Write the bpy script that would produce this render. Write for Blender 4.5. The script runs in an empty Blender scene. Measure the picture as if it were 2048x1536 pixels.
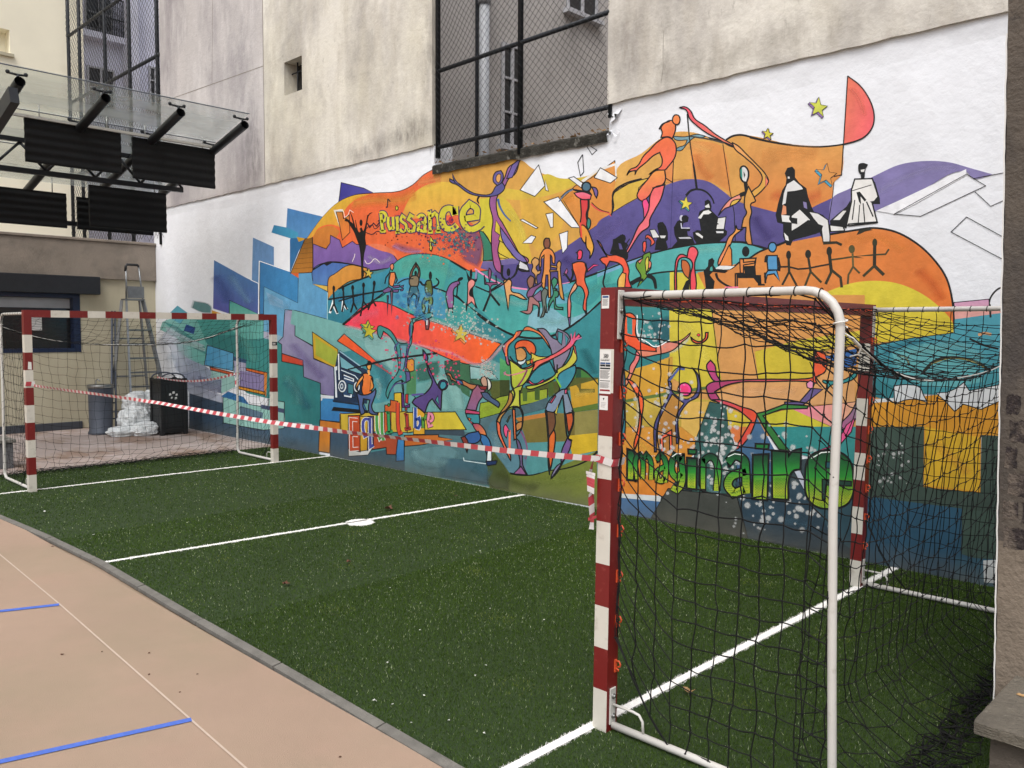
import bpy, bmesh, math, random, numpy as np
from mathutils import Vector, Matrix
from mathutils.geometry import tessellate_polygon
random.seed(7); rng = np.random.default_rng(11)
S = bpy.context.scene; COL = S.collection
# ------------------------------------------------------------------ camera, sky, sun, exposure
F_PX, YAW, PITCH, ROLL, CAM_D, CAM_H = 1663.34, -.777666, -.0651261, .0052881, 6.81334, 1.88576
def cam_axes():
    f = Vector((math.sin(YAW)*math.cos(PITCH), math.cos(YAW)*math.cos(PITCH), math.sin(PITCH)))
    r = Vector((math.cos(YAW), -math.sin(YAW), 0)); u = r.cross(f)
    c, s = math.cos(ROLL), math.sin(ROLL)
    return c*r+s*u, -s*r+c*u, f
CR, CU, CF = cam_axes(); CC = Vector((0, -CAM_D, CAM_H))
cd = bpy.data.cameras.new('camera'); cam = bpy.data.objects.new('camera', cd); COL.objects.link(cam)
cd.sensor_width = 36; cd.lens = 36*F_PX/2048; cd.clip_start = .05; cd.clip_end = 400
cam.matrix_world = Matrix(((CR.x, CU.x, -CF.x, CC.x), (CR.y, CU.y, -CF.y, CC.y), (CR.z, CU.z, -CF.z, CC.z), (0, 0, 0, 1)))
S.camera = cam
W = bpy.data.worlds.new('World'); S.world = W; W.use_nodes = True
nt = W.node_tree; sky = nt.nodes.new('ShaderNodeTexSky'); sky.sky_type = 'NISHITA'; sky.sun_disc = False
SUN_EL, SUN_ROT = math.radians(58), math.radians(150)
sky.sun_elevation = SUN_EL; sky.sun_rotation = SUN_ROT; sky.dust_density = 4; sky.air_density = 1.2
hs = nt.nodes.new('ShaderNodeHueSaturation'); hs.inputs['Saturation'].default_value = .38
bg = nt.nodes['Background']; bg.inputs[1].default_value = .15
nt.links.new(sky.outputs[0], hs.inputs['Color']); nt.links.new(hs.outputs[0], bg.inputs[0])
sl = bpy.data.lights.new('sun', 'SUN'); sl.energy = 1.1; sl.angle = math.radians(25); sl.color = (1, .985, .965)
so = bpy.data.objects.new('sun', sl); COL.objects.link(so)
sd = Vector((math.sin(SUN_ROT)*math.cos(SUN_EL), math.cos(SUN_ROT)*math.cos(SUN_EL), math.sin(SUN_EL)))
so.rotation_euler = sd.to_track_quat('Z', 'Y').to_euler()
S.view_settings.view_transform = 'Standard'; S.view_settings.look = 'None'; S.view_settings.exposure = .52
S.view_settings.gamma = 1; S.render.engine = 'CYCLES'; S.cycles.transparent_max_bounces = 48
# ------------------------------------------------------------------ helpers
def lin(h, k=1.0):
    c = [int(h[i:i+2], 16)/255 for i in (0, 2, 4)]
    return tuple(k*(x/12.92 if x <= .04045 else ((x+.055)/1.055)**2.4) for x in c)
def on(ax, val, u, v):                       # the point of a plane of the place that the photo shows at u, v (survey helper)
    d = CF + CR*((u-1024)/F_PX) - CU*((v-768)/F_PX)
    return CC + d*((val-CC[ax])/d[ax])
def tag(o, label=None, cat=None, group=None, kind=None):
    if label: o['label'] = label
    if cat: o['category'] = cat
    if group: o['group'] = group
    if kind: o['kind'] = kind
    return o
def empty(name, loc, label=None, cat=None, group=None):
    o = bpy.data.objects.new(name, None); COL.objects.link(o); o.location = loc; o.empty_display_size = .1
    return tag(o, label, cat, group)
def copy_tree(o, parent=None):
    c = o.copy(); COL.objects.link(c); c.parent = parent
    for ch in list(o.children): copy_tree(ch, c)
    return c
def wloc(o):
    p = Vector((0, 0, 0))
    while o is not None: p += Vector(o.location); o = o.parent
    return p
SPLIT = {'notice', 'glass_clamp', 'hanger', 'rail', 'foot', 'guard_rail', 'window_bar', 'bolt', 'bracket_plate', 'slat', 'cord_knot', 'hoop'}
class MB:
    def __init__(s, xf=None): s.v = []; s.f = []; s.m = []; s.xf = xf; s.sm = []
    def add(s, vs, fs, m=0, smooth=False):
        b = len(s.v); s.v += [tuple(v) for v in vs]; s.f += [tuple(b+i for i in f) for f in fs]
        s.m += [m]*len(fs); s.sm += [smooth]*len(fs); return s
    def box(s, a, b, m=0, ms=None):
        x0, y0, z0 = a; x1, y1, z1 = b
        vs = [(x0,y0,z0),(x1,y0,z0),(x1,y1,z0),(x0,y1,z0),(x0,y0,z1),(x1,y0,z1),(x1,y1,z1),(x0,y1,z1)]
        fs = [(0,3,2,1),(4,5,6,7),(0,1,5,4),(1,2,6,5),(2,3,7,6),(3,0,4,7)]   # -z +z -y +x +y -x
        s.add(vs, fs, m)
        if ms:
            for k, mm in ms.items(): s.m[-6+k] = mm
        return s
    def bar(s, p, q, w, h, m=0, up=(0,0,1)):     # square bar between two points
        p = Vector(p); q = Vector(q); d = (q-p).normalized(); a = d.cross(Vector(up))
        if a.length < 1e-4: a = d.cross(Vector((1,0,0)))
        a.normalize(); b = a.cross(d)
        vs = [e + a*i*w/2 + b*j*h/2 for e in (p, q) for i, j in ((-1,-1),(1,-1),(1,1),(-1,1))]
        return s.add(vs, [(3,2,1,0),(4,5,6,7),(0,1,5,4),(1,2,6,5),(2,3,7,6),(3,0,4,7)], m)
    def tube(s, pts, r, n=8, m=0, cap=True, closed=False):
        pts = [Vector(p) for p in pts]; vs = []; fs = []; k = len(pts); a = None
        for i, p in enumerate(pts):
            t = (pts[min(i+1, k-1)]-pts[max(i-1, 0)])
            if closed: t = pts[(i+1) % k]-pts[i-1]
            if t.length < 1e-9: t = Vector((0,0,1))
            t.normalize()
            if a is None:
                a = t.cross(Vector((0,0,1))); a = a if a.length > .05 else t.cross(Vector((1,0,0)))
            a = (a - t*a.dot(t)); a = a.normalized() if a.length > 1e-6 else t.orthogonal().normalized()
            b = t.cross(a); rr = r[i] if isinstance(r, (list, tuple)) else r
            for j in range(n):
                an = 2*math.pi*j/n; vs.append(p + a*rr*math.cos(an) + b*rr*math.sin(an))
        for i in range(k if closed else k-1):
            i2 = (i+1) % k
            for j in range(n): fs.append((i*n+j, i*n+(j+1) % n, i2*n+(j+1) % n, i2*n+j))
        if cap and not closed: fs += [tuple(range(n-1, -1, -1)), tuple((k-1)*n+j for j in range(n))]
        return s.add(vs, fs, m, n > 4)
    def lathe(s, c, prof, n=20, m=0):
        vs = []; fs = []; k = len(prof)
        for r, z in prof:
            for j in range(n): an = 2*math.pi*j/n; vs.append((c[0]+r*math.cos(an), c[1]+r*math.sin(an), c[2]+z))
        for i in range(k-1):
            for j in range(n): fs.append((i*n+j, i*n+(j+1) % n, (i+1)*n+(j+1) % n, (i+1)*n+j))
        fs += [tuple(range(n-1, -1, -1)), tuple((k-1)*n+j for j in range(n))]
        return s.add(vs, fs, m, True)
    def sack(s, c, r, m=0, seed=0):
        from mathutils import noise
        nu, nv = 40, 26; vs = []; fs = []; off = Vector((seed*3.7, seed*1.3, seed*2.1))
        for i in range(nv+1):
            th = math.pi*i/nv
            for j in range(nu):
                p = 2*math.pi*j/nu; d = Vector((math.sin(th)*math.cos(p), math.sin(th)*math.sin(p), math.cos(th)))
                k = 1+.16*noise.noise(d*1.8+off)-.16*abs(noise.noise(d*4.2+off))-.09*abs(noise.noise(d*9+off))
                q = Vector((c[0]+r[0]*k*(abs(d.x)**.8)*math.copysign(1, d.x), c[1]+r[1]*k*(abs(d.y)**.8)*math.copysign(1, d.y), c[2]+r[2]*k*d.z))
                q.z = max(q.z, .004); vs.append(q)
        for i in range(nv):
            for j in range(nu): fs.append((i*nu+j, i*nu+(j+1) % nu, (i+1)*nu+(j+1) % nu, (i+1)*nu+j))
        return s.add(vs, fs, m, False)
    def blob(s, c, r, m=0, seed=0, n=10, amp=.18):
        rr = random.Random(seed); vs = []; fs = []; h = n//2+1
        ph = [rr.uniform(0, 6) for _ in range(6)]
        for i in range(h+1):
            th = math.pi*i/h
            for j in range(n):
                p = 2*math.pi*j/n; k = 1+amp*(math.sin(3*p+ph[0]+2*th)+math.sin(5*p+ph[1]-3*th)*.6+rr.uniform(-.6, .6)) if 0 < i < h else 1
                vs.append((c[0]+r[0]*k*math.sin(th)*math.cos(p), c[1]+r[1]*k*math.sin(th)*math.sin(p), c[2]+r[2]*k*math.cos(th)))
        for i in range(h):
            for j in range(n): fs.append((i*n+j, i*n+(j+1) % n, (i+1)*n+(j+1) % n, (i+1)*n+j))
        return s.add(vs, fs, m, False)
    def pieces(s, gap=.006):
        # groups of faces that touch or nearly touch
        par = list(range(len(s.v)))
        def fd(i):
            while par[i] != i: par[i] = par[par[i]]; i = par[i]
            return i
        for f in s.f:
            for j in f[1:]: par[fd(f[0])] = fd(j)
        bb = {}
        for f in s.f:
            r = fd(f[0]); q = bb.setdefault(r, [1e9]*3+[-1e9]*3)
            for i in f:
                for a in range(3): q[a] = min(q[a], s.v[i][a]); q[a+3] = max(q[a+3], s.v[i][a])
        ks = list(bb)
        for i, a in enumerate(ks):
            for c in ks[:i]:
                if all(bb[a][t]-gap < bb[c][t+3] and bb[c][t]-gap < bb[a][t+3] for t in range(3)): par[fd(a)] = fd(c)
        out = {}
        for k, f in enumerate(s.f): out.setdefault(fd(f[0]), []).append(k)
        return list(out.values())
    def build(s, name, mats, parent=None, label=None, bevel=0, smooth=False):
        if name in SPLIT and len(s.f) > 6:
            P = s.pieces()
            if len(P) > 1:
                o = None
                for fs in P:
                    q = MB(s.xf); ix = {}
                    for k in fs:
                        f = []
                        for i in s.f[k]:
                            if i not in ix: ix[i] = len(q.v); q.v.append(s.v[i])
                            f.append(ix[i])
                        q.f.append(tuple(f)); q.m.append(s.m[k]); q.sm.append(s.sm[k])
                    o = q.build_one(name, mats, parent, label, bevel, smooth)
                return o
        return s.build_one(name, mats, parent, label, bevel, smooth)
    def build_one(s, name, mats, parent=None, label=None, bevel=0, smooth=False):
        me = bpy.data.meshes.new(name); V = [Vector(v) for v in s.v]
        if s.xf: V = [s.xf(v) for v in V]
        base = wloc(parent) if parent is not None else Vector((0,0,0))
        o = bpy.data.objects.new(name, me); COL.objects.link(o)
        if parent is None and V:
            xs = [v.x for v in V]; ys = [v.y for v in V]; base = Vector(((min(xs)+max(xs))/2, (min(ys)+max(ys))/2, min(v.z for v in V))); o.location = base
        me.from_pydata([tuple(v-base) for v in V], [], s.f)
        for q in (mats if isinstance(mats, (list, tuple)) else [mats]): me.materials.append(q)
        me.polygons.foreach_set('material_index', s.m); me.polygons.foreach_set('use_smooth', [x or smooth for x in s.sm])
        me.update()
        if parent is not None: o.parent = parent
        if bevel:
            md = o.modifiers.new('bevel', 'BEVEL'); md.width = bevel; md.segments = 2; md.limit_method = 'ANGLE'; md.angle_limit = .6
        if label: o['label'] = label
        return o
def N(nt, t, **kw):
    n = nt.nodes.new(t)
    for k, v in kw.items():
        if k in ('operation', 'blend_type', 'data_type', 'noise_dimensions', 'attribute_name', 'feature', 'musgrave_type', 'clamp', 'distance'): setattr(n, k, v)
        else: n.inputs[k].default_value = v
    return n
def mat(name, col, rough=.7, metal=0., var=.12, scale=6., bump=.0, bscale=60., stain=None, stretch=None, lo=.5, hi=.7, spec=.5, spots=None):
    m = bpy.data.materials.new(name); m.use_nodes = True; nt = m.node_tree; p = nt.nodes['Principled BSDF']; L = nt.links.new
    c = lin(col) if isinstance(col, str) else col
    p.inputs['Roughness'].default_value = rough; p.inputs['Metallic'].default_value = metal; p.inputs['Specular IOR Level'].default_value = spec
    tc = N(nt, 'ShaderNodeTexCoord'); geo = N(nt, 'ShaderNodeNewGeometry')
    mp = N(nt, 'ShaderNodeMapping'); L(geo.outputs['Position'], mp.inputs[0]) 
    if stretch: mp.inputs['Scale'].default_value = stretch
    nz = N(nt, 'ShaderNodeTexNoise', Scale=scale, Detail=6., Roughness=.6); L(mp.outputs[0], nz.inputs['Vector'])
    mr = N(nt, 'ShaderNodeMapRange'); mr.inputs[1].default_value = .3; mr.inputs[2].default_value = .7
    mr.inputs[3].default_value = 1-var; mr.inputs[4].default_value = 1+var; L(nz.outputs[0], mr.inputs[0])
    mx = N(nt, 'ShaderNodeMix', data_type='RGBA', blend_type='MULTIPLY'); mx.inputs[0].default_value = 1
    mx.inputs[6].default_value = (*c, 1); L(mr.outputs[0], mx.inputs[7]); out = mx.outputs[2]
    for i, (sc, scol, l, h, am, st) in enumerate(stain or []):
        m2 = N(nt, 'ShaderNodeMapping'); L(geo.outputs['Position'], m2.inputs[0]); m2.inputs['Scale'].default_value = st or (1, 1, 1); m2.inputs['Location'].default_value = (i*3.1, i*1.7, i*2.3)
        n2 = N(nt, 'ShaderNodeTexNoise', Scale=sc, Detail=7., Roughness=.62); L(m2.outputs[0], n2.inputs['Vector'])
        r2 = N(nt, 'ShaderNodeMapRange'); r2.inputs[1].default_value = l; r2.inputs[2].default_value = h; r2.inputs[4].default_value = am; L(n2.outputs[0], r2.inputs[0])
        x2 = N(nt, 'ShaderNodeMix', data_type='RGBA'); L(r2.outputs[0], x2.inputs[0]); L(out, x2.inputs[6]); x2.inputs[7].default_value = (*lin(scol), 1); out = x2.outputs[2]
    # dirt patches with a place of their own: (u, v) on the wall, radii in metres, colour, strength
    for i, (u, v, rx, rz, hx, st) in enumerate(spots or []):
        q = on(1, -.035, u, v); m3 = N(nt, 'ShaderNodeMapping'); m3.vector_type = 'POINT'; m3.inputs['Location'].default_value = (-q.x/rx, 0, -q.z/rz); m3.inputs['Scale'].default_value = (1/rx, 0, 1/rz); L(geo.outputs['Position'], m3.inputs[0])
        le = N(nt, 'ShaderNodeVectorMath', operation='LENGTH'); L(m3.outputs[0], le.inputs[0]); r3 = N(nt, 'ShaderNodeMapRange'); r3.interpolation_type = 'SMOOTHSTEP'; r3.inputs[1].default_value = .1; r3.inputs[2].default_value = 1.; r3.inputs[3].default_value = 1.; r3.inputs[4].default_value = 0.; L(le.outputs['Value'], r3.inputs[0])
        m4 = N(nt, 'ShaderNodeMapping'); m4.inputs['Scale'].default_value = (1.5, 1, .6); m4.inputs['Location'].default_value = (i*2.3, 0, i); L(geo.outputs['Position'], m4.inputs[0])
        n4 = N(nt, 'ShaderNodeTexNoise', Scale=4.5, Detail=7., Roughness=.65); L(m4.outputs[0], n4.inputs['Vector']); r4 = N(nt, 'ShaderNodeMapRange'); r4.inputs[1].default_value = .35; r4.inputs[2].default_value = .62; r4.inputs[4].default_value = st; L(n4.outputs[0], r4.inputs[0])
        mu_ = N(nt, 'ShaderNodeMath', operation='MULTIPLY'); L(r3.outputs[0], mu_.inputs[0]); L(r4.outputs[0], mu_.inputs[1])
        x4 = N(nt, 'ShaderNodeMix', data_type='RGBA'); L(mu_.outputs[0], x4.inputs[0]); L(out, x4.inputs[6]); x4.inputs[7].default_value = (*lin(hx), 1); out = x4.outputs[2]
    L(out, p.inputs['Base Color'])
    if bump:
        nb = N(nt, 'ShaderNodeTexNoise', Scale=bscale, Detail=5., Roughness=.6); L(geo.outputs['Position'], nb.inputs['Vector'])
        b = N(nt, 'ShaderNodeBump', Distance=.02); b.inputs['Strength'].default_value = bump; L(nb.outputs[0], b.inputs['Height']); L(b.outputs[0], p.inputs['Normal'])
    return m
M = {}
def _m(k, *a, **kw): M[k] = mat(k, *a, **kw)
_m('white_render', 'e3e5ea', .8, var=.05, scale=1.6, bump=.45, bscale=7, stain=[(1.1, 'c9c9cc', .45, .8, .5, (1,1,.35)), (14, 'b9b6b0', .68, .8, .4, None)])
_m('cream_render', 'd4cfc5', .9, var=.07, scale=.9, bump=.4, bscale=16, stretch=(1,1,.5), stain=[(.75, '918b87', .46, .64, .9, (1,1,.6)), (3.2, 'ada598', .48, .72, .6, (1.3,1,.35)), (12, '8d877f', .62, .74, .5, (1.5,1,.5)), (.35, 'dcd6bf', .5, .7, .5, None)],
   spots=[(820,262,.8,.32,'6b6561',.75), (862,130,.25,1.0,'6b6561',.6), (740,300,1.0,.2,'77706b',.6), (600,200,.3,.6,'8a837c',.5), (1328,110,.14,.7,'665f58',.6), (1262,90,.35,.7,'7a736b',.5), (1420,125,1.0,.3,'8a8378',.5), (1600,70,.9,.25,'8a8378',.5), (545,200,.3,2.5,'9c9283',.4)])
_m('grey_render', 'b7b1af', .9, var=.1, scale=.9, bump=.4, bscale=18, stretch=(1,1,.5), stain=[(.8, '868083', .44, .66, .85, (1,1,.5)), (3, 'cdc8c6', .5, .75, .6, (1.4,1,.35)), (13, '7f7a7c', .62, .75, .5, (1.4,1,.5))],
   spots=[(505,300,.45,1.1,'5f5a5e',.7), (400,310,.9,.7,'6f6a6e',.55), (475,110,1.0,.9,'858084',.45), (350,350,.8,.3,'625d61',.6)])
_m('crack', '857e76', .95, var=.2)
_m('turf_base', '223411', .95, var=.3, scale=40)
_m('court', '9f8876', .85, var=.06, scale=1.2, bump=.4, bscale=220, spec=.3, stain=[(.55, '90826c', .45, .7, .7, None), (1.7, 'a88a79', .5, .8, .6, None), (40, '7b6858', .7, .8, .5, None)])
_m('court_rear', '9a8c86', .85, var=.06, scale=2, bump=.2, bscale=120, spec=.3, stain=[(.8, '80695a', .5, .6, .85, (1,2.4,1)), (1.6, 'bdb0ac', .5, .7, .6, None)])
_m('kerb', '6b6862', .9, var=.22, scale=9, bump=.5, bscale=90, stain=[(5, '928e86', .62, .75, .6, None), (24, '504d48', .62, .75, .5, None)])
_m('line_white', 'f0eeea', .85, var=.05, scale=30)
_m('line_thin', 'b8a696', .85, var=.06, scale=20)
_m('line_blue', '4765b8', .75, var=.14, scale=30, stain=[(50, '8ea4dc', .6, .8, .6, None)])
_m('goal_red', '6c1716', .42, var=.09, scale=5, bump=.05, bscale=90, stain=[(26, '9a4a44', .6, .75, .6, None), (90, '3a1210', .66, .74, .7, None)])
_m('goal_white', 'c6c1b6', .45, var=.05, scale=7, stain=[(16, 'a0968a', .56, .75, .7, None), (80, '6a6258', .68, .75, .7, (1,1,.4))])
_m('tube_white', 'bfbcb6', .4, var=.05, scale=8, stain=[(14, '9a9488', .58, .75, .6, None), (70, '6e675c', .68, .76, .7, None)])
_m('steel', '9a9a98', .35, .9, var=.1, scale=20)
_m('hook', 'c8502c', .5, var=.1, scale=20)
_m('net', '0c0c0d', .8, var=.1, spec=.3)
_m('rope_white', 'd8d6d0', .8, var=.05)
_m('tape_red', 'b4444d', .35, var=.06, scale=20)
_m('tape_white', 'd2cdcb', .35, var=.04, scale=20)
_m('cord_label', 'd8d6d2', .6, var=.03)
_m('ink', '15151a', .7, var=.05)
_m('ink_red', '8a2a30', .7, var=.05)
_m('ink_blue', '35507e', .7, var=.05)
_m('pillar', '534b43', .95, var=.2, scale=4, bump=.6, bscale=36, stain=[(2.6, '3c3735', .46, .64, .85, (1,1,.6)), (1.3, '8f8275', .5, .7, .6, None), (11, '2c2826', .64, .72, .75, None)])
_m('pillar_light', '786c5f', .95, var=.18, scale=5, bump=.6, bscale=36, stain=[(2.6, '4e453e', .48, .66, .8, (1,1,.6)), (14, '3a332e', .66, .72, .8, None), (1.3, '8f8374', .5, .7, .5, None)])
_m('brick_dark', '2c2424', .95, var=.4, scale=26, bump=1., bscale=50, stain=[(9, '6a5f55', .47, .6, .9, None), (40, '4f4640', .5, .65, .8, None)])
_m('slab', '6a6358', .95, var=.15, scale=5, bump=.8, bscale=60, stain=[(5, '4c473f', .45, .65, .8, None), (30, '857d70', .6, .75, .6, None)])
_m('white_edge', 'd0cecb', .8, var=.05)
_m('dark_metal', '20242a', .5, .3, var=.15, scale=12)
_m('mesh_wire', '1a1c1f', .6, .2, var=.1)
_m('dark_ledge', '37352f', .95, var=.3, scale=9, bump=1., bscale=40, stain=[(11, '8a8880', .58, .68, .8, None), (5, '1c1b18', .5, .65, .8, None)])
_m('dead_leaf', '9a7a52', .8, var=.4, scale=30)
_m('leaf_brown', '5a3a2a', .85, var=.3, scale=60)
_m('paper_scrap', 'c9cbc4', .8, var=.1, scale=60)
_m('back_grey', 'b4afab', .9, var=.07, scale=1.1, bump=.2, bscale=30, stain=[(1.3, '8a8581', .5, .75, .7, (1,1,.4))])
_m('back_lav', 'dcdcea', .9, var=.07, scale=1.2, stain=[(1.2, 'b9b8c8', .5, .75, .6, (1,1,.25))])
_m('back_cream', 'ece5cf', .9, var=.04, scale=1.1, stain=[(.6, 'c9c1a6', .5, .75, .6, None)])
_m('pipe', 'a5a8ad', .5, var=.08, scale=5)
_m('win_frame', 'b4b4b8', .6, var=.05)
_m('win_dark', '14161a', .15, var=.2, scale=2, spec=.8)
_m('navy', '101f3c', .4, var=.08)
_m('wing_cream', 'b2aa93', .85, var=.06, scale=1.4, stain=[(1.5, '988e76', .5, .75, .6, (1,1,.3))])
_m('wing_lintel', '857b70', .9, var=.1, scale=2, bump=.4, bscale=30, stain=[(2.4, '665e56', .48, .7, .7, None)])
_m('plinth', '3a3d44', .8, var=.1)
_m('panel_black', '0b0c0e', .7, var=.2, scale=8, bump=.3, bscale=20, spec=.3)
_m('truss', '2a2c30', .4, .4, var=.12, scale=8)
_m('alu', '7f8284', .38, .85, var=.12, scale=9)
_m('black_plastic', '131315', .5, var=.1)
_m('bin_black', '17191b', .5, var=.15, scale=10)
_m('grey_metal', '4a4f5a', .5, .2, var=.12, scale=7)
_m('sack', 'd4d6d6', .4, var=.12, scale=9, bump=.9, bscale=22)
_m('block', '5a5a5c', .9, var=.15, scale=6, bump=.5, bscale=50)
g = bpy.data.materials.new('glass_roof'); g.use_nodes = True; p = g.node_tree.nodes['Principled BSDF']
_n = g.node_tree; tr = N(_n, 'ShaderNodeBsdfTransparent'); tr.inputs[0].default_value = (.95, .97, .97, 1); mxs = N(_n, 'ShaderNodeMixShader')
nz = N(_n, 'ShaderNodeTexNoise', Scale=1.4, Detail=5.); mr = N(_n, 'ShaderNodeMapRange'); mr.inputs[1].default_value = .35; mr.inputs[2].default_value = .75; mr.inputs[3].default_value = .12; mr.inputs[4].default_value = .42
_n.links.new(nz.outputs[0], mr.inputs[0]); _n.links.new(mr.outputs[0], mxs.inputs[0]); _n.links.new(tr.outputs[0], mxs.inputs[1]); _n.links.new(p.outputs[0], mxs.inputs[2]); _n.links.new(mxs.outputs[0], _n.nodes['Material Output'].inputs[0])
p.inputs['Base Color'].default_value = (.86, .92, .92, 1); p.inputs['Roughness'].default_value = .12
M['glass'] = g
# ------------------------------------------------------------------ ground
def structure(o, label, cat='ground'): o['kind'] = 'structure'; o['label'] = label; o['category'] = cat; return o
b = MB(); b.add([(-60,-60,-.03),(60,-60,-.03),(60,60,-.03),(-60,60,-.03)], [(0,1,2,3)])
structure(b.build('ground', M['court']), 'beige resin ground of the wide schoolyard all around')
b = MB(); b.add([(-16.6,-12,0),(6,-12,0),(6,-4.54,0),(-12.4,-4.54,0),(-16.6,-4.54,0)], [(0,1,2,3,4)])
structure(b.build('court', M['court']), 'smooth pinkish beige playing court in the lower left')
b = MB(); b.add([(-16.6,-4.54,0),(-12,-4.54,0),(-12,0,0),(-16.6,0,0)], [(0,1,2,3)])
structure(b.build('rear_paving', M['court_rear']), 'stained pinkish paving behind the far goal')
KX = [-12.0,-10.8,-9.43,-8.15,-6.99,-5.17,-4.06,-2.99,-2.59,-1.0,2.0]
KY = [-4.78,-4.66,-4.543,-4.46,-4.42,-4.455,-4.466,-4.487,-4.494,-4.51,-4.54]
def kerb_y(x): return float(np.interp(x, KX, KY))
b = MB(); vs = []; fs = []; xs = np.linspace(-12.0, 2.0, 60)
for x in xs: vs += [(x, kerb_y(x), .001), (x, 0, .001)]
for i in range(59): fs.append((2*i, 2*i+2, 2*i+3, 2*i+1))
b.add(vs, fs); structure(b.build('turf_base', M['turf_base']), 'dark backing under the artificial turf strip along the mural')
# kerb blocks
b = MB(); x = -12.05
while x < 2:
    x1 = x+.98
    for k in range(4):
        a0 = x+(x1-x)*k/4; a1 = x+(x1-x)*(k+1)/4
        y0, y1 = kerb_y(a0), kerb_y(a1); wv = .052
        z = .012+(.002 if int(x*3) % 2 else 0)
        b.add([(a0,y0-wv,-.02),(a1,y1-wv,-.02),(a1,y1,-.02),(a0,y0,-.02),(a0,y0-wv,z-.008),(a1,y1-wv,z-.008),(a1,y1,z),(a0,y0,z)],
              [(0,3,2,1),(4,5,6,7),(0,1,5,4),(1,2,6,5),(2,3,7,6),(3,0,4,7)])
    x = x1+.012
structure(b.build('kerb', M['kerb']), 'thin grey concrete kerb between the turf and the beige court')
# turf blades: single-sided slivers, denser near the camera
LINES = [((-10.66,-4.70),(-10.49,-.02),.056), ((-6.94,-4.43),(-6.50,-.02),.054), ((-2.43,-4.50),(-2.40,-.02),.06)]
def in_line(X, Y):
    k = np.full(X.shape, -1)
    for i, ((x0,y0),(x1,y1),w) in enumerate(LINES):
        d = np.hypot(x1-x0, y1-y0); nx, ny = -(y1-y0)/d, (x1-x0)/d
        dist = np.abs((X-x0)*nx+(Y-y0)*ny); w = w*.5+.004*np.sin(Y*47+X*31)
        k[(dist < w) & (Y > y0)] = i
    e = ((X+6.662)/.145)**2 + ((Y+2.150)/.14)**2
    k[e < 1+.06*np.sin(np.arctan2(Y+2.15, X+6.66)*9)] = 3
    return k
def blades(n, region):
    x0, x1, y0, y1 = region
    X = rng.uniform(x0, x1, n); Y = rng.uniform(y0, y1, n)
    return X, Y
Xs, Ys = [], []
for reg, dens in [((-12,-8,-4.8,0), 3500), ((-8,-5,-4.6,0), 9000), ((-5,-2.2,-4.6,0), 21000), ((-2.2,-.3,-4.6,-.0), 26000), ((-.3,1.5,-4.6,0), 2500)]:
    a, c = blades(int(dens*(reg[1]-reg[0])*(reg[3]-reg[2])), reg); Xs.append(a); Ys.append(c)
X = np.concatenate(Xs); Y = np.concatenate(Ys); ky = np.interp(X, KX, KY); ok = Y > ky-.012*rng.random(len(X)); X = X[ok]; Y = Y[ok]
near = np.clip((X+11)/9, 0, 1)
K = in_line(X, Y)
def blade_mesh(name, X, Y, white, mt):
    n = len(X); dist = np.hypot(X, Y+CAM_D); w = np.clip(.0010*dist/3, .0009, .006); h = rng.uniform(.008, .017, n)*(1.0 if not white else .85)
    an = rng.uniform(0, 2*np.pi, n); ln = rng.uniform(.1, .9, n)*h; la = rng.uniform(0, 2*np.pi, n)
    dx, dy = np.cos(an)*w, np.sin(an)*w
    V = np.empty((n, 3, 3)); V[:,0] = np.stack([X-dx, Y-dy, np.full(n, .001)], 1); V[:,1] = np.stack([X+dx, Y+dy, np.full(n, .001)], 1)
    V[:,2] = np.stack([X+np.cos(la)*ln, Y+np.sin(la)*ln, h], 1)
    me = bpy.data.meshes.new(name); me.vertices.add(3*n); me.vertices.foreach_set('co', V.reshape(-1).astype('f'))
    me.loops.add(3*n); me.loops.foreach_set('vertex_index', np.arange(3*n, dtype='i')); me.polygons.add(n)
    me.polygons.foreach_set('loop_start', np.arange(0, 3*n, 3, dtype='i')); me.update(calc_edges=True)
    c = np.ones((n, 4)); r = rng.random(n)[:, None]; t = rng.random(n)
    if white: c[:, :3] = np.array(lin('f4f2ee'))*(.85+.15*r)
    else:
        A = np.array(lin('293c0f')); B = np.array(lin('445b1c')); D = np.array(lin('a3ad8a'))
        c[:, :3] = A*(1-r)+B*r; c[t > .975, :3] = D  # a few pale blades: glints on the turf put into the blade colour
        pat = (np.sin(X*2.1+1)*np.sin(Y*2.7+2)+np.sin(X*5.3+Y*4.1)*.5); c[:, :3] *= (1+.06*pat)[:, None]
        pat2 = np.sin(X*.9+2)*np.sin(Y*1.3+.5)+.6*np.sin(X*2.3-Y*1.9); c[:, :3] *= (1+.06*pat2)[:, None]; dry = (np.sin(X*3.7)*np.sin(Y*4.9+1) > .86) & (t < .12); c[dry, :3] = np.array(lin('6f7a38'))
    at = me.color_attributes.new('col', 'FLOAT_COLOR', 'POINT'); at.data.foreach_set('color', np.repeat(c, 3, axis=0).reshape(-1).astype('f'))
    me.materials.append(mt); o = bpy.data.objects.new(name, me); COL.objects.link(o); return o
gm = bpy.data.materials.new('turf_blades'); gm.use_nodes = True; nt = gm.node_tree; pb = nt.nodes['Principled BSDF']
at = N(nt, 'ShaderNodeAttribute', attribute_name='col'); nt.links.new(at.outputs['Color'], pb.inputs['Base Color']); pb.inputs['Roughness'].default_value = .5; pb.inputs['Specular IOR Level'].default_value = .1
tag(blade_mesh('turf', X[K < 0], Y[K < 0], False, gm), 'short green artificial turf with dry patches along the mural', 'turf', kind='stuff')
LN = [('goal_line', 'thin white goal line under the far goal'), ('halfway_line', 'white halfway line across the turf through the centre spot'), ('goal_line', 'broad white goal line under the near goal'), ('centre_spot', 'round white spot on the halfway line')]
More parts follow.
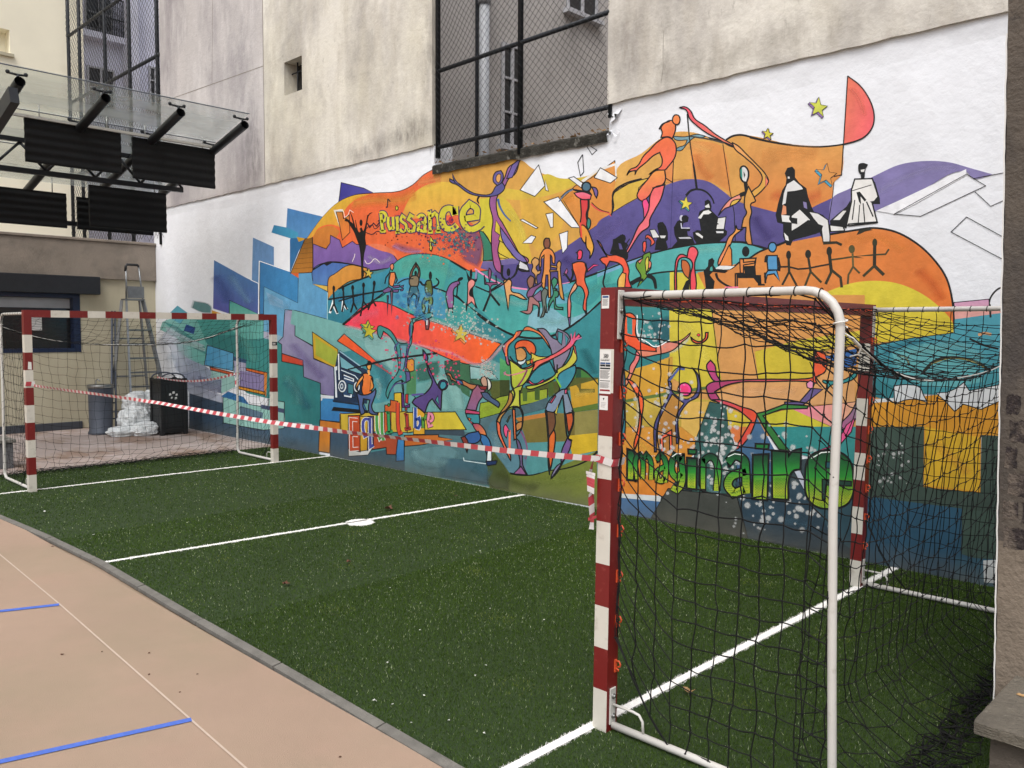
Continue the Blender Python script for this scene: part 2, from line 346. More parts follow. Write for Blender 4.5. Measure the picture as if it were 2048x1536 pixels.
for i, (nm, lb) in enumerate(LN):
    q = K == i; reps = 3; XX = np.concatenate([X[q]+rng.normal(0, .004, q.sum()) for _ in range(reps)]); YY = np.concatenate([Y[q]+rng.normal(0, .004, q.sum()) for _ in range(reps)])
    o = blade_mesh(nm, XX, YY, True, gm); structure(o, lb, 'field marking')
    b = MB()
    if i < 3:
        (x0,y0),(x1,y1),w = LINES[i]; w = w/2-.006; b.add([(x0-w,y0,.006),(x0+w,y0,.006),(x1+w,y1,.006),(x1-w,y1,.006)], [(0,1,2,3)])
    else: b.add([(-6.662+.135*math.cos(a*.2618), -2.15+.13*math.sin(a*.2618), .006) for a in range(24)], [tuple(range(24))])
    pb_ = b.build('paint', M['line_white'], o)
# court markings
def strip(name, pts, w, m, lb, z=.004):
    b = MB()
    for (x0,y0),(x1,y1) in zip(pts, pts[1:]):
        d = math.hypot(x1-x0, y1-y0); nx, ny = -(y1-y0)/d*w/2, (x1-x0)/d*w/2
        b.add([(x0+nx,y0+ny,z),(x0-nx,y0-ny,z),(x1-nx,y1-ny,z),(x1+nx,y1+ny,z)], [(0,1,2,3)])
    return structure(b.build(name, m), lb, 'court marking')
strip('court_line', [(-9.5,-4.86),(-7.78,-4.95),(-6.1,-5.01),(-3.24,-5.147),(0,-5.3)], .0105, M['line_thin'], 'very thin pale line running along the beige court')
strip('blue_stripe', [(-6.24,-5.40),(-6.085,-5.016)], .05, M['line_blue'], 'shorter blue painted stripe farther away on the court', .0042)
for k, (a, c) in enumerate([((-6.24,-5.40),(-6.6,-7.5))]):
    strip('blue_stripe', [a, c], .05, M['line_blue'], 'continuation of the farther blue stripe outside on the left', .0042)
strip('blue_stripe', [(-4.62,-8),(-4.03,-5.877),(-3.828,-5.116)], .042, M['line_blue'], 'longer blue painted stripe in the lower left corner', .0042)
# ------------------------------------------------------------------ the long mural wall
XW = -16.609
wall = empty('mural_wall', (-8, 0, 0), 'long white rendered wall covered by a bright painted mural of dancers', 'wall')
lz = on(1, 0, 868, 331).z; rz = on(1, 0, 1216, 262).z; OX0, OX1 = -8.09, -5.34; ZT = 4.19
b = MB(); T = .3
prof = [(XW-.0,0),(3,0),(3,ZT),(OX1,ZT),(OX1,rz),(OX0,lz),(OX0,ZT),(XW,ZT)]
fr = [(x, 0, z) for x, z in prof]; bk = [(x, T, z) for x, z in prof]; n = len(prof)
tri = tessellate_polygon([[Vector((x, z, 0)) for x, z in prof]])
b.add(fr, [t[::-1] for t in tri]); b.add(bk, list(tri)); b.add(fr+bk, [(i, i+n, (i+1) % n+n, (i+1) % n) for i in range(n)])
b.build('render_coat', M['white_render'], wall)
# lumpy roll of plaster along the top of the paint
b = MB(); vs = []; fs = []; nx = 260
for i in range(nx+1):
    x = XW+(3-XW)*i/nx
    if OX0-.02 < x < OX1+.02: off = None
    z = ZT-.02; a = .007+.005*math.sin(x*3.1)+.004*math.sin(x*9.7+1)+rng.uniform(-.004, .004)
    hgt = .20+.04*math.sin(x*1.3)
    vs += [(x, .0005, z-hgt), (x, -.0012-max(a, .001)*.45, z-hgt*.5), (x, -.004-max(a, .003)*.8, z-.05), (x, -.004, z+.02)]
for i in range(nx):
    x = XW+(3-XW)*(i+.5)/nx
    if OX0-.05 < x < OX1+.05: continue
    for k in range(3): fs.append((i*4+k, (i+1)*4+k, (i+1)*4+k+1, i*4+k+1))
b.add(vs, fs, 0, True); b.build('plaster_ridge', M['white_render'], wall)
# ---- mural: painted shapes laid on the wall, fractions of a millimetre thick
MURAL = r'''T 0
P 2f828a - 1180,540 1252,500 1252,705 1180,750
P cda638 - 1180,742 1252,712 1252,800 1180,806
P 8d8548 - 1180,804 1252,798 1252,868 1180,872
P d8b42c - 1180,870 1252,866 1252,912 1180,918
P dc9438 - 1216,910 1252,905 1252,990 1216,990
P 66742f - 1180,915 1217,908 1219,1040 1180,1030
P 4a74a0 - 1218,988 1252,988 1252,1040 1218,1034
P 4a8a90 - 560,600 640,560 700,490 960,480 1230,640 1240,1000 1000,960 640,885 560,700
P dba05a - 1238,380 1330,300 1500,340 1500,460 1740,560 1790,700 1740,880 1238,860
P d8a04a - 870,380 1040,336 1090,362 1150,368 1225,356 1230,520 1000,540 870,480
P 3a4a50 - 1238,1000 1300,960 1740,900 1992,960 1992,1200 1238,1030
T 1
P 8fb4c8 - 815,505 990,470 990,700 815,700
# left wash and blocks
P 9fa6bd - 150,640 360,790 500,900 490,1010 235,950 120,800
P 747c98 - 330,960 490,1010 490,905 410,890 300,870
P bfc4d4 - 200,930 510,1030 510,1095 235,1010
P 3a4c60>42607a@0,1,300 - 235,1010 505,1090 505,1240 1000,1230 1285,1280 1275,1540 600,1440 235,1350
P 4c6f88 - 860,1290 995,1290 1285,1270 1275,1540 860,1460
P 4ba096>2c7e80@1,0,1000 - 240,400 830,400 830,570 950,600 975,620 975,690 1145,780 1145,880 1285,930 1285,1265 1000,1235 995,1080 860,1050 700,1010 620,950 590,830 590,690 380,620 250,560 190,480
P 6db8ae>86bcb6@-1,0,300 - 60,420 190,400 300,430 380,620 350,790 160,700 110,600 280,640 0,500 20,440
P 3f8f8c - 30,440 130,470 360,640 370,700 180,600 190,560
P a9cdc9 - 130,560 360,650 360,675 150,600
P a6c2c6 - 40,470 130,520 360,630 330,640 60,520
P 6bb8ae - 560,430 830,425 830,570 690,580 560,500
P 2e7c7a - 350,555 600,540 690,572 690,750 590,700 380,620
P 4d9fc9>5fa9d2@1,0,230 1 380,625 590,690 585,830 355,785
P a2d0c8 - 410,820 590,865 620,950 520,1000 490,1012 495,905 405,885
P cf5a2c 1 400,800 625,855 620,874 405,824
P b7b5cf - 590,750 690,770 690,830 850,860 840,1010 620,950 600,860
P 8f84b0 - 640,830 850,860 840,1010 640,955
P 35567f - 592,715 692,742 692,770 592,748
P dc6a2a 1 690,808 858,845 855,868 690,828
P d88434 - 835,850 858,850 850,1045 833,1000
P dd9326 1 620,950 842,1000 840,1024 620,974
P 9ccfc6 1 505,1040 620,1060 720,1100 870,1125 870,1060 997,1080 993,1292 830,1305 508,1248
P 2f72ab - 545,995 670,1040 715,1102 490,1035
P 5d7a90 - 640,1110 825,1165 820,1222 640,1180
P 44506f - 810,1100 995,1135 995,1170 810,1132
P d0482f 1.2 975,692 1145,745 1145,790 975,755
P 1f4a8c - 210,458 285,485 270,537 190,510
P 5aa5b8 - 140,308 225,370 165,455 50,395
B 5f8f90 260,262 415,310 415,372 330,365 240,325
P d99a35 - 415,345 500,375 415,375
P 4f7fb6>5a58a6@-.5,1,300 - 432,-56 700,92 785,130 785,378 555,342 550,372 425,332
P 4fae9f>70bcae@0,1,100 1 555,265 790,378 555,380
P 6b96c6 - 744,-236 912,-160 912,-8 796,-48 790,130 735,105
P 3c80b8>3f8fc6@1,.3,400 1 797,-48 1108,60 1105,290 835,160 830,378 797,378
L ffffff 1.2 795,-48 788,376
L ffffff 1 795,-48 1108,60
L ffffff 1 725,102 785,130
P 6fb0d6>5e9fcb@1,0,400 - 835,160 1105,290 1110,45 1222,42 1225,135 1345,195 1340,420 1085,345 1000,340 985,560 885,520 830,520
P 8fb9da - 850,200 985,270 990,330 880,300
P a2a0bd>7a719c@.5,1,600 1 1000,340 1085,350 1080,550 1225,635 1230,735 1390,800 1400,1040 1285,1015 1285,930 1150,880 1145,745 975,690 975,620 945,600 985,560
P 79b3ad 1 1083,348 1345,420 1540,480 1540,690 1425,655 1225,520 1228,632 1080,550
P b9b8cc - 830,515 880,525 880,580 830,565
T 2
P 4a86c0>5b93c8@0,1,200 - 60,505 350,575 215,760 140,760 140,700 50,665
P 3588b5>46a0c4@1,0,200 - -48,640 60,662 144,700 148,770 88,748 -68,700
P 3d3a96>5552a8@1,.2,220 1 490,300 670,345 750,384 600,404 470,457
P 2d6fa4 - 85,745 215,745 150,850 80,1025 80,760
P cf9e2a - 135,735 215,750 150,775
P 86591e>c07c2c@0,1,280 1 200,752 265,740 262,1020 85,1027
L 5a4018 .6 190,790 263,780
L 5a4018 .6 175,830 263,820
L 5a4018 .6 160,870 263,860
L 5a4018 .6 145,910 263,900
L 5a4018 .6 125,950 263,940
L 5a4018 .6 105,990 263,980
P e06a35 - 85,1025 150,1022 150,1065
# orange sky behind first word
S f2703a>f06c40@1,0,900 1 215,750 340,580 470,457 600,400 760,384 960,368 1060,320 1150,240 1235,190 1240,270 1400,300 1700,300 1700,1000 1500,1010 1300,900 1150,872 1000,895 900,965 700,1010 560,970 265,1010 262,740
S e6b83c>eea43c@.6,1,300 - 215,750 340,580 470,457 600,402 720,392 600,440 520,520 500,600 480,655 400,635 310,665 255,740
P f6f0e6 - 430,520 505,515 505,535 450,535 490,650 478,655
P d08434>ec8038@1,1,260 1 450,535 500,535 510,590 555,560 560,700 500,760 480,650
S d98738>c9762f@0,1,200 - 265,790 275,715 340,660 420,650 480,690 440,760 410,790 365,830 300,800
P 8a68ae>7a5ca4@0,1,200 1 265,790 370,832 402,785 405,722 478,760 500,822 580,770 612,795 690,800 760,800 830,850 890,855 945,930 900,980 700,1008 560,955 400,935 265,1000
S f08058 - 700,800 780,790 900,840 960,920 890,870 790,840
S 4a6fb5>5a86c0@0,1,180 1 265,995 380,938 540,948 600,975 480,1020 400,1060 385,1130 265,1105
P 4f86c0 - 262,1090 380,1120 380,1160 265,1110
P e2bd58 1 262,1112 400,1130 400,1240 385,1175
S e09c44>d98f38@.5,1,200 1 395,1060 440,1030 550,962 700,985 690,1050 560,1090 470,1150 388,1245 383,1150
V 3f97ae>2d7f92@0,1,300 - 385,1240 470,1152 720,1048 850,1000 900,960 870,1180 740,1240 560,1400 500,1425 380,1400
# teal hill, middle
S 4fae9f>3c9b9a@0,1,350 1 740,1250 850,1180 890,980 1000,892 1150,870 1300,895 1500,1000 1560,1040 1600,1300 1700,1500 1300,1450 1000,1330
S 4a9aba - 900,1100 1100,1060 1300,1180 1330,1400 1100,1340 850,1260
L 111111 2.5 470,1152 600,1092 720,1048
C 111111 2 262,1000 380,938 460,940 560,952 700,985
P 1a1a22 - 350,950 440,930 375,968
L 9fc4c4 1 382,1180 380,1395
L 111111 1.2 120,1330 490,1430
T 4
# teal to the right
P 3f9a9e>4fb0a8@.3,1,300 - 0,920 140,1005 260,1040 500,1140 620,1155 800,1130 950,1100 1300,985 1536,900 1536,1140 1290,1180 1090,1360 960,1460 760,1536 500,1536 300,1400 140,1280 -60,1200
S 5aa3c4>6fb5c8@0,1,200 - 300,1080 500,1145 650,1165 950,1110 1100,1180 1000,1250 700,1260 500,1200
S 7ab4c4>8fc0cc@0,1,300 - 650,1340 800,1300 940,1380 1100,1330 1210,1250 1090,1365 960,1460 800,1500 620,1440
S 3f9c9c - 900,1200 1200,1060 1536,930 1536,1100 1250,1160 1100,1290
T 5
P 3a9096>2f828a@0,1,500 - 280,-80 480,110 640,170 800,185 920,160 1050,90 1290,-90 1290,560 1100,480 900,560 500,400 300,250
T 3
P 7ab0ac>5c9a9a@.4,1,500 - 0,95 345,190 960,350 1440,500 1536,480 1700,550 1700,900 1536,1500 840,1370 840,1080 500,900 300,400 110,260 -60,120
P 7ab5b0 - -60,80 345,192 500,240 480,390 300,340 100,255 -75,190
P 3d8890>4a96a0@0,1,300 - 330,420 480,390 745,610 760,800 600,830 480,600
S 8dbcb8 - 560,250 700,250 760,380 740,560 600,460 520,360
P 5a9a98 - 920,520 1100,500 1100,640 940,670 830,780 820,620
B 3c7468 935,520 1120,480 1120,600 1000,650 940,660
B 8fc2bc 1120,560 1300,700 1340,900 1100,890 1000,700
P 2f5f50 1 1160,490 1280,480 1280,680 1200,680 1160,560
P 3f7050 - 1280,510 1360,500 1360,780 1300,740 1250,640
P 8fbcbc>6fa6a8@0,1,100 1 1360,530 1540,570 1540,635 1360,632
P 33523c - 1360,632 1480,640 1480,760 1400,760 1360,720
P 4f8a5c - 860,560 930,560 930,760 850,760
P 587f86>4f757c@1,.5,700 - 840,1082 1320,1050 1560,1100 1600,1500 840,1370
B 6c969c 860,1200 1200,1150 1300,1200 1250,1300 900,1320
B 486e7c 1100,1250 1300,1270 1560,1330 1560,1500 1100,1430
P 3c5866 - 500,1230 840,1170 840,1368 500,1305
P 3d5468 - 245,1050 392,1060 392,1250 500,1240 500,1305 240,1245
V f83a5c>fb6c26@1,0,800 1.2 345,197 590,12 930,130 1040,165 1610,350 1445,508 900,345 480,230
L 111111 3.5 345,197 440,120 590,14
P cfa72c 1 100,255 305,395 305,530 275,540 110,465
P 9cab3c>b0b440@0,-1,200 - 125,300 300,415 298,510 265,520 127,440
P f5632c>f0503a@1,1,400 1.2 355,270 480,375 745,608 300,327
T 3
# coloured blocks round second word
P 3f8fc6>2f6fae@.6,1,300 1 165,780 500,800 540,900 320,915 320,975 165,962
P dfe6ea - 168,757 282,770 282,790 182,786 178,805 168,805
P 111416 - 270,855 545,882 545,910 252,886
P c9782c>d88a30@0,1,200 1.2 160,960 322,980 325,1052 245,1052 240,1225 150,1210
P d9a92e - 320,905 392,908 392,1052 325,1042
P cfb03a 1 325,910 860,890 860,1060 330,1045
P dcc83c>d4b436@-1,0,300 1.3 850,900 1245,895 1332,1037 1000,1040 860,1062
P 3c4c58 - 1000,1042 1315,1042 1322,1090 1110,1076 1000,1076
P d0762c>c0662c@-1,0,200 1.2 838,1082 1110,1078 1110,1095 1230,1115 960,1160 838,1170
P 3f88bf>3472a8@0,1,150 1.2 775,1110 835,1122 835,1285 770,1290
P b9502f>a84a2c@1,0,200 1.2 575,1060 785,1100 770,1237 695,1235 690,1180 575,1197
P dfdfdb 1 388,1180 540,1190 590,1150 592,1170 545,1240 390,1250
P c75028>b84424@0,1,200 1.2 388,925 480,922 484,1215 388,1190
P d9b02e>cf9a2a@0,1,200 1 482,930 590,935 585,1160 545,1200 484,1210
P 55507a 1.2 545,930 590,930 590,1165 540,1205
P c85a2c 1 675,895 730,895 730,1075 675,1060
P dcb832 1.2 755,745 812,740 816,895 780,895 780,830 755,830
P d0622c 1.2 725,800 785,810 785,900 680,890 680,840 725,840
P 5a2e78 1 815,745 832,740 838,850 880,830 880,860 818,860
P c8302c 1 845,755 868,752 866,830 845,822
P e0a82c 1 905,860 960,870 1000,900 1000,1075 910,1075
P e0923a 1.2 860,480 900,470 915,485 915,565 880,575 855,540
# boom box
P 1d3350 - 280,545 300,440 320,400 500,540 540,560 540,830 270,810
P 74b0bc 1 318,445 495,575 495,595 330,540
P e4ecf0 - 275,535 300,530 300,560 288,565 300,780 285,780 278,560
L e4ecf0 1.6 310,430 315,640
L cfe0e8 1.2 330,560 440,605 480,650
L 8fb4c4 1.6 320,410 500,540
P 2a4a70 1 345,590 440,630 440,780 345,765
P 3f7f8c 1 385,665 430,680 430,755 385,745
L e4ecf0 1.4 352,600 430,632 430,650 355,625
L dfe8ee 2 355,765 410,775 412,755
E e4ecf0 1 340,690 34,50
E 2b4668 0 338,690 24,38
E cfdbe4 1 336,690 15,26
E 24405f 0 336,690 7,12
E e4ecf0 1 456,695 26,42
E 2b4668 0 456,695 16,28
P 16283c - 262,800 480,830 480,845 265,815
T 5
# right of dancer: city, hills, discs
P 2f5a48 - 40,375 165,360 160,590 60,500
P 39684c - 240,400 330,440 330,520 480,520 480,600 400,640 240,515
P 86b8b4>a5cac8@0,-1,80 1 240,408 330,425 420,465 465,512 245,512
P 58a868>3f8a58@0,1,160 - 480,340 560,390 560,590 480,590
P 45803c - 1050,430 1100,415 1180,450 1265,540 1265,560 1110,590 1050,540
P 24523c - 1090,420 1130,420 1130,540 1085,560
P 565e2a - 385,530 480,530 480,590 560,600 700,590 860,540 1100,500 1270,500 1270,560 1040,600 700,680 420,680
P 39461f - 480,520 560,520 560,740 480,760
P 8aa52c>a0b034@0,-1,160 1 305,835 325,705 400,690 480,655 560,640 860,590 860,680 660,720 480,785
P 4f6a30 - 660,580 700,580 700,690 665,690
P 44602a - 760,560 800,560 800,680 760,680
P 4e662c - 870,500 910,490 910,640 870,660
P d0a734>c99a2e@0,1,200 - 1040,575 1265,512 1265,705 1060,752
P 6a6228 - 1090,560 1130,540 1130,590 1240,590 1240,620 1120,625 1110,585
P 5f7a32 - 1065,745 1265,705 1265,752 1070,778
P 8d8548>9a9050@-1,0,200 - 1068,780 1265,755 1265,945 1040,965
P 55737a>4a666e@1,0,500 - 305,842 480,790 860,660 880,740 640,800 480,870 340,1010
P 85753a>756a30@0,1,200 - 610,830 860,780 1080,790 1080,965 1030,1010 690,1025 650,900
P c8803c - 600,825 850,780 850,815 640,850
P d8b42c - 1035,965 1262,942 1262,1085 1060,1125 1035,1000
P 4f9092>5fa0a0@1,0,500 - 690,1022 1035,1010 1060,1125 1255,1090 1100,1200 980,1232 870,1247 700,1282 560,1270 560,1170
S 4b7584>5f8a98@0,1,300 - 410,860 560,830 650,900 690,1020 690,1270 570,1265 470,1150 390,1010
P 66742f>7a8438@1,0,700 - 430,1085 560,1267 700,1287 870,1247 1255,1088 1262,1540 660,1432 400,1392 380,1210
B 4f5c30 430,1080 560,1265 560,1410 400,1392 380,1210
C 111111 3-1 560,1266 640,1280 740,1280 870,1245
C 111111 3.4-1.6 1060,425 1120,425 1200,480 1270,560
C 111111 1.4-3 870,1245 980,1232 1100,1200 1200,1150 1262,1090
T 4
# tan field, middle top
V d9a24c>e0aa50@1,1,700 - -140,230 0,205 570,122 650,180 760,235 880,266 1000,266 1150,230 1320,125 1345,350 1536,300 1536,440 1300,560 1110,690 950,800 830,862 700,940 540,948 250,930 250,700 -20,500
S ecae48>e8c048@0,-1,200 - -400,600 -300,400 -160,310 0,300 120,350 240,410 240,500 0,560
S dcc644>dbb848@0,1,300 - 400,430 560,440 760,410 930,355 1130,245 1000,268 880,266 760,235 700,330 560,360 420,360
S d9c63f>dcb944@1,0,300 - 250,430 420,420 540,560 620,760 660,930 540,948 400,900 260,690
P d9cb3e - 240,430 330,420 340,800 250,690
S e0b048 - 560,440 760,420 900,500 880,700 700,850 600,700
P e59a4a>e09040@0,1,200 1 1000,330 1130,265 1320,125 1342,400 1300,560 1110,690 1040,660 900,430
P f2f0ea - 1050,285 1200,185 1330,145 1345,370 1330,370 1320,165 1180,215 1070,300
P e9b456>e0a050@1,0,250 - 1345,190 1536,90 1536,460 1310,560 1300,500 1310,390
S 3c8a6c>357e66@0,1,300 1 235,690 255,690 330,800 345,925 265,925 270,860 262,800
L 111111 1.2 265,690 330,790 400,870 540,945
C 111111 1 545,945 420,905 300,925 265,928
P 7a6fa6>60528f@0,1,100 - 265,930 340,930 500,905 640,950 560,1010 430,1060 300,1000 245,985
# Puissance speckle haze
B 8a5a78 60,640 240,690 260,930 230,990 100,920 60,760
# purple hill
P 5d5594>544a88@0,1,500 - 540,948 640,955 830,866 950,802 1110,690 1300,560 1536,420 1536,900 1300,985 1100,1060 950,1105 800,1130 620,1150 480,1120 340,1040 430,960
C 111111 3 950,1100 1100,1052 1300,980 1536,895
C e88ab8 2.4 200,990 340,1080 500,1138 620,1155
C e88ab8 1.2 840,1120 930,1105 960,1098
C 111111 1.5-3.5 140,1280 300,1400 420,1480 540,1536
C 111111 2.5 960,1460 1090,1360 1210,1250
C 111111 1.5-3 0,925 60,960 130,1000
T 5
C 111111 3 300,-10 380,55 480,110 570,155 660,178 800,186 920,160 1050,90 1120,40
T 6
V e6b25c>dc9c50@1,0,900 - 140,545 330,430 500,300 620,255 760,262 850,290 1010,322 1060,292 1130,280 1540,362 1540,960 1420,905 1200,845 1000,745 700,635 580,640 300,790 130,750 140,640
P e59058>e3924c@0,1,300 - 520,480 585,470 585,650 560,665 520,640
S e2934a>e09a54@-1,0,300 - 720,330 900,340 980,380 1050,740 900,660 740,630
P e0bc4c>dcb048@0,1,200 1 110,745 230,670 390,625 310,705 300,785 200,840 95,905
S 635b9c>544a88@0,1,500 - -20,990 100,905 300,790 560,670 700,635 860,650 1000,740 1060,790 1200,845 1400,905 1540,960 1540,1170 1300,1185 1100,1140 800,1150 500,1205 220,1285 -20,1380
L 3d3a70 1 582,640 565,1190
V 4eb0a6>62b8bc@1,0,900 - -20,1375 220,1285 500,1205 800,1152 1100,1142 1320,1190 1230,1260 1080,1330 880,1400 560,1400 400,1410 250,1450 -20,1480
P 7ab0d0 - -20,1380 300,1270 420,1230 300,1290 150,1350 -20,1420
V 3a9a98 - -20,1480 250,1450 400,1400 560,1375 560,1540 -20,1540
P dccb45 - 560,1375 880,1395 880,1540 560,1540
P e08a45>dd9550@1,0,400 - 780,1380 1000,1340 1250,1260 1360,1190 1540,1160 1540,1540 860,1540
C 111111 2-3.5 -20,1385 200,1300 500,1205 800,1150 1000,1138 1150,1140 1330,1190
C 111111 3-2 1330,1190 1240,1255 1130,1290 1050,1350 940,1370
C 111111 3-2 230,1470 320,1420 450,1385 600,1370 840,1360
C 111111 1.5 100,905 115,745 230,670 400,622
C 111111 3 1010,320 1060,290 1130,280 1220,300 1340,330 1536,362
C 111111 1.5 590,470 582,660 520,620
L 111111 1.2 985,355 1040,720 1075,900 1085,1140
C 111111 1-3 1130,1140 1220,1155 1330,1190
T 7
V e2a458>e38a44@0,1,450 - -10,465 100,490 300,518 560,508 548,690 502,740 490,830 400,872 340,905 150,912 -10,870
P 5b5290 - -10,870 150,912 340,905 400,872 490,830 480,950 560,1040 300,1080 120,1125 -10,1100
S 8d84b6>7f76ac@-1,.3,700 - 490,835 600,772 760,690 900,628 1060,606 1200,615 1320,648 1455,686 1345,712 1290,668 1050,770 880,850 760,905 680,960 480,975
P fafbff - 760,905 880,850 1050,770 1298,655 1300,690 1000,860 870,925
V df9048>ea7c36@.8,.3,900 - -10,1190 130,1120 300,1082 480,1047 640,1020 740,1010 870,1030 1000,1100 1100,1192 1180,1310 1220,1465 1228,1620 400,1620 -10,1600
V e6d442>dcc436@0,1,350 - 440,1400 600,1342 730,1325 870,1337 1000,1385 1130,1475 1228,1600 1228,1640 700,1700 300,1700 250,1480
C 111111 3 480,1047 640,1020 740,1008 870,1030 1000,1100 1100,1192 1180,1310 1218,1465 1228,1630
C 111111 2.5-4 -10,1195 60,1150 170,1110 300,1060 400,1035
S f88464>fb6a72@1,.3,180 - 587,98 660,155 720,240 745,330 735,400 690,460 620,490 562,505 575,300
C 111111 1.5-3 587,96 660,152 720,240 746,330 736,402 690,460 620,492 450,520 300,517 150,497 0,465
L 111111 1.6 587,96 575,300 562,505 550,690 505,700
L 111111 1.1 505,735 495,830 475,960
L 1a1a20 1.1 865,925 1300,685 1415,755 1025,938 865,925
L 1a1a20 1.1 1340,712 1530,676
L 1a1a20 1.1 1350,790 1445,878 1530,840
L 1a1a20 1.1 1515,1060 1300,942 1207,1032 1515,1195
C 111111 2.5 1530,1355 1480,1380 1440,1435 1435,1530
P e0a8cc>e8a8a0@0,1,120 1.2 1225,1455 1435,1435 1440,1560 1228,1600
T 8
P 3d8f90>2f7f82@0,1,300 - 50,90 330,90 328,430 200,480 50,520
B 2f6a74 200,200 328,180 326,330 250,350
P dccc45>d6c23e@0,1,400 - 326,90 590,90 640,565 600,590 500,640 345,560 330,440
P dfa15c - 576,90 795,90 862,565 640,570
P df9a50>e2a25c@-1,0,500 - 770,60 1500,60 1500,290 1200,330 850,395
P d9c53a>d4bd38@0,1,200 - 840,400 1100,330 1500,270 1560,330 1230,400 1190,565 862,562
P dfa462>e0a870@0,1,200 - 590,660 760,585 1180,570 1230,590 1240,420 1440,420 1440,700 1150,722 850,775 640,700
P f57fa8>f0b68c@1,0,380 1.2 1055,742 1450,700 1440,810 1330,865
P d2c838 - 855,790 1060,742 1335,868 900,852
P 2c8a88>3a9290@1,0,500 - 930,850 1450,850 1430,1120 1100,1010 1000,960
P ddab3c>d49c34@0,1,250 - 50,520 200,480 345,430 345,600 300,660 60,705
P d0a040 - 325,430 348,430 348,520 325,520
P cdb24a>bda040@0,1,200 - 60,700 330,655 640,700 560,850 50,850
P 5f7a3c - 50,690 330,640 600,600 600,616 60,706
P dc9a3c>dd8430@0,1,380 - 40,850 560,850 480,1000 320,1240 280,1270 30,1252
P c08a40>b47a38@0,1,350 - 330,660 440,700 370,790 368,1000 250,1000 240,850
P e2b85c - 400,700 560,700 500,930 400,850
P 335c5a>3a625c@0,1,500 1 570,700 672,720 682,850 735,1010 725,1260 460,1260 485,930
P d8c03c - 672,740 822,790 832,850 682,850
P e07c42 - 690,850 805,850 738,995
P 4a7298>3f6486@0,1,300 - 850,790 965,1000 1000,1180 740,1180 725,1000 790,880
P d8dcdc - 25,1250 278,1265 272,1302 25,1277
P 4a74a0 - 25,1275 272,1300 228,1400 25,1375
P 474a44>3c403c@0,1,250 1.2 320,1220 470,1240 730,1258 800,1545 560,1490 220,1395
P 2f4858>2a3c48@0,1,350 - 725,1180 1000,1190 1440,1200 1440,1620 800,1545
P 33525e - 1180,1290 1440,1200 1440,1600 1300,1500
P c4cad8 1.2 1075,1118 1112,1108 1145,1180 1140,1235
L 111111 1.2 577,110 632,560
L 111111 1.5 800,250 858,562
L 111111 1.2 326,440 322,560
T 9
V 52a5b8>3f929c@-.2,1,600 - 640,312 900,265 1190,228 1200,130 1525,85 1525,585 1300,640 1080,650 780,600 640,540
S 66b4ba - 760,340 1000,300 1300,420 1400,560 1100,600 850,520
P e9aaa2 - 1197,60 1520,60 1525,88 1200,132
P 2f7f88 - 620,530 780,590 780,700 660,665 620,620
V e09a2c>dca030@0,1,500 - 620,700 780,690 1080,650 1525,650 1525,935 1380,925 1375,1322 985,1282 990,868 615,872
P e2b52e - 1000,870 1370,940 1370,1310 990,1270
P 43584e>3c4c44@.7,1,500 - 615,870 990,866 985,1282 1375,1322 1385,925 1520,932 1520,1960 1250,1960 1250,1430 598,1352
P 2c5a74>2a5068@0,1,300 - 590,1345 900,1385 1250,1430 1240,1740 1400,1790 1400,2060 560,1900
P 2c5a70 - 1200,1760 1500,1780 1500,2100 1200,2060
P dde0e0 - 1395,1785 1500,1780 1500,1945 1400,1935
P 43584e - 1260,1440 1480,1450 1480,1780 1250,1740
V dde2e4 1.4 782,588 880,580 962,600 985,650 1012,702 940,682 870,684 788,712
P dde0e2 1.4 1072,637 1150,632 1210,605 1262,565 1300,622 1515,578 1515,690 1380,750 1258,714 1200,765 1130,690
P dde0e2 - 640,680 780,672 780,695 640,705
C 24281e 4.5 985,490 1060,420 1170,395 1300,410 1380,440 1442,495
C 8a8248 1.6 1040,438 1170,400 1300,415 1400,460
C 24281e 3.5 805,380 860,390 890,450
C 8a8248 1.4 830,385 870,400 885,440
C 111111 3 1300,265 1400,310 1500,335
C c89468 4 1360,240 1400,228 1450,236
L 111111 1.2 1188,0 1197,225 900,262 640,318
L 111111 3 1440,30 1445,120
# sprayed glows and soft passages
T 1
H b8ccd8 .35 30 60,700 200,760 340,820 480,960
H d4dcea .6 60 20,520 120,620 160,760 180,860
H a8d0cc .5 16 130,560 260,620 370,670
H 7fb8d8 .5 30 860,230 960,300 1040,330
H 4f66b0 .5 30 440,60 520,200 540,300
H 88b8e0 .4 22 560,60 640,180 720,300
H 2f6c8c .4 30 1000,900 1100,1000 1200,1150
H 6fc0b4 .45 26 640,500 700,640 760,760
H 5fa8a4 .4 30 990,860 1080,960 1120,1120
H 8878b0 .45 24 1050,600 1180,760 1320,900
H b8bcd0 .5 40 230,900 360,960 480,1010
H 5d88a4 .4 30 560,1330 800,1370 1100,1420
T 2
H f0a048 .6 30 560,470 760,440 960,440 1100,380
H e84a58 .35 40 900,560 1100,640 1300,740 1450,800
H f8a060 .6 26 1100,300 1180,290 1300,260
H 8a6a9a .5 18 900,800 1000,830 1130,860
H d89ac0 .5 8 895,800 1000,850 1150,850
H c8b8d8 .4 12 700,880 800,940 900,900
H 6fc0b0 .4 30 960,980 1100,940 1250,960 1400,1060
H 3a8fc0 .45 30 440,1210 560,1250 700,1180
H ff7a90 .4 24 560,1420 700,1360 800,1330
T 3
H f8b8c0 .55 9 345,200 600,262 900,350 1200,420 1445,515 1640,350
H e8e8e0 .4 10 930,125 1100,175 1400,270 1620,340
H 9fd0cc .5 26 360,240 520,300 700,330
H 3a7a88 .5 30 620,470 680,600 700,720
H 8ac4c0 .45 26 1160,700 1200,820 1220,880
H a8d4d0 .4 14 610,620 640,700 620,800
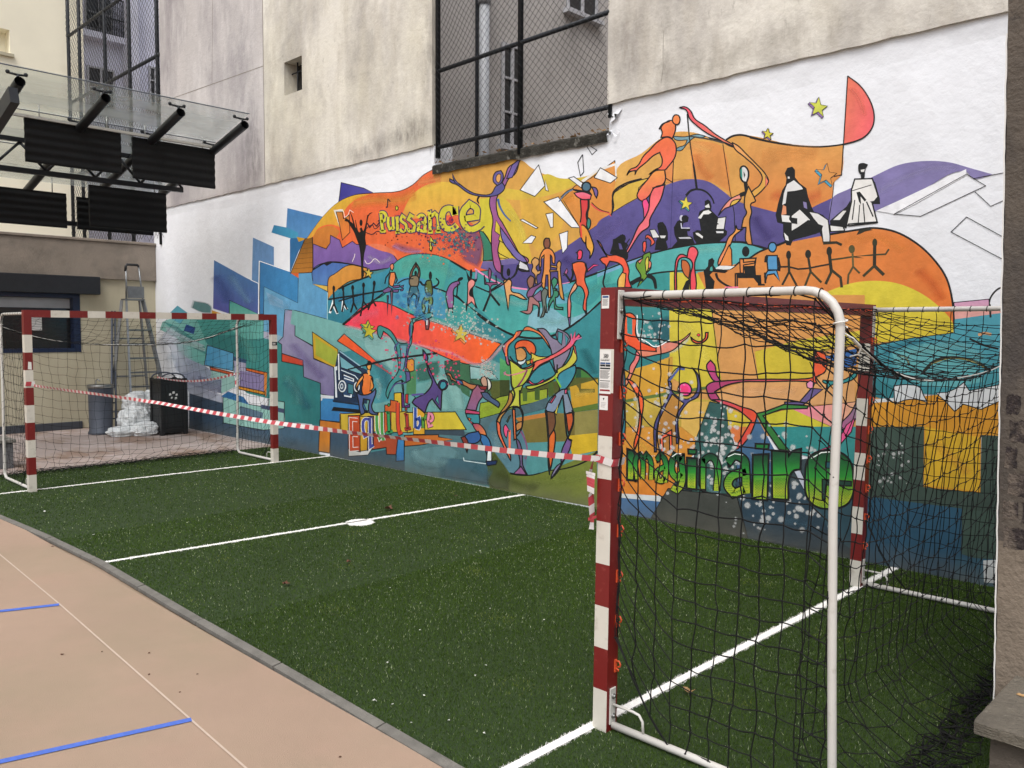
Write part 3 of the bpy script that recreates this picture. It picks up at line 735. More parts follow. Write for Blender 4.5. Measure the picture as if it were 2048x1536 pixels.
H 86b0b4 .5 30 900,1200 1000,1280 1200,1300
H 4a7a88 .4 30 1380,1330 1480,1380 1536,1400
T 4
H f08858 .4 20 20,540 120,700 200,860
H f4e46a .4 20 470,500 560,640 600,800
H e8a040 .5 26 760,480 900,440 1000,400
H 7468ac .5 26 1150,760 1250,700 1400,600
H 4a3c80 .45 26 900,900 1000,960 1100,980
H 8fd0c8 .45 18 300,1180 500,1260 700,1280
H 5ab8ae .5 24 1000,1220 1120,1160 1300,1080
H 9ad4d4 .5 20 700,1400 850,1420 1000,1370
T 5
H 2a7078 .5 24 1140,260 1200,380 1240,480
H 8ab0b4 .45 22 430,920 470,1050 540,1160
H 8a9848 .5 26 700,1360 900,1330 1200,1280
H 4f5a24 .45 26 450,1250 600,1340 800,1390
H b8c44a .4 14 340,760 460,720 560,700
H f0d060 .4 14 1080,640 1160,620 1240,600
T 6
H f8c070 .5 30 620,300 760,360 900,420
H f0904c .45 26 760,420 820,560 900,640
H 7a70b8 .5 26 620,760 700,820 760,900
H 8a80c4 .35 20 640,900 700,1000 740,1100
H 4a3e80 .4 30 1240,920 1300,1040 1380,1120
H 8fdcd0 .45 20 600,1250 800,1200 1000,1190
H ffd070 .5 12 440,620 480,660 520,700
T 7
H f8b060 .45 40 60,600 200,560 420,570
H f07848 .4 30 120,800 300,840 440,800
H f8a04c .4 30 560,1080 760,1070 950,1150
H e06a30 .4 30 1000,1250 1100,1350 1160,1450
H a8a0d0 .5 20 760,800 900,720 1100,650 1250,650
H ff8a78 .5 14 600,160 660,240 690,340
T 8
H e8f4f4 .45 9 130,170 150,330 330,400 460,310
H f4f8f8 .35 10 60,560 110,600 140,700 130,900
H f4e86a .4 24 380,200 480,300 560,480
H f8c890 .45 26 700,640 900,640 1100,640
H 5a9a98 .4 16 590,760 560,900 520,1000
H f0c050 .5 26 100,900 200,1000 240,1100
H e8e8e0 .35 9 820,1000 840,1040 1000,1050
H 4a6a7c .5 24 850,1300 1000,1400 1200,1450
H 8fb8c8 .4 12 560,1150 570,1220 640,1250
T 9
H 8fd4d4 .4 30 760,440 1000,340 1250,320 1400,420
H 2f8098 .45 24 700,360 850,310 1000,280
H f8c048 .5 26 1040,960 1200,1100 1300,1200
H 5f7468 .4 24 700,960 850,1100 900,1250
# loose white sheets
T 4
P f6f7fa 1.1 710,160 762,325 680,412 562,360
P f6f7fa .9 763,280 790,370 765,360
P f4f5f6 1.1 1205,182 1340,262 1285,305 1155,262
P f6f7fa 1.1 950,265 992,253 1100,330 1060,350
P f8f9fc 1.1 752,455 868,415 1042,662 975,660
P f8f9fc 1 768,552 827,542 827,658 806,662
P f8f9fc 1 562,600 585,592 706,662 692,670
P f8f9fc 1 582,785 652,722 688,735 655,787
P f8f9fc 1 875,712 945,688 940,825 903,868
L 22222a 1.2 1062,75 1023,140 1045,248 1072,215 1062,75
L 22222a 1.2 1095,10 1137,78 1175,42 1125,10
T 4
# purple dancer at the top
S b0588c>93609a@-.3,-1,700 1.5 560,125 520,235 480,260 420,370 385,400 385,560 420,620 520,800 560,870 630,920 620,950 500,880 470,800 400,760 385,850 410,960 410,1030 370,1000 340,880 335,700 345,600 318,470 330,400 400,330 440,260 470,180
S 5f5a98 1.4 0,270 60,300 160,370 230,395 330,390 370,330 420,300 440,340 400,390 340,410 240,410 150,385 60,320 0,290
P 5f5a98 1.2 20,225 45,280 80,320 40,300 25,260
S 6a5fa0 1.5 348,290 365,220 410,205 428,240 415,300 380,325
S e6a860 1 370,280 385,235 408,235 405,285 388,305
P 7462a4 1.2 540,125 562,125 500,260 455,270 470,230 500,160
C 3e5f94 3.6-2 385,430 400,490 440,560 488,610
S b07ab0 1.2 240,410 225,440 235,470 220,450 225,420
P dfc83c 1 370,600 400,650 460,760 440,790 390,760 400,720 360,690
S 7a6cae 1.4 400,650 480,760 540,850 600,905 620,940 560,930 480,850 420,760
P dfe0e6 1.3 560,925 620,960 635,1000 620,1005 545,985
C 111111 2.6 540,960 560,1000 640,1010
# ball players and dancers row
T 2
S 14100e - 652,1070 650,960 645,880 635,810 618,760 590,690 565,650 545,615 560,610 600,650 635,700 645,690 640,668 655,660 668,690 680,655 692,610 700,560 706,560 700,620 690,690 684,740 690,800 676,870 668,960 664,1066
C 14100e 2.4-.8 600,665 585,600 572,560 560,530
C 14100e 2.2-.8 565,640 545,600 525,585 518,570
C 14100e 2-.8 696,610 706,570 722,548 740,540
C 14100e 2-.8 625,710 612,640 605,600
L 14100e 3 520,600 560,610
E 14100e 0 650,622 12,26
C f4e8dc .8 440,525 500,520 520,580 545,560 560,520 590,540
C f4e8dc .8 580,935 600,880 600,870
C f4e8dc .8 680,920 700,950 730,940 760,910 800,940
E 14100e 0 432,1148 11,24
E 14100e 0 506,1148 11,22
E 14100e 0 583,1142 12,22
E 14100e 0 670,1122 12,22
E 14100e 0 755,1108 12,24
L eef4f2 3.4 432,1240 400,1345
L eef4f2 3.4 432,1290 462,1350
L eef4f2 3.4 508,1240 500,1330
L eef4f2 3.4 512,1280 540,1315
L 111416 2.4 388,1236 820,1168
L 111416 2 470,1250 640,1200 820,1165
L 111416 2.6 430,1170 434,1270 405,1330
L 111416 2.4 434,1270 462,1345
L 111416 2.6 508,1160 512,1260 498,1335
L 111416 2.4 512,1260 540,1318
L 111416 2.6 583,1150 590,1260 568,1340
L 111416 2.4 590,1260 618,1318
L 111416 2.6 670,1130 668,1250 645,1370
L 111416 2.4 668,1250 715,1310
L 111416 2.6 755,1120 742,1240 705,1320
L 111416 2.4 742,1240 770,1290
L 111416 2.2 735,1255 824,1190
# mediating figure with boats
S f08c50 1.3 885,1020 918,1018 925,1060 905,1135 880,1120
S f09068 1.2 885,960 905,948 912,975 900,1005 888,990
L 111416 2 880,1020 850,1060 840,1110
L 111416 2 920,1020 940,1080 925,1110
P 7a5a90 1.3 822,1165 870,1135 900,1150 880,1175 830,1185
P 7a5a90 1.3 900,1130 960,1120 955,1140 910,1145
P 7a5a90 1.3 900,1160 955,1155 945,1178 910,1178
P 7a5a90 1.2 965,1130 990,1122 985,1140 968,1140
P 7a5a90 1.2 965,1155 990,1148 985,1165 968,1168
P 7a5a6a 1.2 886,1170 905,1170 895,1370
P 5a4a6a 1.2 858,1205 870,1205 862,1370
# green and brown dancers
S 7a5a48 1.5 1040,1100 1040,1040 1070,970 1090,940 1118,990 1122,1040 1112,1080 1100,1060 1110,1000 1090,970 1065,1010 1055,1060
E 14100e 0 1090,955 8,20
E 111416 0 1087,1025 11,20
S 8a7a60 1.5 1045,1060 1075,1045 1108,1055 1112,1100 1100,1130 1050,1130 1035,1100
S 3f7480>2f5f90@0,1,200 1.5 1045,1130 1100,1130 1115,1200 1105,1260 1090,1310 1085,1260 1095,1210 1070,1190 1040,1240 1030,1320 1025,1230
E 111416 0 1205,1045 13,34
S 5f7038 1.6 1165,1110 1180,1085 1210,1082 1220,1140 1215,1200 1180,1210 1165,1170
C 111416 3 1120,1090 1150,1120 1175,1110
C 111416 3-2 1215,1140 1260,1120 1272,1095 1250,1065
S 6f8a50 1.5 1165,1215 1205,1205 1225,1240 1200,1330 1195,1390 1180,1390 1190,1300 1195,1240 1160,1260 1165,1310 1148,1360 1140,1260
C 111416 1.8 940,1110 1000,1075 1070,1070
C 111416 2.2 1225,1140 1330,1175 1420,1220 1500,1285
# purple bending figure
S 8a5f98>a06aa0@0,1,200 1.5 1340,1160 1370,1110 1430,1085 1440,1105 1395,1150 1390,1250 1385,1305 1348,1305 1330,1200
E 111416 0 1445,1072 24,13 -25
L 111416 2 1425,1110 1415,1210
L 111416 1.8 1350,1305 1350,1345
L 111416 1.8 1382,1305 1382,1345
L 111416 2.4 1410,1200 1480,1270
T 4
E 111416 0 170,1030 11,38
S 111416 - 130,1000 165,1060 205,1075 215,1000 222,1000 215,1090 195,1110 190,1200 225,1310 205,1300 180,1250 150,1240 135,1335 128,1310 145,1200 150,1110 140,1060
S f09890 1.4 148,1095 175,1075 200,1090 198,1120 165,1160 160,1200 190,1220 205,1290 175,1255 140,1280 145,1150
L 8a84a8 3 215,1000 208,1070
L 111416 2 205,1130 310,1175 420,1100
L 111416 3.2 325,1190 268,1330
L 111416 3.2 325,1190 400,1285
S 8a4f78 1.2 300,1100 330,1100 380,1100 380,1115 335,1125 330,1190 318,1190 310,1120 280,1115 280,1040 290,1100
S 8a4f78 1.2 308,1020 316,985 330,1000 330,1050 318,1100
L 111416 1.8 276,1040 280,1110 300,1115
L 111416 1.8 370,1040 372,1105
E 111416 0 470,1018 15,32
S eaa568>e8b878@0,1,200 1.6 430,1085 460,1075 490,1085 495,1170 560,1190 618,1235 590,1235 500,1200 480,1200 468,1330 455,1240 440,1150
C 111416 4-2 420,960 425,1060 450,1075
C 111416 4-2 550,960 520,1040 480,1075
C 111416 2 480,1060 430,1110 330,1170
# centre group
S 8a5540 1.8 752,790 765,748 795,748 803,790 790,825 765,825
S f09048>e8a050@0,1,300 1.6 735,860 765,828 805,832 838,880 840,950 825,945 815,890 805,880 805,1000 808,1220 790,1220 785,1040 770,1040 760,1150 742,1140 750,1000 755,880 735,900 730,970 718,1000 720,900
S e0a868 1.5 655,930 680,900 710,915 712,950 690,980 705,1010 730,1000 720,1030 700,1040 700,1110 685,1110 680,1040 655,1010 665,970
S e0a050 1.5 858,950 875,925 890,945 885,985 895,1100 915,1240 895,1230 870,1110 865,1010 800,1015 800,1000 855,1000
P e0a050 1.4 808,960 858,970 858,985 808,975
S 9a6a58 1.6 620,1080 645,1045 672,1060 672,1110 650,1160 640,1150 625,1120
S 8a5a88 1.6 620,1180 640,1150 700,1120 735,1095 740,1110 690,1160 660,1210 630,1230 618,1210
S b07a78 1.5 635,1215 665,1215 715,1265 718,1310 715,1370 705,1370 705,1290 665,1275 660,1320 640,1350 560,1330 620,1325
S 6f7a70 1.5 735,1180 755,1145 780,1160 782,1190 770,1230 780,1340 768,1340 760,1280 750,1370 725,1380 745,1330 738,1240
S 3f9070 1.6 815,1085 835,1058 858,1075 858,1110 840,1140 870,1180 862,1215 845,1220 855,1290 905,1300 905,1318 840,1312 830,1240 800,1290 790,1330 795,1250 825,1200 822,1130
L 111416 1.5 820,1150 860,1150 860,1165 835,1165
P 8a6a90 1.3 665,1215 730,1160 735,1250 700,1250
# orange man with cap, right of group
S fb4a6a 1.6 1020,870 1035,842 1055,845 1060,880 1045,915 1020,915 1025,880
P 111416 - 1003,862 1030,845 1025,872
S f2703c>ec6048@0,1,200 1.6 1020,935 1060,935 1085,950 1080,1080 1110,1180 1095,1240 1092,1330 1072,1320 1070,1260 1080,1200 1045,1130 1010,1130 1010,1070 985,990 980,950
S f0b080>f07078@0,1,250 1.6 1005,1100 1020,1130 965,1210 970,1270 965,1380 945,1380 945,1240 955,1200 985,1130
S 7a5a98 1.3 948,1380 965,1380 962,1450 955,1450
L 111416 3 1085,950 1098,1000 1100,1020
P f04a8a 1.2 1100,1000 1150,955 1195,960 1150,975 1110,1010
C 111416 3 980,990 985,1040 965,1090 930,1040
P c06aa0 1.2 918,1020 938,985 945,1010 930,1045
L 111416 1.3 905,1045 930,1035
L 111416 1.3 905,1030 930,1030
P 111416 - 1070,1320 1100,1330 1098,1360 1085,1355
# flying acrobat in the middle
S 4f7488 2.2 1060,320 1085,298 1120,310 1125,350 1100,372 1065,360
S 7a5fa0 1.6 1135,335 1170,345 1185,380 1175,425 1160,400 1150,365
P 111416 - 985,350 1060,362 1120,370 1140,400 1120,440 1060,420 1000,400 990,380 1060,395 985,362
S f8809a>f05a6a@0,1,60 1.5 995,385 1060,375 1100,385 1132,400 1125,435 1060,435 1015,410
S d83a44>e05540@0,1,250 1.8 1045,435 1115,440 1105,520 1100,600 1085,680 1065,700 1045,640 1052,560
C 111416 3.4 1110,430 1110,500 1095,560 1105,620
S 3f8f80 1.6 1105,580 1125,600 1120,660 1105,680 1095,630
S f0983c>f0b848@0,1,200 1.7 1060,640 1090,660 1130,740 1152,820 1140,870 1118,910 1122,860 1095,820 1090,720 1085,790 1060,760 1048,650
L e04a3c 2.6 1045,620 1055,740
C d85048 2.4-1.4 1130,470 1160,500 1200,525 1270,545 1290,570
C 111416 1.2 1135,460 1165,490 1210,520 1275,540
C 4a6a88 2.4-1.4 985,355 930,385 890,430 872,455
C 111416 1 990,345 935,372 885,420
C 111416 2-2.6 1290,565 1310,500 1308,380 1400,310 1536,270
# bending orange dancer
S f8703c>f04a48@0,1,500 1.7 1200,915 1220,900 1260,895 1230,850 1180,765 1185,765 1262,880 1330,880 1390,900 1420,950 1435,1010 1430,1060 1455,1140 1345,1140 1345,1080 1380,1030 1385,980 1350,945 1280,930 1250,990 1235,1080 1238,1040 1245,960 1225,945
S eec468>f0a848@1,0,60 1.4 1345,1140 1350,1070 1380,1020 1410,1030 1400,1140
C 111416 2.4 1235,1050 1228,1110 1245,1150
P 111416 - 1285,870 1310,760 1350,730 1385,712 1408,735 1400,775 1430,800 1400,850 1430,890 1420,920 1330,880
P 5d5594 - 1360,785 1378,800 1385,850 1360,840
L 111416 1.3 1385,830 1438,755
T 6
# big leaping figure
S 7aa0ac 1.2 590,290 680,295 780,275 850,290 820,300 760,300 700,350 650,405 610,405 620,385 680,360 700,320 600,315
S f88a50>f87848@0,1,150 1.7 490,225 520,185 580,165 605,200 600,260 580,310 550,295 490,300 500,260
C 111416 2.2 475,235 500,195 560,170
S fb9050 1.8 582,155 600,122 630,125 642,160 625,195 595,190
S fb7a48>fa6f58@0,1,400 1.8 545,298 600,340 612,400 600,460 550,530 520,560 450,560 390,600 440,560 490,530 500,480 480,420 430,445 370,500 300,560 280,600 285,565 240,575 215,605 240,560 300,530 350,450 400,400 470,330
S f5a04c>fb6f60@0,1,300 1.7 520,560 525,640 490,700 440,700 400,760 360,800 345,810 300,775 305,740 380,640 440,570
S fb4f9a>fa5f78@0,1,300 1.5 345,805 375,790 400,850 405,900 355,965 350,880
S fb6f70>fb7f90@0,1,600 1.8 440,700 520,680 490,790 440,880 400,960 395,1010 330,1060 250,1180 220,1230 205,1225 260,1120 310,1010 350,960 390,880 405,760
C 111416 2 520,570 525,640 500,680 420,705
# long bow arm and hanging swing
S f8506f>f08c6a@1,1,400 1.7 635,62 680,55 725,85 760,150 840,205 920,270 1000,320 1100,375 1060,375 960,320 850,260 770,200 720,150 690,80
P 111416 - 850,290 960,320 1060,360 1100,385 1000,350 900,325
C 3f3f3c 2.2 720,290 900,320 990,345
C 111416 2-1.4 700,110 715,280 735,430 765,590 775,715
P 111416 - 740,500 765,560 785,710 768,715
C 111416 3.5-2 690,765 730,725 790,715 850,735 900,790 915,830
S f0a868>e8b050@1,1,400 1.7 1060,340 1110,370 1170,430 1250,510 1330,600 1350,650 1320,700 1260,760 1215,790 1215,740 1280,680 1300,620 1250,540 1150,450 1080,390
P f07f68 1.2 1325,610 1352,650 1325,700
S e8e8e6 2.4 1125,590 1130,540 1155,530 1185,560 1190,610 1175,660 1150,655 1130,630
P 3aa090 - 1125,560 1138,540 1142,640 1128,610
P 111416 - 1150,570 1165,600 1155,625
P 111416 - 1150,655 1185,670 1180,760 1115,780 1120,745 1160,730
S f09a88 1.5 945,930 985,860 1050,790 1120,755 1130,790 1080,830 1050,850 1000,870
S e0b850 1.3 1060,810 1130,790 1090,830 1040,850
S e4a850>dc9050@0,1,400 1.8 1160,780 1190,690 1215,740 1240,790 1245,810 1210,830 1215,900 1200,960 1220,1160 1180,1150 1170,1020 1135,1020 1150,950 1175,900 1160,860
S eea44c>f08a68@-.3,1,300 1.7 1090,1000 1105,1035 1150,1030 1075,1090 1050,1150 980,1280 950,1330 945,1300 1000,1180 1030,1100 1080,1050
P e89048 1.6 1035,1160 1055,1200 1058,1330 955,1330
P eef0f0 - 905,1360 960,1325 1080,1330 1040,1355
# drawn readers, black on the purple hill
P 111416 - 80,1230 105,1150 105,1115 150,1100 165,1078 200,1080 210,1110 190,1150 215,1200 230,1240 215,1275 120,1240
P 5d5594 - 150,1145 170,1150 185,1195 160,1195
L 111416 1.3 190,1180 240,1110
P 111416 - 440,1200 450,1130 460,1110 400,1035 440,1040 480,1100 460,1010 465,985 505,975 530,1010 545,1060 545,1120 530,1130 545,1180 530,1200
P e8e8e8 1 400,1040 440,1035 482,1100 425,1105
P e8e8e6 - 480,1085 530,1085 520,1105 490,1105
E 111416 0 490,1000 24,24
P 111416 - 575,1180 620,1130 598,1080 592,1020 620,970 650,955 690,920 712,940 705,975 670,985 660,1020 725,1030 720,1050 700,1050 705,1085 740,1095 760,1150
E c9c9d8 0 655,945 16,24
E 111416 0 680,950 26,28
L c8c8d8 1.5 650,985 655,1025 720,1025
P d0d0da - 630,1100 720,1095 735,1110 640,1110
P 111416 - 745,1060 780,1040 810,1045 790,920 800,890 840,870 840,810 865,795 885,810 895,850 890,880 930,920 950,940 950,1010 990,1030 1020,1050 1015,1080 960,1130 780,1155 750,1110
P e8e8e6 - 785,945 830,890 870,880 895,900 870,915 830,915 810,950
P e8e8e6 - 840,850 872,830 882,862 850,862
P e8e8e6 1.2 760,1060 790,1060 830,1090 825,1115 770,1080
P e8e8e6 1.2 945,945 1010,935 995,1035 930,1035
L 111416 2 880,1005 950,990
P e0e0e4 - 930,1050 990,1050 990,1065 935,1065
# coloured row under the curve
S f05a4c 1.5 345,1180 350,1135 370,1130 372,1180 360,1220 350,1215
S e86048 1.4 370,1085 390,1080 432,1120 440,1140 405,1170 410,1130 380,1100 368,1115
S 6f9a34 1.7 345,1245 400,1215 410,1240 400,1290 410,1340 370,1390 385,1410 300,1500 330,1410 290,1330 300,1290 345,1260
S dcd050 1.3 375,1260 390,1255 392,1340 370,1380
S f08a70 1.3 395,1280 412,1300 405,1340 388,1350
S f8a088 1.2 305,1290 345,1270 320,1310
C 111416 7-4 380,1400 430,1430 450,1510
C 111416 6-4 250,1470 310,1440 350,1440
S f8606c>f04a58@0,1,300 1.9 705,1220 720,1180 755,1175 785,1215 770,1270 760,1300 770,1510 755,1540 725,1540 725,1400 740,1300 690,1260 640,1270 625,1300 615,1540 600,1540 600,1380 620,1260 650,1235 700,1250
S d0703a 1.6 655,1280 690,1285 720,1330 712,1430 680,1400 655,1340
P 111416 - 650,1540 690,1450 720,1430 715,1540
P 111416 - 865,1330 870,1280 900,1262 918,1285 910,1320 930,1350 880,1400 920,1450 910,1520 850,1520 840,1420 830,1370
P 4fb0a6 - 885,1340 900,1330 905,1370 880,1365
C 111416 4-2.4 930,1385 945,1430 1010,1480 1060,1500
P 111416 - 905,1350 980,1355 1025,1370 1000,1385 900,1375
E 111416 0 1168,1212 30,42
P e09048 2 1130,1270 1250,1265 1240,1330 1240,1400 1100,1400 1100,1510 1085,1510 1085,1390 1140,1385
P 111416 - 1150,1330 1245,1325 1250,1400 1290,1400 1295,1475 1270,1475 1230,1425 1100,1425 1100,1390 1160,1385
P e08a48 1.6 1120,1270 1150,1275 1150,1300 1240,1290 1240,1305 1150,1320 1150,1385 1125,1385
L 111416 2.4 1265,1478 1320,1478
L fb80a0 2 1000,1500 1110,1498
S 5a9fd0 1.8 1350,1180 1365,1145 1400,1145 1412,1180 1390,1215 1365,1210
P 5a9fd0 1.8 1335,1245 1420,1245 1425,1360 1345,1360
L 111416 5 1335,1250 1328,1300
L 111416 3.6 1425,1260 1440,1330 1435,1370
P 5a9fd0 1.8 1345,1365 1415,1360 1440,1450 1395,1390 1340,1400 1325,1470 1318,1410
L 111416 3 1322,1380 1325,1465
T 7
E 1c1c16 0 233,1170 15,26
E 24241c 0 350,1165 18,26
E 24241a 0 477,1148 17,28
E 55502c 0 612,1135 19,25
E 33331c 0 750,1097 15,26
L 1f1f18 2.6 180,1242 230,1240 290,1255 350,1250 400,1240 480,1225
L 3f3c20 2.6 480,1200 560,1190 620,1180 690,1190 610,1180 740,1170 815,1165 835,1135
L 2a2a1c 3.6 233,1190 237,1280
L 2a2a1c 3.2 237,1270 195,1350
L 2a2a1c 3.2 237,1270 280,1350
L 2a2a1c 3.6 352,1190 365,1270
L 3a3820 3.2 365,1270 330,1360
L 3a3820 3.2 365,1270 430,1335
L 24241a 5 478,1170 490,1270
L 2f2f1e 4 490,1270 455,1345
L 2f2f1e 4 490,1260 545,1305 552,1365
L 5a5430 3 617,1160 620,1240
L 4a4628 3 620,1240 592,1290 588,1345
L 4a4628 3 620,1240 660,1280
L 26261a 5 750,1110 748,1240
L 3a3820 4 748,1235 680,1298
L 2f2f1e 5 748,1235 805,1290
# black seated pair
P 111416 - 210,680 225,648 255,640 272,660 272,705 300,740 340,770 350,820 375,890 385,910 440,930 475,970 485,1090 440,1090 420,1035 340,1060 260,1080 245,1115 220,1110 200,1060 200,985 165,975 155,930 170,860 195,780 215,750 220,710
P e8e8e8 - 225,745 265,722 310,760 320,775 270,785 225,790 215,860 195,870 205,800
P e89a70 - 200,870 218,880 220,925 190,930
P ecebe9 1 250,935 300,895 365,960 250,1028
P ecebe9 1.4 355,910 410,920 470,960 482,1060 480,1092 440,1092 430,1010 380,950
P 111416 - 245,945 285,950 285,985 245,980
P ecebe9 - 190,930 240,935 235,955 250,975 195,970
P 111416 - 250,1030 350,960 440,995 430,1030 320,1060
P 8a80b0 - 320,850 340,855 345,895 325,885
P ecebe9 - 228,700 238,700 240,712 228,712
P ecebe9 - 205,1035 230,1060 235,1085 215,1080
L 2c2a1c 4 440,1100 520,1095 552,1110
P 2c2a1c - 640,1050 655,1022 710,1010 740,1020 690,1030 660,1045
P ecebe8 1.6 480,990 560,1000 570,1025 485,1030
S 111416 - 650,650 655,625 680,618 710,628 695,655 690,690 670,690 655,675
P f2f0ec - 665,660 690,655 685,672 668,672
P 111416 - 665,690 690,690 688,712 668,710
P f2f0ec 2 630,715 735,712 745,740 775,830 760,860 735,860 765,975 600,995 580,990 610,850 610,780
P 111416 - 735,715 752,735 780,830 782,865 740,865 720,850 745,845 765,820 750,760
P 111416 - 480,965 580,880 605,840 600,900 580,1010 545,1000 485,990
P ecebe8 - 500,960 560,905 580,905 540,960
P 111416 - 640,795 660,790 700,840 690,850 665,820 668,870 655,850
L 111416 1.6 630,840 615,960
L 111416 1.4 660,870 650,985
L 111416 1.6 680,860 690,975
L 111416 2 700,850 740,940
L 111416 1.2 615,785 730,750
L 111416 2.2 590,985 765,972
# T8 goalkeeper figures behind the net
T 8
S f8683c>f2542c@0,1,300 1.8 60,170 100,170 128,200 125,290 145,330 200,360 250,380 240,420 150,420 130,390 60,340
P 3a8f90 - 72,190 105,200 105,300 75,290
S f09a90>e88868@0,1,100 1.5 130,390 250,400 250,375 290,350 400,330 455,285 450,300 400,345 350,390 250,418 150,425
C f4fafa 1.4 135,180 145,310 200,345 240,370 330,330
S f07080>e89a70@0,1,200 1.6 130,395 150,420 120,500 95,560 60,620 50,600 85,540 90,490 120,440
S fb6a38>f06030@0,1,400 1.9 70,560 110,580 155,640 172,700 165,780 150,900 120,990 115,960 140,860 145,700 110,620
S 2f7f92 1.7 48,450 62,560 62,700 60,900 45,960 40,700
S fb5a34 1.9 455,310 470,325 505,340 540,320 545,285 560,285 555,320 525,345 490,350 465,335
E f04a50 1.3 503,300 10,8
L 4f5f9a 3.4 325,575 385,500 420,505
C 111416 1.4 318,570 380,495 420,500
S 55558f>4a4a80@0,1,300 1.7 320,575 335,580 345,640 430,685 485,650 490,540 460,490 500,540 502,665 440,705 385,790 382,950 370,950 372,780 415,710 345,655 300,740 255,850 250,1000 238,1000 238,840 270,760 325,650
S fb4a9a 2 380,630 395,595 430,588 458,615 455,650 425,665 395,655
E f83f80 0 420,628 24,24
P fb6a44 1.7 272,910 342,868 345,990 330,990 328,900 290,920 292,1000 278,1000
S d8487c>b84a88@0,1,120 1.9 552,480 575,452 600,480 612,540 635,575 605,580 565,530
S b0407c>f0602c@1,0,350 1.9 635,578 780,568 900,565 1150,562 1190,555 1200,400 1250,400 1270,440 1262,520 1205,560 1215,590 1160,580 900,580 750,583 660,605 600,640 620,670 635,700 580,690 555,640 550,610 580,585
S f05530>c84a68@-1,0,260 1.9 580,688 640,690 760,730 850,770 850,800 735,985 720,985 820,815 740,750 650,715
P f09ac0 1.5 1150,590 1175,572 1200,590 1185,625 1155,615
P 6a5a90 1.8 1180,620 1250,625 1130,720 1020,715 1020,702 1110,700
P 3a8a3c>2a6a34@.3,1,300 1.9 850,770 900,760 1020,715 1160,725 1155,740 1000,745 890,785 1020,960 1050,995 985,985 900,860
S 2f8f90 1.6 1250,570 1300,575 1370,570 1450,520 1450,545 1370,590 1300,600 1260,650 1275,600 1248,580
S 2f8f90>c05a90@-1,1,250 1.7 1330,860 1420,760 1470,640 1490,560 1530,560 1520,700 1440,810 1340,880 1320,885
P f25f98 1.5 1440,800 1420,880 1350,960 1200,1000 1310,960 1370,880 1390,840
S 2f8f90 1.6 1500,500 1550,560 1560,680 1520,760 1480,800 1500,700 1510,600
P 2a5fa0 - 1260,430 1450,380 1450,480 1380,500 1300,450
C 111416 1.6 1170,460 1195,520 1215,590 1240,615
# star points
G 4
X 2 712,1025 40 d8bc4c 6a5a20
X 2 705,1460 62 c8c43c 4fa08c
T 3
X 3 557,250 66 c9bd34 5aa88c
X 3 1290,270 78 d8c050 f08a48
X 6 1350,275 44 e4d848 9a78b8
X 6 690,830 58 e8d850 3fa0a0
X 7 412,285 62 d8de58 9a78b8
X 7 108,445 36 dccf44 a078b8
X 7 460,690 70 e09a50 4fa8c8
T 3
# seated man on the boom box
S e8a04c 1.6 540,510 560,495 572,520 565,560 545,555
P 1a1a1a - 540,490 560,484 576,500 570,515 545,505
S f0843c>e87430@0,1,150 1.6 500,600 530,585 560,600 580,620 580,700 560,760 510,770 495,720 505,650
L e8a04c 3 550,560 555,600
S f2a04c 1.5 470,640 505,600 510,615 480,665 460,700 462,720 480,740 455,720 450,690
S e89040 1.4 570,620 585,660 590,700 560,730
S 586a9c>4a5f90@0,1,200 1.7 455,740 500,760 570,745 605,710 610,730 590,800 575,850 600,900 625,905 620,920 560,905 550,860 560,800 510,790 505,850 520,900 490,920 480,880 470,810
# hand-stand acrobat
S 3f8f88>4a9aa0@1,0,200 1.4 625,215 640,205 670,215 720,240 760,290 790,340 850,345 880,330 875,260 880,200 900,160 1000,110 1060,100 1060,130 960,160 915,180 900,260 895,340 870,400 860,480 850,560 870,640 840,660 820,640 830,700 830,760 820,700 815,640 770,660 720,740 705,790 690,760 710,680 770,600 790,560 780,450 770,370 720,290 670,250 650,310 635,300
P 3f8f88 1.2 890,150 940,140 1000,105 990,130 930,160 895,165
S 6aa0b0 1 800,360 860,360 850,440 830,560 800,560 810,450
C 4a4078 2 790,340 760,380 790,450
C 4a4078 2 885,200 880,330 860,420 845,540
C 4a4078 1.8 870,620 850,660 770,670 720,730
P 5f5a90 1.2 840,570 880,575 885,640 850,660 850,600
L 111416 3 520,522 740,470 980,440 1100,425
L 111416 2 385,555 520,522
C 111416 1.2 900,150 910,230 880,330
P 8a4f58 1.5 1003,150 1030,150 1040,175 1030,235 1010,235
P d8e4e4 - 1012,160 1026,160 1022,200 1012,200
# purple gymnast
S 544a88>5a4480@0,1,400 1.8 985,395 1025,460 1020,490 1060,600 1110,690 1135,710 1135,770 1130,885 1080,820 1060,790 1035,815 1000,905 960,870 920,840 900,820 920,790 1000,750 1050,690 1060,650 1030,580 1010,490 990,450
P 4a9a9c 1.3 1105,765 1115,840 1085,800
P 4a9a9c 1.2 900,755 1000,745 930,785
L 544a88 3 895,760 990,752
S 3a3060 1.6 1110,690 1120,650 1160,640 1185,670 1170,710 1135,725
S 3f9aa8 1.2 1122,690 1135,655 1165,655 1172,685 1150,712 1130,710
# dabbing dancer
S c9a088 1.6 1480,610 1500,640 1500,690 1475,700 1450,660 1455,620
S dcdcd0 1.6 1490,610 1525,650 1530,700 1505,730 1500,650
S a06078>8a6088@0,1,200 1.7 1410,680 1450,690 1480,720 1470,760 1430,820 1410,885 1330,875 1360,790 1385,720
S c07a4c 1.5 1165,590 1200,585 1230,630 1300,640 1360,670 1420,680 1385,715 1330,690 1270,665 1220,640 1215,650 1200,610
P 3a6aa0 1.4 1240,630 1300,650 1310,680 1260,655
P 8a2a2a 1.2 1430,690 1500,690 1490,720 1450,715
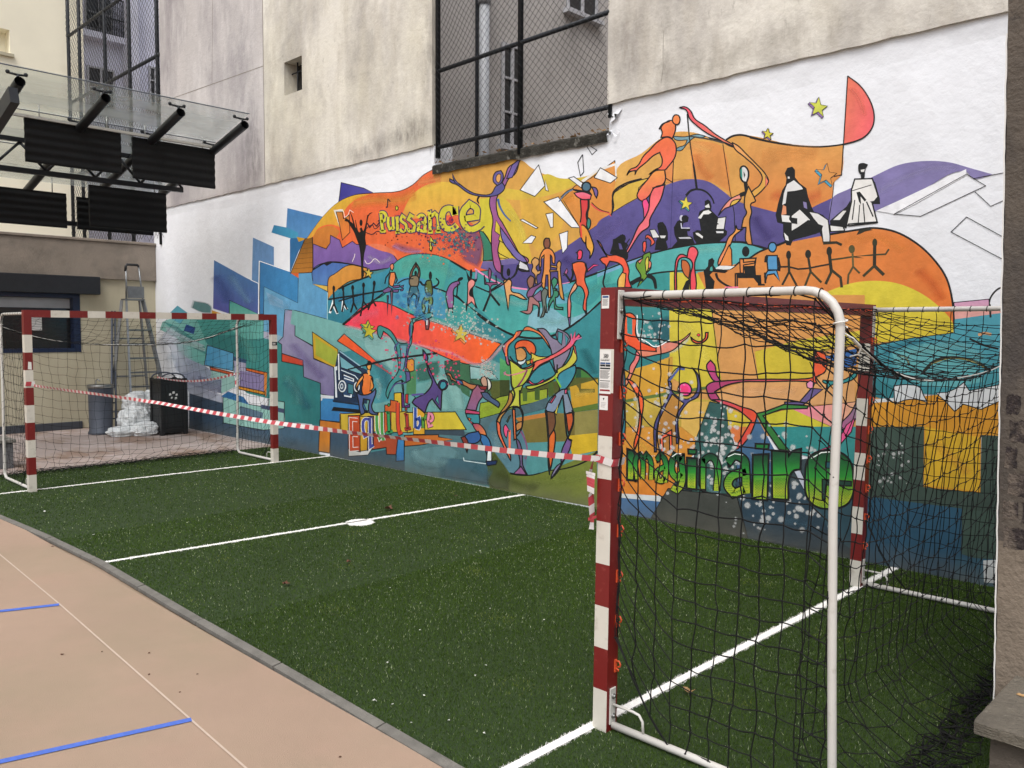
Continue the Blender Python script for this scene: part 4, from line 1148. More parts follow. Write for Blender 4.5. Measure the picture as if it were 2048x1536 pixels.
S 4a5f80 1.6 1450,740 1500,740 1536,780 1600,830 1590,860 1530,820 1470,780
P c84a70 1.2 1325,875 1440,895 1440,915 1325,905
S 3a8f98 1.5 1328,910 1435,915 1440,980 1430,1000 1350,960
P f0843c 1.3 1345,940 1370,950 1360,970
P d86070 1.2 1350,960 1420,1010 1390,1010
S a83f6c>f09040@1,1,180 1.5 1380,990 1430,990 1480,1040 1495,1085 1440,1070 1400,1030
S 3a7ab0>2c5f98@0,1,250 1.7 1430,1070 1495,1090 1530,1160 1535,1280 1510,1285 1480,1190 1450,1130
S 34609c 1.7 1330,1080 1430,1050 1450,1100 1420,1140 1340,1140 1320,1110
P e8f0f0 1.2 1505,1170 1535,1180 1535,1290 1495,1290
S 8a3a30 1.5 1290,1100 1320,1090 1345,1130 1340,1225 1325,1180
P 1f3560 1.4 1490,1290 1580,1285 1570,1315 1500,1325
L cfe0e0 1.2 1310,1260 1315,1285 1490,1310
# big dancing couple
T 5
S f06030>e8703c@0,1,150 1.8 600,250 620,215 680,200 740,220 765,260 760,310 735,320 700,290 680,260 640,260 605,275
S c88a50>d8a060@0,1,150 1.6 605,275 650,260 685,290 690,340 660,365 620,360 610,320
S d8e8ec 1.3 620,370 665,365 690,340 685,375 650,400 630,395
S c86858>b06a90@0,1,220 1.7 505,255 550,200 590,170 620,130 660,125 640,160 600,195 550,250 545,330 560,400 545,400 525,330
C f07838 2.2 620,135 590,190 540,240 530,330
S e88048 1.4 660,130 690,95 760,115 830,160 870,230 880,270 850,220 800,160 740,130 680,125
S 8a8098 1.6 780,110 835,110 900,180 940,200 930,150 945,110 990,130 1030,160 1050,240 1040,300 1000,380 950,440 920,440 905,350 880,250 840,180
P 4a9aa6 1.2 945,130 985,145 975,240 945,210
P 4a9aa6 1.2 1000,150 1030,190 1010,250
S f0703c>f06088@1,-1,500 1.6 650,430 720,410 800,350 860,335 950,290 1040,210 1050,150 1060,190 1085,125 1085,180 1110,150 1130,170 1095,200 1060,250 960,320 870,365 800,400 740,450 690,440
C c86a98 1.6 1060,230 1050,150
C c86a98 1.6 1080,200 1135,180
S c8cc48>a8b838@0,1,200 1.7 560,360 620,400 660,430 730,420 760,390 740,440 700,520 640,580 600,600 575,560 570,480
S d8c850 1.5 790,330 880,335 740,380 700,400 690,370 730,350 730,300
S f06038 1.2 720,370 750,345 740,395
C c87a80 2 515,460 540,480 620,470 700,440
C b06a90 1.6 515,480 530,450 510,465
C 7a3058 2.4 700,440 660,520 600,600
S b8c040>d0d050@0,1,250 1.6 580,600 665,560 640,640 645,740 590,730 530,760 560,680
S b08040>c89048@-1,0,200 1.6 560,610 585,640 540,760 495,820 480,880 460,850 480,790 540,700
S f07048 1.7 455,850 475,860 490,950 530,1050 565,1120 568,1170 500,1030 465,950
L f07048 3 560,920 560,1110
S f05a88 1.3 515,890 530,875 560,930 545,925 535,985 520,960
P 3f4f3c 1 535,850 555,810 570,800 545,860
P f07f48 1.8 582,755 602,755 612,990 595,1000
S c88a4c 1.6 615,870 660,850 655,900 615,930
C 111416 3.4-2 580,740 620,735 655,760 665,830 650,920 615,970
S 6a5a80 1.6 610,985 635,1010 660,1100 665,1200 700,1275 600,1270 640,1210 630,1100
C 7a4a70 2.6-1.6 650,930 690,1020 700,1090 690,1150 675,1140
P 9a5f90 1.6 650,1210 695,1278 590,1270
S 3a8f9c>3a8a94@0,1,400 1.7 745,460 800,410 880,370 915,440 925,470 870,510 760,550 700,540
S f0506c 1.3 710,515 760,550 830,515 835,530 770,558 720,545
S d0c84c>b8c040@-1,0,250 1.7 940,440 1000,400 1050,330 1070,260 1075,240 1095,320 1095,360 1000,450 940,500 800,570 700,590 690,570 800,550 920,480
P c05a50 1.3 1068,240 1085,250 1095,325 1080,300
S 3a8fa0>4a9ab0@0,1,200 1.7 1000,440 1085,400 1090,440 1060,520 1000,600 960,640 870,750 850,740 930,640 960,590 945,540 950,480
C 7ab830 2.4 920,490 950,540 970,580
S 7f93b0>8a98a8@1,0,200 1.7 850,745 970,600 1010,590 1060,740 1070,780 1040,780 1000,800 985,640 930,760 870,805
P d8486c 1.3 880,700 925,640 930,650 895,705
P f06088 1.3 1000,600 1020,590 1015,630 1000,630
P d8c84c 1.2 920,780 950,710 935,800
S 6f4a30>7a5038@0,1,200 1.7 850,770 920,780 925,870 890,960 875,980 860,860
S d86a2c 1.8 875,980 915,915 925,960 915,1080 885,1250 870,1100
S c85a2c 1.7 1010,790 1075,780 1060,880 1030,950 1020,870
C 3a8f90 2.4 1000,800 1010,900 1025,980
S 7a5a94 1.8 1020,985 1055,1000 1045,1060 1000,1150 970,1180 975,1090
S 7f7a98 1.6 960,1190 980,1190 940,1260 890,1310 895,1280
C 111416 4-2 850,760 860,860 870,1000 870,1200 880,1280
C 111416 2.6 985,640 1000,780 1010,900 1030,990 1060,1010
C 111416 2.6 1060,760 1070,850 1040,950 1025,985
C 111416 2.6 1000,1150 950,1230 900,1300
C 111416 2.6 570,480 575,560 600,640 540,750 480,800 455,850
C 111416 2.6 640,600 645,740 665,800
C 111416 2.2 560,330 590,370 640,400 660,430
L 111416 2.2 940,395 940,465
# lettering strokes: W fill outline stroke-width outline-width
T 2
W d8cf3c 3a2a5a 5.8 1.9 800,545 815,540 830,540 850,570 835,605 812,612|808,545 822,690|800,692 848,690
W d8cf3c 3a2a5a 5.2 1.9 868,575 868,640 880,670 905,660|905,575 910,670 925,668
W d8cf3c 3a2a5a 5.6 1.9 925,585 940,583 942,698|925,700 960,697
E d8cf3c 1.6 936,505 11,17
W d8cf3c 3a2a5a 5 1.9 1005,585 980,565 968,600 1010,640 1005,685 975,690 965,670
W d8cf3c 3a2a5a 5.6 1.9 1070,575 1045,560 1028,595 1075,635 1072,685 1038,690 1025,668
W d8cf3c 3a2a5a 6 1.9 1105,580 1135,560 1158,580 1160,690 1178,690|1158,620 1115,630 1108,680 1150,690
W d8cf3c 3a2a5a 6.6 1.9 1185,545 1200,540 1205,695|1185,698 1225,695|1205,575 1240,545 1262,570 1268,692|1248,694 1290,690
W d8cf3c 3a2a5a 11.5 2.2 1400,560 1370,510 1320,520 1300,600 1330,665 1390,665 1420,640|1405,490 1405,560
E b0243a 0 1370,600 20,26
T 4
W d8cf3c 3a2a5a 11.5 2.4 118,590 215,575 215,510 160,470 110,530 110,620 160,675 230,655 260,630
T 2
P e0d84c 1.4 1205,730 1225,760 1250,770 1245,790 1215,775 1210,800 1222,820 1212,850 1200,840 1198,800
L 22182a 1.6 865,430 860,500
L 22182a 1.6 865,430 885,455
E 22182a 0 855,497 7,6
L 22182a 1.6 700,625 720,660 750,625 775,650 800,615
C 22182a 1.2 690,700 740,715 780,690 810,700
C 22182a 1 690,670 740,640 760,670 800,640
# second word
T 3
W d0502c d8d8d4 6 1.2 462,960 408,955 412,1195 470,1190|412,1075 465,1080
W 4a50a0 d8d8d4 5.6 1.2 555,955 520,955 505,1010 520,1090 560,1070|560,945 565,1175 590,1160
W 4c9a4a d8d8d4 5.6 1.2 615,925 620,1040 640,1105 660,1080|655,900 660,1060 670,1125
W 3a9a5c 241c28 5 1.3 708,895 715,1060|690,1065 745,1050|690,905 710,900
E 3a9a5c 1.4 712,840 10,12
W d84a2c 241c28 6 1.3 785,820 790,1030 800,1065 820,1055
W b03a34 241c28 5 1.3 855,910 862,1030|838,1035 890,1025|835,920 855,912
E b03a34 1.4 850,872 9,12
W 2f50a0 d8d8d4 5.6 1.2 925,860 925,1025|928,960 955,945 965,985 950,1025 928,1020
W 5a9a3c 241c28 5 1.3 985,935 988,1025|988,965 1010,930 1018,950
W ee90a8 241c28 5 1.3 1030,975 1060,960 1055,915 1035,910 1028,960 1035,1010 1065,1000
T 2
D 6a3a6a .8 90 1 3.2 1060 500 1536 900
D 3f7f88 .85 60 1.5 4 1180 640 1536 900
D 3a1a2a .8 50 .8 2.6 760 560 1300 820
D f88858 .7 50 1 3 1100 700 1536 960
T 4
D 3f7f88 .85 40 1.5 4.5 0 670 230 880
D 6a3a6a .8 40 1 3 0 640 250 900
D f06a50 .8 40 1 3.5 0 700 240 940
T 2
D 9fd0cc .5 120 1 3.5 900 1130 1440 1480
D 4a90c8 .4 20 4 9 900 1150 1300 1400
T 3
D d6e4dc .6 160 .8 3 1000 20 1536 300
D f0507c .7 90 1.2 3.4 640 280 1240 640
D d8d8d0 .6 40 1.2 3 1420 440 1536 640
T 5
D d6e4dc .6 70 .8 3.4 80 20 560 260
D f0507c .7 30 1.2 3.4 0 280 220 560
D d8d8d0 .6 30 1.6 3.6 300 360 470 500
T 8
D f4f6f4 .55 130 2 6.5 500 700 760 1260
D f4f6f4 .5 110 1.5 6 60 440 560 1250
D f4f6f4 .5 90 2.5 8 730 820 1420 1500
D f4f6f4 .5 40 1.5 5 130 170 330 380
D f4f6f4 .4 24 2 6 560 1250 1400 1520
T 9
D f4f6f4 .5 30 1.5 5.5 620 880 900 1340
# third word, green capitals with gradient
T 8
Q g 82,992 110,1005 108,1165 80,1162
Z 7 3 135,1165 132,1030 150,1018 165,1040 168,1165|168,1050 190,1018 212,1045 218,1168
Z 8 3 252,1050 275,1018 300,1045 302,1185|300,1090 255,1120 258,1170 285,1175 300,1150
Z 10 3 400,1030 400,1200 375,1232 345,1215|400,1050 360,1025 345,1060 348,1130 375,1160 400,1130
Q g 440,1042 488,1046 484,1220 438,1214
P 1c6a34 2.2 440,985 490,988 488,1015 442,1012
Z 11 3.4 525,1222 528,1040|530,1060 575,1030 610,1060 612,1235
Z 14 4 680,1065 720,1025 775,1050 785,1110 790,1250|790,1120 700,1150 680,1200 715,1250 780,1225
Q g 835,1025 918,1020 910,1285 832,1278
P 1f7a3c 2.6 845,952 925,955 922,985 845,980
Q g 948,998 1038,1008 1042,1040 1072,1002 1112,990 1108,1100 1070,1108 1042,1150 1036,1282 952,1276
Q g 1150,1130 1165,1050 1210,1010 1290,998 1370,1020 1412,1070 1425,1160 1424,1250 1390,1310 1300,1336 1210,1322 1160,1270
P 225c68 1.6 1265,1060 1310,1062 1308,1100 1265,1098
P 22483c 1.8 1245,1165 1420,1178 1420,1205 1265,1200 1262,1290 1245,1285
L f0f6f0 1.2 680,1030 720,1012 770,1020
L f0f6f0 1.2 345,1030 370,1012 400,1012
L f0f6f0 1.4 1180,1040 1240,1005 1300,1000'''
TILES = {0: (0,0,1), 1: (320,534,4), 2: (560,290,4), 3: (600,600,4), 4: (900,290,4), 5: (880,630,4), 6: (1200,200,4), 7: (1500,120,3), 8: (1230,570,3), 9: (1560,600,3.42857)}
class Mural:
    def __init__(s): s.v = []; s.c = []; s.f = []; s.boxes = []; s.mi = []
    def wall(s, u, v):
        p = on(1, 0, u, v); return p.x, p.z
    def layer(s, pts):
        us = [p[0] for p in pts]; vs = [p[1] for p in pts]; bb = (min(us), min(vs), max(us), max(vs)); L = 0
        for (q, l) in s.boxes:
            if l >= L and bb[0] < q[2] and bb[2] > q[0] and bb[1] < q[3] and bb[3] > q[1]: L = l+1
        s.boxes.append((bb, L)); return L
    def tri(s, P, C, F, L, soft=0):
        b = len(s.v); y = -.0012-.00005*L
        for (u, v), c in zip(P, C):
            x, z = s.wall(u, v); s.v.append((max(XW+.003, x), y, min(max(z, .004), ZT+.02))); s.c.append(c)
        F = [q for f in F for q in ([f] if len(f) == 3 or len(f) > 4 else [(f[0], f[1], f[2]), (f[0], f[2], f[3])])]
        s.f += [tuple(b+i for i in f) for f in F]; s.mi += [soft]*len(F)
MU = Mural()
def cat(P, closed, corner=62, sub=5):
    n = len(P); out = []
    if n < 3: return P
    def tan(i):
        a = P[(i-1) % n] if closed or i > 0 else None; c = P[(i+1) % n] if closed or i < n-1 else None; q = P[i]
        if a is None or c is None: return None
        d1 = (q[0]-a[0], q[1]-a[1]); d2 = (c[0]-q[0], c[1]-q[1]); l1 = math.hypot(*d1) or 1e-6; l2 = math.hypot(*d2) or 1e-6
        cs = (d1[0]*d2[0]+d1[1]*d2[1])/(l1*l2)
        if math.degrees(math.acos(max(-1, min(1, cs)))) > corner: return None
        t = (d1[0]/l1+d2[0]/l2, d1[1]/l1+d2[1]/l2); lt = math.hypot(*t) or 1e-6
        return (t[0]/lt, t[1]/lt)
    T = [tan(i) for i in range(n)]
    for i in range(n if closed else n-1):
        p, q = P[i], P[(i+1) % n]; l = math.hypot(q[0]-p[0], q[1]-p[1]); d = (q[0]-p[0], q[1]-p[1])
        t0 = T[i]; t1 = T[(i+1) % n]; a = (t0[0]*l, t0[1]*l) if t0 else d; c = (t1[0]*l, t1[1]*l) if t1 else d
        if t0 is None and t1 is None: out.append(p); continue
        for k in range(sub):
            s = k/sub; h1 = 2*s**3-3*s*s+1; h2 = s**3-2*s*s+s; h3 = -2*s**3+3*s*s; h4 = s**3-s*s
            out.append((h1*p[0]+h2*a[0]+h3*q[0]+h4*c[0], h1*p[1]+h2*a[1]+h3*q[1]+h4*c[1]))
    if not closed: out.append(P[-1])
    return out
def ribbon(P, w, closed=False):
    n = len(P); V = []
    for i, p in enumerate(P):
        a = P[(i-1) % n] if closed or i else p; c = P[(i+1) % n] if closed or i < n-1 else p
        d1 = (p[0]-a[0], p[1]-a[1]); d2 = (c[0]-p[0], c[1]-p[1]); l1 = math.hypot(*d1); l2 = math.hypot(*d2)
        if l1 < 1e-6: d1, l1 = d2, l2
        if l2 < 1e-6: d2, l2 = d1, l1
        if l1 < 1e-6: d1 = d2 = (1, 0); l1 = l2 = 1
        n1 = (-d1[1]/l1, d1[0]/l1); n2 = (-d2[1]/l2, d2[0]/l2); m = (n1[0]+n2[0], n1[1]+n2[1]); lm = m[0]**2+m[1]**2
        k = 2/lm if lm > .9 else 2/.9
        m = (m[0]*k/1, m[1]*k/1); ww = (w[0]+(w[1]-w[0])*i/max(1, n-1))/2 if isinstance(w, tuple) else w/2
        V += [(p[0]+m[0]*ww/1, p[1]+m[1]*ww/1), (p[0]-m[0]*ww, p[1]-m[1]*ww)]
    V = V
    F = [(2*i, 2*i+1, (2*i+3) % (2*n), (2*i+2) % (2*n)) for i in range(n if closed else n-1)]
    return V, F
def colf(spec, P):
    # 'hex' or 'hex>hex@dx,dy,len' : a paint blend from one colour to another across the shape
    if '>' not in spec: c = (*lin(spec, KA), 1); return lambda p: c
    a, r = spec.split('>'); bcol, d = r.split('@') if '@' in r else (r, '0,1,100'); dx, dy, ln = [float(t) for t in d.split(',')]
    A = lin(a, KA); B = lin(bcol, KA); l = math.hypot(dx, dy); dx /= l; dy /= l; pr = [p[0]*dx+p[1]*dy for p in P]; m0, m1 = min(pr), max(pr)
    return lambda p: (*[x+(y-x)*max(0, min(1, (p[0]*dx+p[1]*dy-m0)/max(1e-6, m1-m0))) for x, y in zip(A, B)], 1)
KA = .84; INK = (*lin('121214'), 1)
def wd(t): return tuple(float(x) for x in t.split('-')) if '-' in t else float(t)
def fill(P, spec, outl, ink=INK):
    # drop duplicates
    Q = [P[0]]
    for p in P[1:]:
        if math.hypot(p[0]-Q[-1][0], p[1]-Q[-1][1]) > .05: Q.append(p)
    P = Q; f = colf(spec, P); L = MU.layer(P); T = tessellate_polygon([[Vector((p[0], p[1], 0)) for p in P]])
    MU.tri(P, [f(p) for p in P], T, L)
    if outl:
        V, F = ribbon(P, outl, True); MU.tri(V, [ink]*len(V), F, L+1); MU.boxes[-1] = (MU.boxes[-1][0], L+1)
def stroke(P, c, w):
    V, F = ribbon(P, w); MU.tri(V, [c]*len(V), F, MU.layer(V))
def soft(cx, cy, r, c, al, n=9):
    P = [(cx, cy)]+[(cx+r*.5*math.cos(2*math.pi*k/n), cy+r*.5*math.sin(2*math.pi*k/n)) for k in range(n)]+[(cx+r*math.cos(2*math.pi*k/n), cy+r*math.sin(2*math.pi*k/n)) for k in range(n)]
    C = [(*c, al)]*(n+1)+[(*c, 0.)]*n
    F = [(0, 1+k, 1+(k+1) % n) for k in range(n)]+[(1+k, 1+n+k, 1+n+(k+1) % n, 1+(k+1) % n) for k in range(n)]
    MU.tri(P, C, F, MU.layer(P), 1)
def star(cx, cy, R, fc, sc):
    q = [(cx+R*(1 if k % 2 == 0 else .42)*math.sin(math.pi*k/5+.06)*.92, cy-R*(1 if k % 2 == 0 else .42)*math.cos(math.pi*k/5+.06)+.12*R*math.sin(math.pi*k/5)) for k in range(10)]
    ox, oy = -.16*R, .16*R; L = None
    for k in range(10):
        a, c = q[k], q[(k+1) % 10]; fill([a, c, (c[0]+ox, c[1]+oy), (a[0]+ox, a[1]+oy)], sc, .9)
    fill(q, fc, 1.)
rd = random.Random(5)
for ln_ in MURAL.split('\n'):
    t = ln_.split()
    if not t or t[0][0] == '#' or t[0] == 'G': continue
    k = t[0]
    if k == 'T': OX, OY, SC = TILES[int(t[1])]; continue
    px = lambda s: [(OX+float(q.split(',')[0])/SC, OY+float(q.split(',')[1])/SC) for q in s]
    if k == 'X':
        OX, OY, SC = TILES[int(t[1])]; (cx, cy), = px([t[2]]); star(cx, cy, float(t[3])/SC, t[4], t[5]); continue
    if k in 'PSV':
        o = 0 if t[2] == '-' else float(t[2]); P = px(t[3:])
        if k != 'P': P = cat(P, True, 62 if k == 'V' else 75)
        fill(P, t[1], o*1.5)
    elif k in 'LC':
        P = px(t[3:]); P = cat(P, False, 100) if k == 'C' else P
        w_ = wd(t[2]); stroke(P, (*lin(t[1]), 1), tuple(q*1.35 for q in w_) if isinstance(w_, tuple) else w_*1.35)
    elif k == 'H':                              # soft sprayed stroke
        al, w = float(t[2]), float(t[3]); P = cat(px(t[4:]), False, 120); V, F = ribbon(P, w); n = len(P); c = lin(t[1], KA)
        MU.tri([v for v in V]+P, [(*c, 0.)]*(2*n)+[(*c, al if 0 < i < n-1 else 0.) for i in range(n)], [(2*i, 2*n+i, 2*n+i+1, 2*i+2) for i in range(n-1)]+[(2*n+i, 2*i+1, 2*i+3, 2*n+i+1) for i in range(n-1)], MU.layer(V), 1)
    elif k == 'E':
        (cx, cy), = px([t[3]]); rx, ry = [float(q)/SC for q in t[4].split(',')]; a = math.radians(float(t[5])) if len(t) > 5 else 0
        P = [(cx+rx*math.cos(j*.3491)*math.cos(a)-ry*math.sin(j*.3491)*math.sin(a), cy+rx*math.cos(j*.3491)*math.sin(a)+ry*math.sin(j*.3491)*math.cos(a)) for j in range(18)]
        fill(P, t[1], float(t[2]))
    elif k == 'B':
        P = cat(px(t[2:]), True, 80); cx = sum(p[0] for p in P)/len(P); cy = sum(p[1] for p in P)/len(P); c = lin(t[1], KA); n = len(P)
        Q = [(cx+(p[0]-cx)*.72, cy+(p[1]-cy)*.72) for p in P]; T = tessellate_polygon([[Vector((p[0], p[1], 0)) for p in Q]])
        MU.tri(Q+P, [(*c, .85)]*n+[(*c, 0.)]*n, [tuple(x) for x in T]+[(i, (i+1) % n, n+(i+1) % n, n+i) for i in range(n)], MU.layer(P), 1)
    elif k == 'D':
        al, n, r0, r1, x0, y0, x1, y1 = [float(q) for q in t[2:]]; c = lin(t[1], KA)
        for _ in range(int(n)):
            u = rd.uniform(0, 1)*.7+rd.gauss(.15, .12); v = rd.uniform(0, 1)*.7+rd.gauss(.15, .12)
            if 0 < u < 1 and 0 < v < 1: soft(OX+(x0+(x1-x0)*u)/SC, OY+(y0+(y1-y0)*v)/SC, rd.uniform(r0, r1), c, al)
    elif k == 'Q':
        P = cat(px(t[2:]), True, 70, 6); V, F = ribbon(P, 8.5, True); L = MU.layer(V); MU.tri(V, [INK]*len(V), F, L)
        ys = [p[1] for p in P]; y0, y1 = min(ys), max(ys); st = [(0, '163c2c'), (.22, '1f6a34'), (.45, '2f9a38'), (.62, '6fae2c'), (.85, 'b8c632'), (1, '8fb82c')]
        def clip(P, yc, keep):
            o = []
            for i, p in enumerate(P):
                q = P[(i+1) % len(P)]; a = (p[1]-yc)*keep >= 0; c = (q[1]-yc)*keep >= 0
                if a: o.append(p)
                if a != c: f = (yc-p[1])/(q[1]-p[1]); o.append((p[0]+(q[0]-p[0])*f, yc))
            return o
        for (a, ca), (c, cc) in zip(st, st[1:]):
            B_ = clip(clip(P, y0+(y1-y0)*a, 1), y0+(y1-y0)*c, -1)
            if len(B_) < 3: continue
            A_, C_ = lin(ca, KA), lin(cc, KA); col_ = [(*[x+(y-x)*((p[1]-y0)/(y1-y0)-a)/(c-a) for x, y in zip(A_, C_)], 1) for p in B_]
            T_ = tessellate_polygon([[Vector((p[0], p[1], 0)) for p in B_]]); MU.tri(B_, col_, T_, L+1)
        q0, q1 = min(p[0] for p in P), max(p[0] for p in P); v = y0+(y1-y0)*.58; odd = 0
        def inside(u, v):
            c = False
            for i, p in enumerate(P):
                q = P[i-1]
                if (p[1] > v) != (q[1] > v) and u < (q[0]-p[0])*(v-p[1])/(q[1]-p[1])+p[0]: c = not c
            return c
        while v < y1-3:
            u = q0+(1.5 if odd else 0)
            while u < q1:
                if inside(u-3, v) and inside(u+3, v):
                    r = 1.0-.5*abs((v-y0)/(y1-y0)-.72); MU.tri([(u+r*math.cos(j*1.2566), v+r*math.sin(j*1.2566)) for j in range(5)], [(*lin('1f5a2c'), 1)]*5, [(0,1,2,3,4)], L+2)
                u += 3.
            v += 2.6; odd = not odd
        MU.boxes[-1] = (MU.boxes[-1][0], L+2)
    elif k == 'W':
        w, o = float(t[3]), float(t[4]); subs = [cat(px(q.split(' ')), False, 75) for q in ' '.join(t[5:]).split('|')]
        for P in subs: stroke(P, (*lin(t[2]), 1), w+2*o)
        L = max(l for _, l in MU.boxes[-len(subs):])+1
        for P in subs: V, F = ribbon(P, w); MU.tri(V, [(*lin(t[1], KA), 1)]*len(V), F, L)
        MU.boxes += [(b_, L) for b_, _ in MU.boxes[-len(subs):]]
    elif k == 'Z':
        w, o = float(t[1]), float(t[2]); subs = [cat(px(q.split(' ')), False, 75, 8) for q in ' '.join(t[3:]).split('|')]
        dense = []
        for P in subs:
            Q = []
            for a, c in zip(P, P[1:]): Q += [(a[0]+(c[0]-a[0])*j/6, a[1]+(c[1]-a[1])*j/6) for j in range(6)] if math.hypot(a[0]-c[0], a[1]-c[1]) > 9 else [a]
            dense.append(Q+[P[-1]])
        ys = [p[1] for P in dense for p in P]; y0, y1 = min(ys)-w/2, max(ys)+w/2
        for P in dense:
            a, c = P[0], P[-1]; stroke([(a[0]-(P[1][0]-a[0])*.01, a[1])]+P, INK, w+2*o*.8)
        L = max(l for _, l in MU.boxes[-len(subs):])+1
        st = [(0, '163c2c'), (.22, '1f6a34'), (.45, '2f9a38'), (.62, '6fae2c'), (.85, 'b8c632'), (1, '8fb82c')]
        def gc(p):
            s = (p[1]-y0)/(y1-y0)
            for (a, ca), (c, cc) in zip(st, st[1:]):
                if s <= c: f = max(0, (s-a)/(c-a)); return (*[x+(y-x)*f for x, y in zip(lin(ca, KA), lin(cc, KA))], 1)
            return (*lin(st[-1][1]), 1)
        for P in dense: V, F = ribbon(P, w); MU.tri(V, [gc(v) for v in V], F, L)
        for P in dense:                       # printed dots in the lower half of the letters
            acc = 0
            for a, c in zip(P, P[1:]):
                acc += math.hypot(c[0]-a[0], c[1]-a[1])
                if acc < 3: continue
                acc = 0; s = (a[1]-y0)/(y1-y0)
                if s < .55: continue
                for q in np.arange(-w/2+1.5, w/2-1, 2.9):
                    uu, vv = a[0]+q, a[1]; r = .95-.4*abs(s-.72); PP = [(uu+r*math.cos(j*1.2566), vv+r*math.sin(j*1.2566)) for j in range(5)]
                    MU.tri(PP, [(*lin('1f5a2c'), 1)]*5, [(0,1,2,3,4)], L+1)
        MU.boxes += [(b_, L+1) for b_, _ in MU.boxes[-len(subs):]]
print('mural faces', len(MU.f), 'layers', max(l for _, l in MU.boxes))
def paint_mat(name, alpha):
    m = bpy.data.materials.new(name); m.use_nodes = True; nt = m.node_tree; p = nt.nodes['Principled BSDF']; L = nt.links.new
    at = N(nt, 'ShaderNodeAttribute', attribute_name='col'); geo = N(nt, 'ShaderNodeNewGeometry')
    n1 = N(nt, 'ShaderNodeTexNoise', Scale=2.6, Detail=6., Roughness=.65); L(geo.outputs['Position'], n1.inputs['Vector'])
    mp = N(nt, 'ShaderNodeMapping'); mp.inputs['Scale'].default_value = (9, 1, 5); mp.inputs['Rotation'].default_value = (0, .7, 0); L(geo.outputs['Position'], mp.inputs[0])
    n2 = N(nt, 'ShaderNodeTexNoise', Scale=1., Detail=4.); L(mp.outputs[0], n2.inputs['Vector'])
    a = N(nt, 'ShaderNodeMath', operation='ADD'); L(n1.outputs[0], a.inputs[0]); L(n2.outputs[0], a.inputs[1])
    mr = N(nt, 'ShaderNodeMapRange'); mr.inputs[1].default_value = .7; mr.inputs[2].default_value = 1.3; mr.inputs[3].default_value = .84; mr.inputs[4].default_value = 1.13; L(a.outputs[0], mr.inputs[0])
    mx = N(nt, 'ShaderNodeMix', data_type='RGBA', blend_type='MULTIPLY'); mx.inputs[0].default_value = 1; L(at.outputs['Color'], mx.inputs[6]); L(mr.outputs[0], mx.inputs[7]); L(mx.outputs[2], p.inputs['Base Color'])
    nb = N(nt, 'ShaderNodeTexNoise', Scale=9., Detail=6., Roughness=.62); L(geo.outputs['Position'], nb.inputs['Vector'])
    bp = N(nt, 'ShaderNodeBump', Distance=.02); bp.inputs['Strength'].default_value = .35; L(nb.outputs[0], bp.inputs['Height']); L(bp.outputs[0], p.inputs['Normal'])
    p.inputs['Roughness'].default_value = .55; p.inputs['Specular IOR Level'].default_value = .4
    sx = N(nt, 'ShaderNodeSeparateXYZ'); L(geo.outputs['Position'], sx.inputs[0]); n3 = N(nt, 'ShaderNodeTexNoise', Scale=5., Detail=6.); L(geo.outputs['Position'], n3.inputs['Vector'])
    zz = N(nt, 'ShaderNodeMapRange'); zz.inputs[1].default_value = .22; zz.inputs[2].default_value = .0; L(sx.outputs[2], zz.inputs[0]); gm_ = N(nt, 'ShaderNodeMath', operation='MULTIPLY'); L(zz.outputs[0], gm_.inputs[0]); L(n3.outputs[0], gm_.inputs[1])
    gx = N(nt, 'ShaderNodeMix', data_type='RGBA'); gx.inputs[7].default_value = (*lin('5d5a50'), 1); L(gm_.outputs[0], gx.inputs[0]); L(mx.outputs[2], gx.inputs[6]); L(gx.outputs[2], p.inputs['Base Color'])
    if alpha: L(at.outputs['Alpha'], p.inputs['Alpha'])
    return m
me = bpy.data.meshes.new('mural'); me.from_pydata([(x+8, y, z) for x, y, z in MU.v], [], MU.f)
me.materials.append(paint_mat('mural_paint', False)); me.materials.append(paint_mat('spray_paint', True)); me.polygons.foreach_set('material_index', MU.mi)
at = me.color_attributes.new('col', 'FLOAT_COLOR', 'POINT'); at.data.foreach_set('color', np.array(MU.c, dtype='f').reshape(-1))
# every painted face looks at the yard
bm = bmesh.new(); bm.from_mesh(me)
for f in bm.faces:
    if f.normal.y > 0: f.normal_flip()
bm.to_mesh(me); bm.free()
mo = bpy.data.objects.new('mural', me); COL.objects.link(mo); mo.parent = wall
mo['label'] = 'painted mural of dancers, hills, stars and the words Puissance, Equilibre and Imaginaire'
# ------------------------------------------------------------------ upper walls
def wall_panel(b, x0, x1, z0, z1, y0=-.035, y1=.3, m=0, hole=None):
    if hole:
        hx0, hx1, hz0, hz1 = hole
        for (a, c, d, e) in ((x0,hx0,z0,z1),(hx1,x1,z0,z1),(hx0,hx1,z0,hz0),(hx0,hx1,hz1,z1)): b.box((a,y0,d), (c,y1,e), m)
    else: b.box((x0,y0,z0), (x1,y1,z1), m)
def ragged(b, x0, x1, z, y0=-.035, dep=.02):
    # uneven lower lip of the old render
    n = max(6, int((x1-x0)/.12)); vs = []; fs = []
    for i in range(n+1):
        x = x0+(x1-x0)*i/n; dz = rng.uniform(-.012, .012)
        vs += [(x, y0-.003, z+.03), (x, y0-.001, z-.004+dz*.6), (x, -.001, z+.0+dz*.6)]
    for i in range(n):
        for k in range(2): fs.append((i*3+k, i*3+k+1, i*3+k+4, i*3+k+3))
    b.add(vs, fs)
ux = -12.2; TOP = 12.5
up = empty('upper_wall', (-10, 0, ZT), 'tall stained cream wall above the white band with a small barred window', 'wall')
b = MB(); wall_panel(b, ux, OX0, ZT-.02, TOP, y1=.04, hole=(-11.583, -11.078, 5.43, 5.925)); ragged(b, ux, OX0, ZT-.02)
b.build('cream_face', M['cream_render'], up)
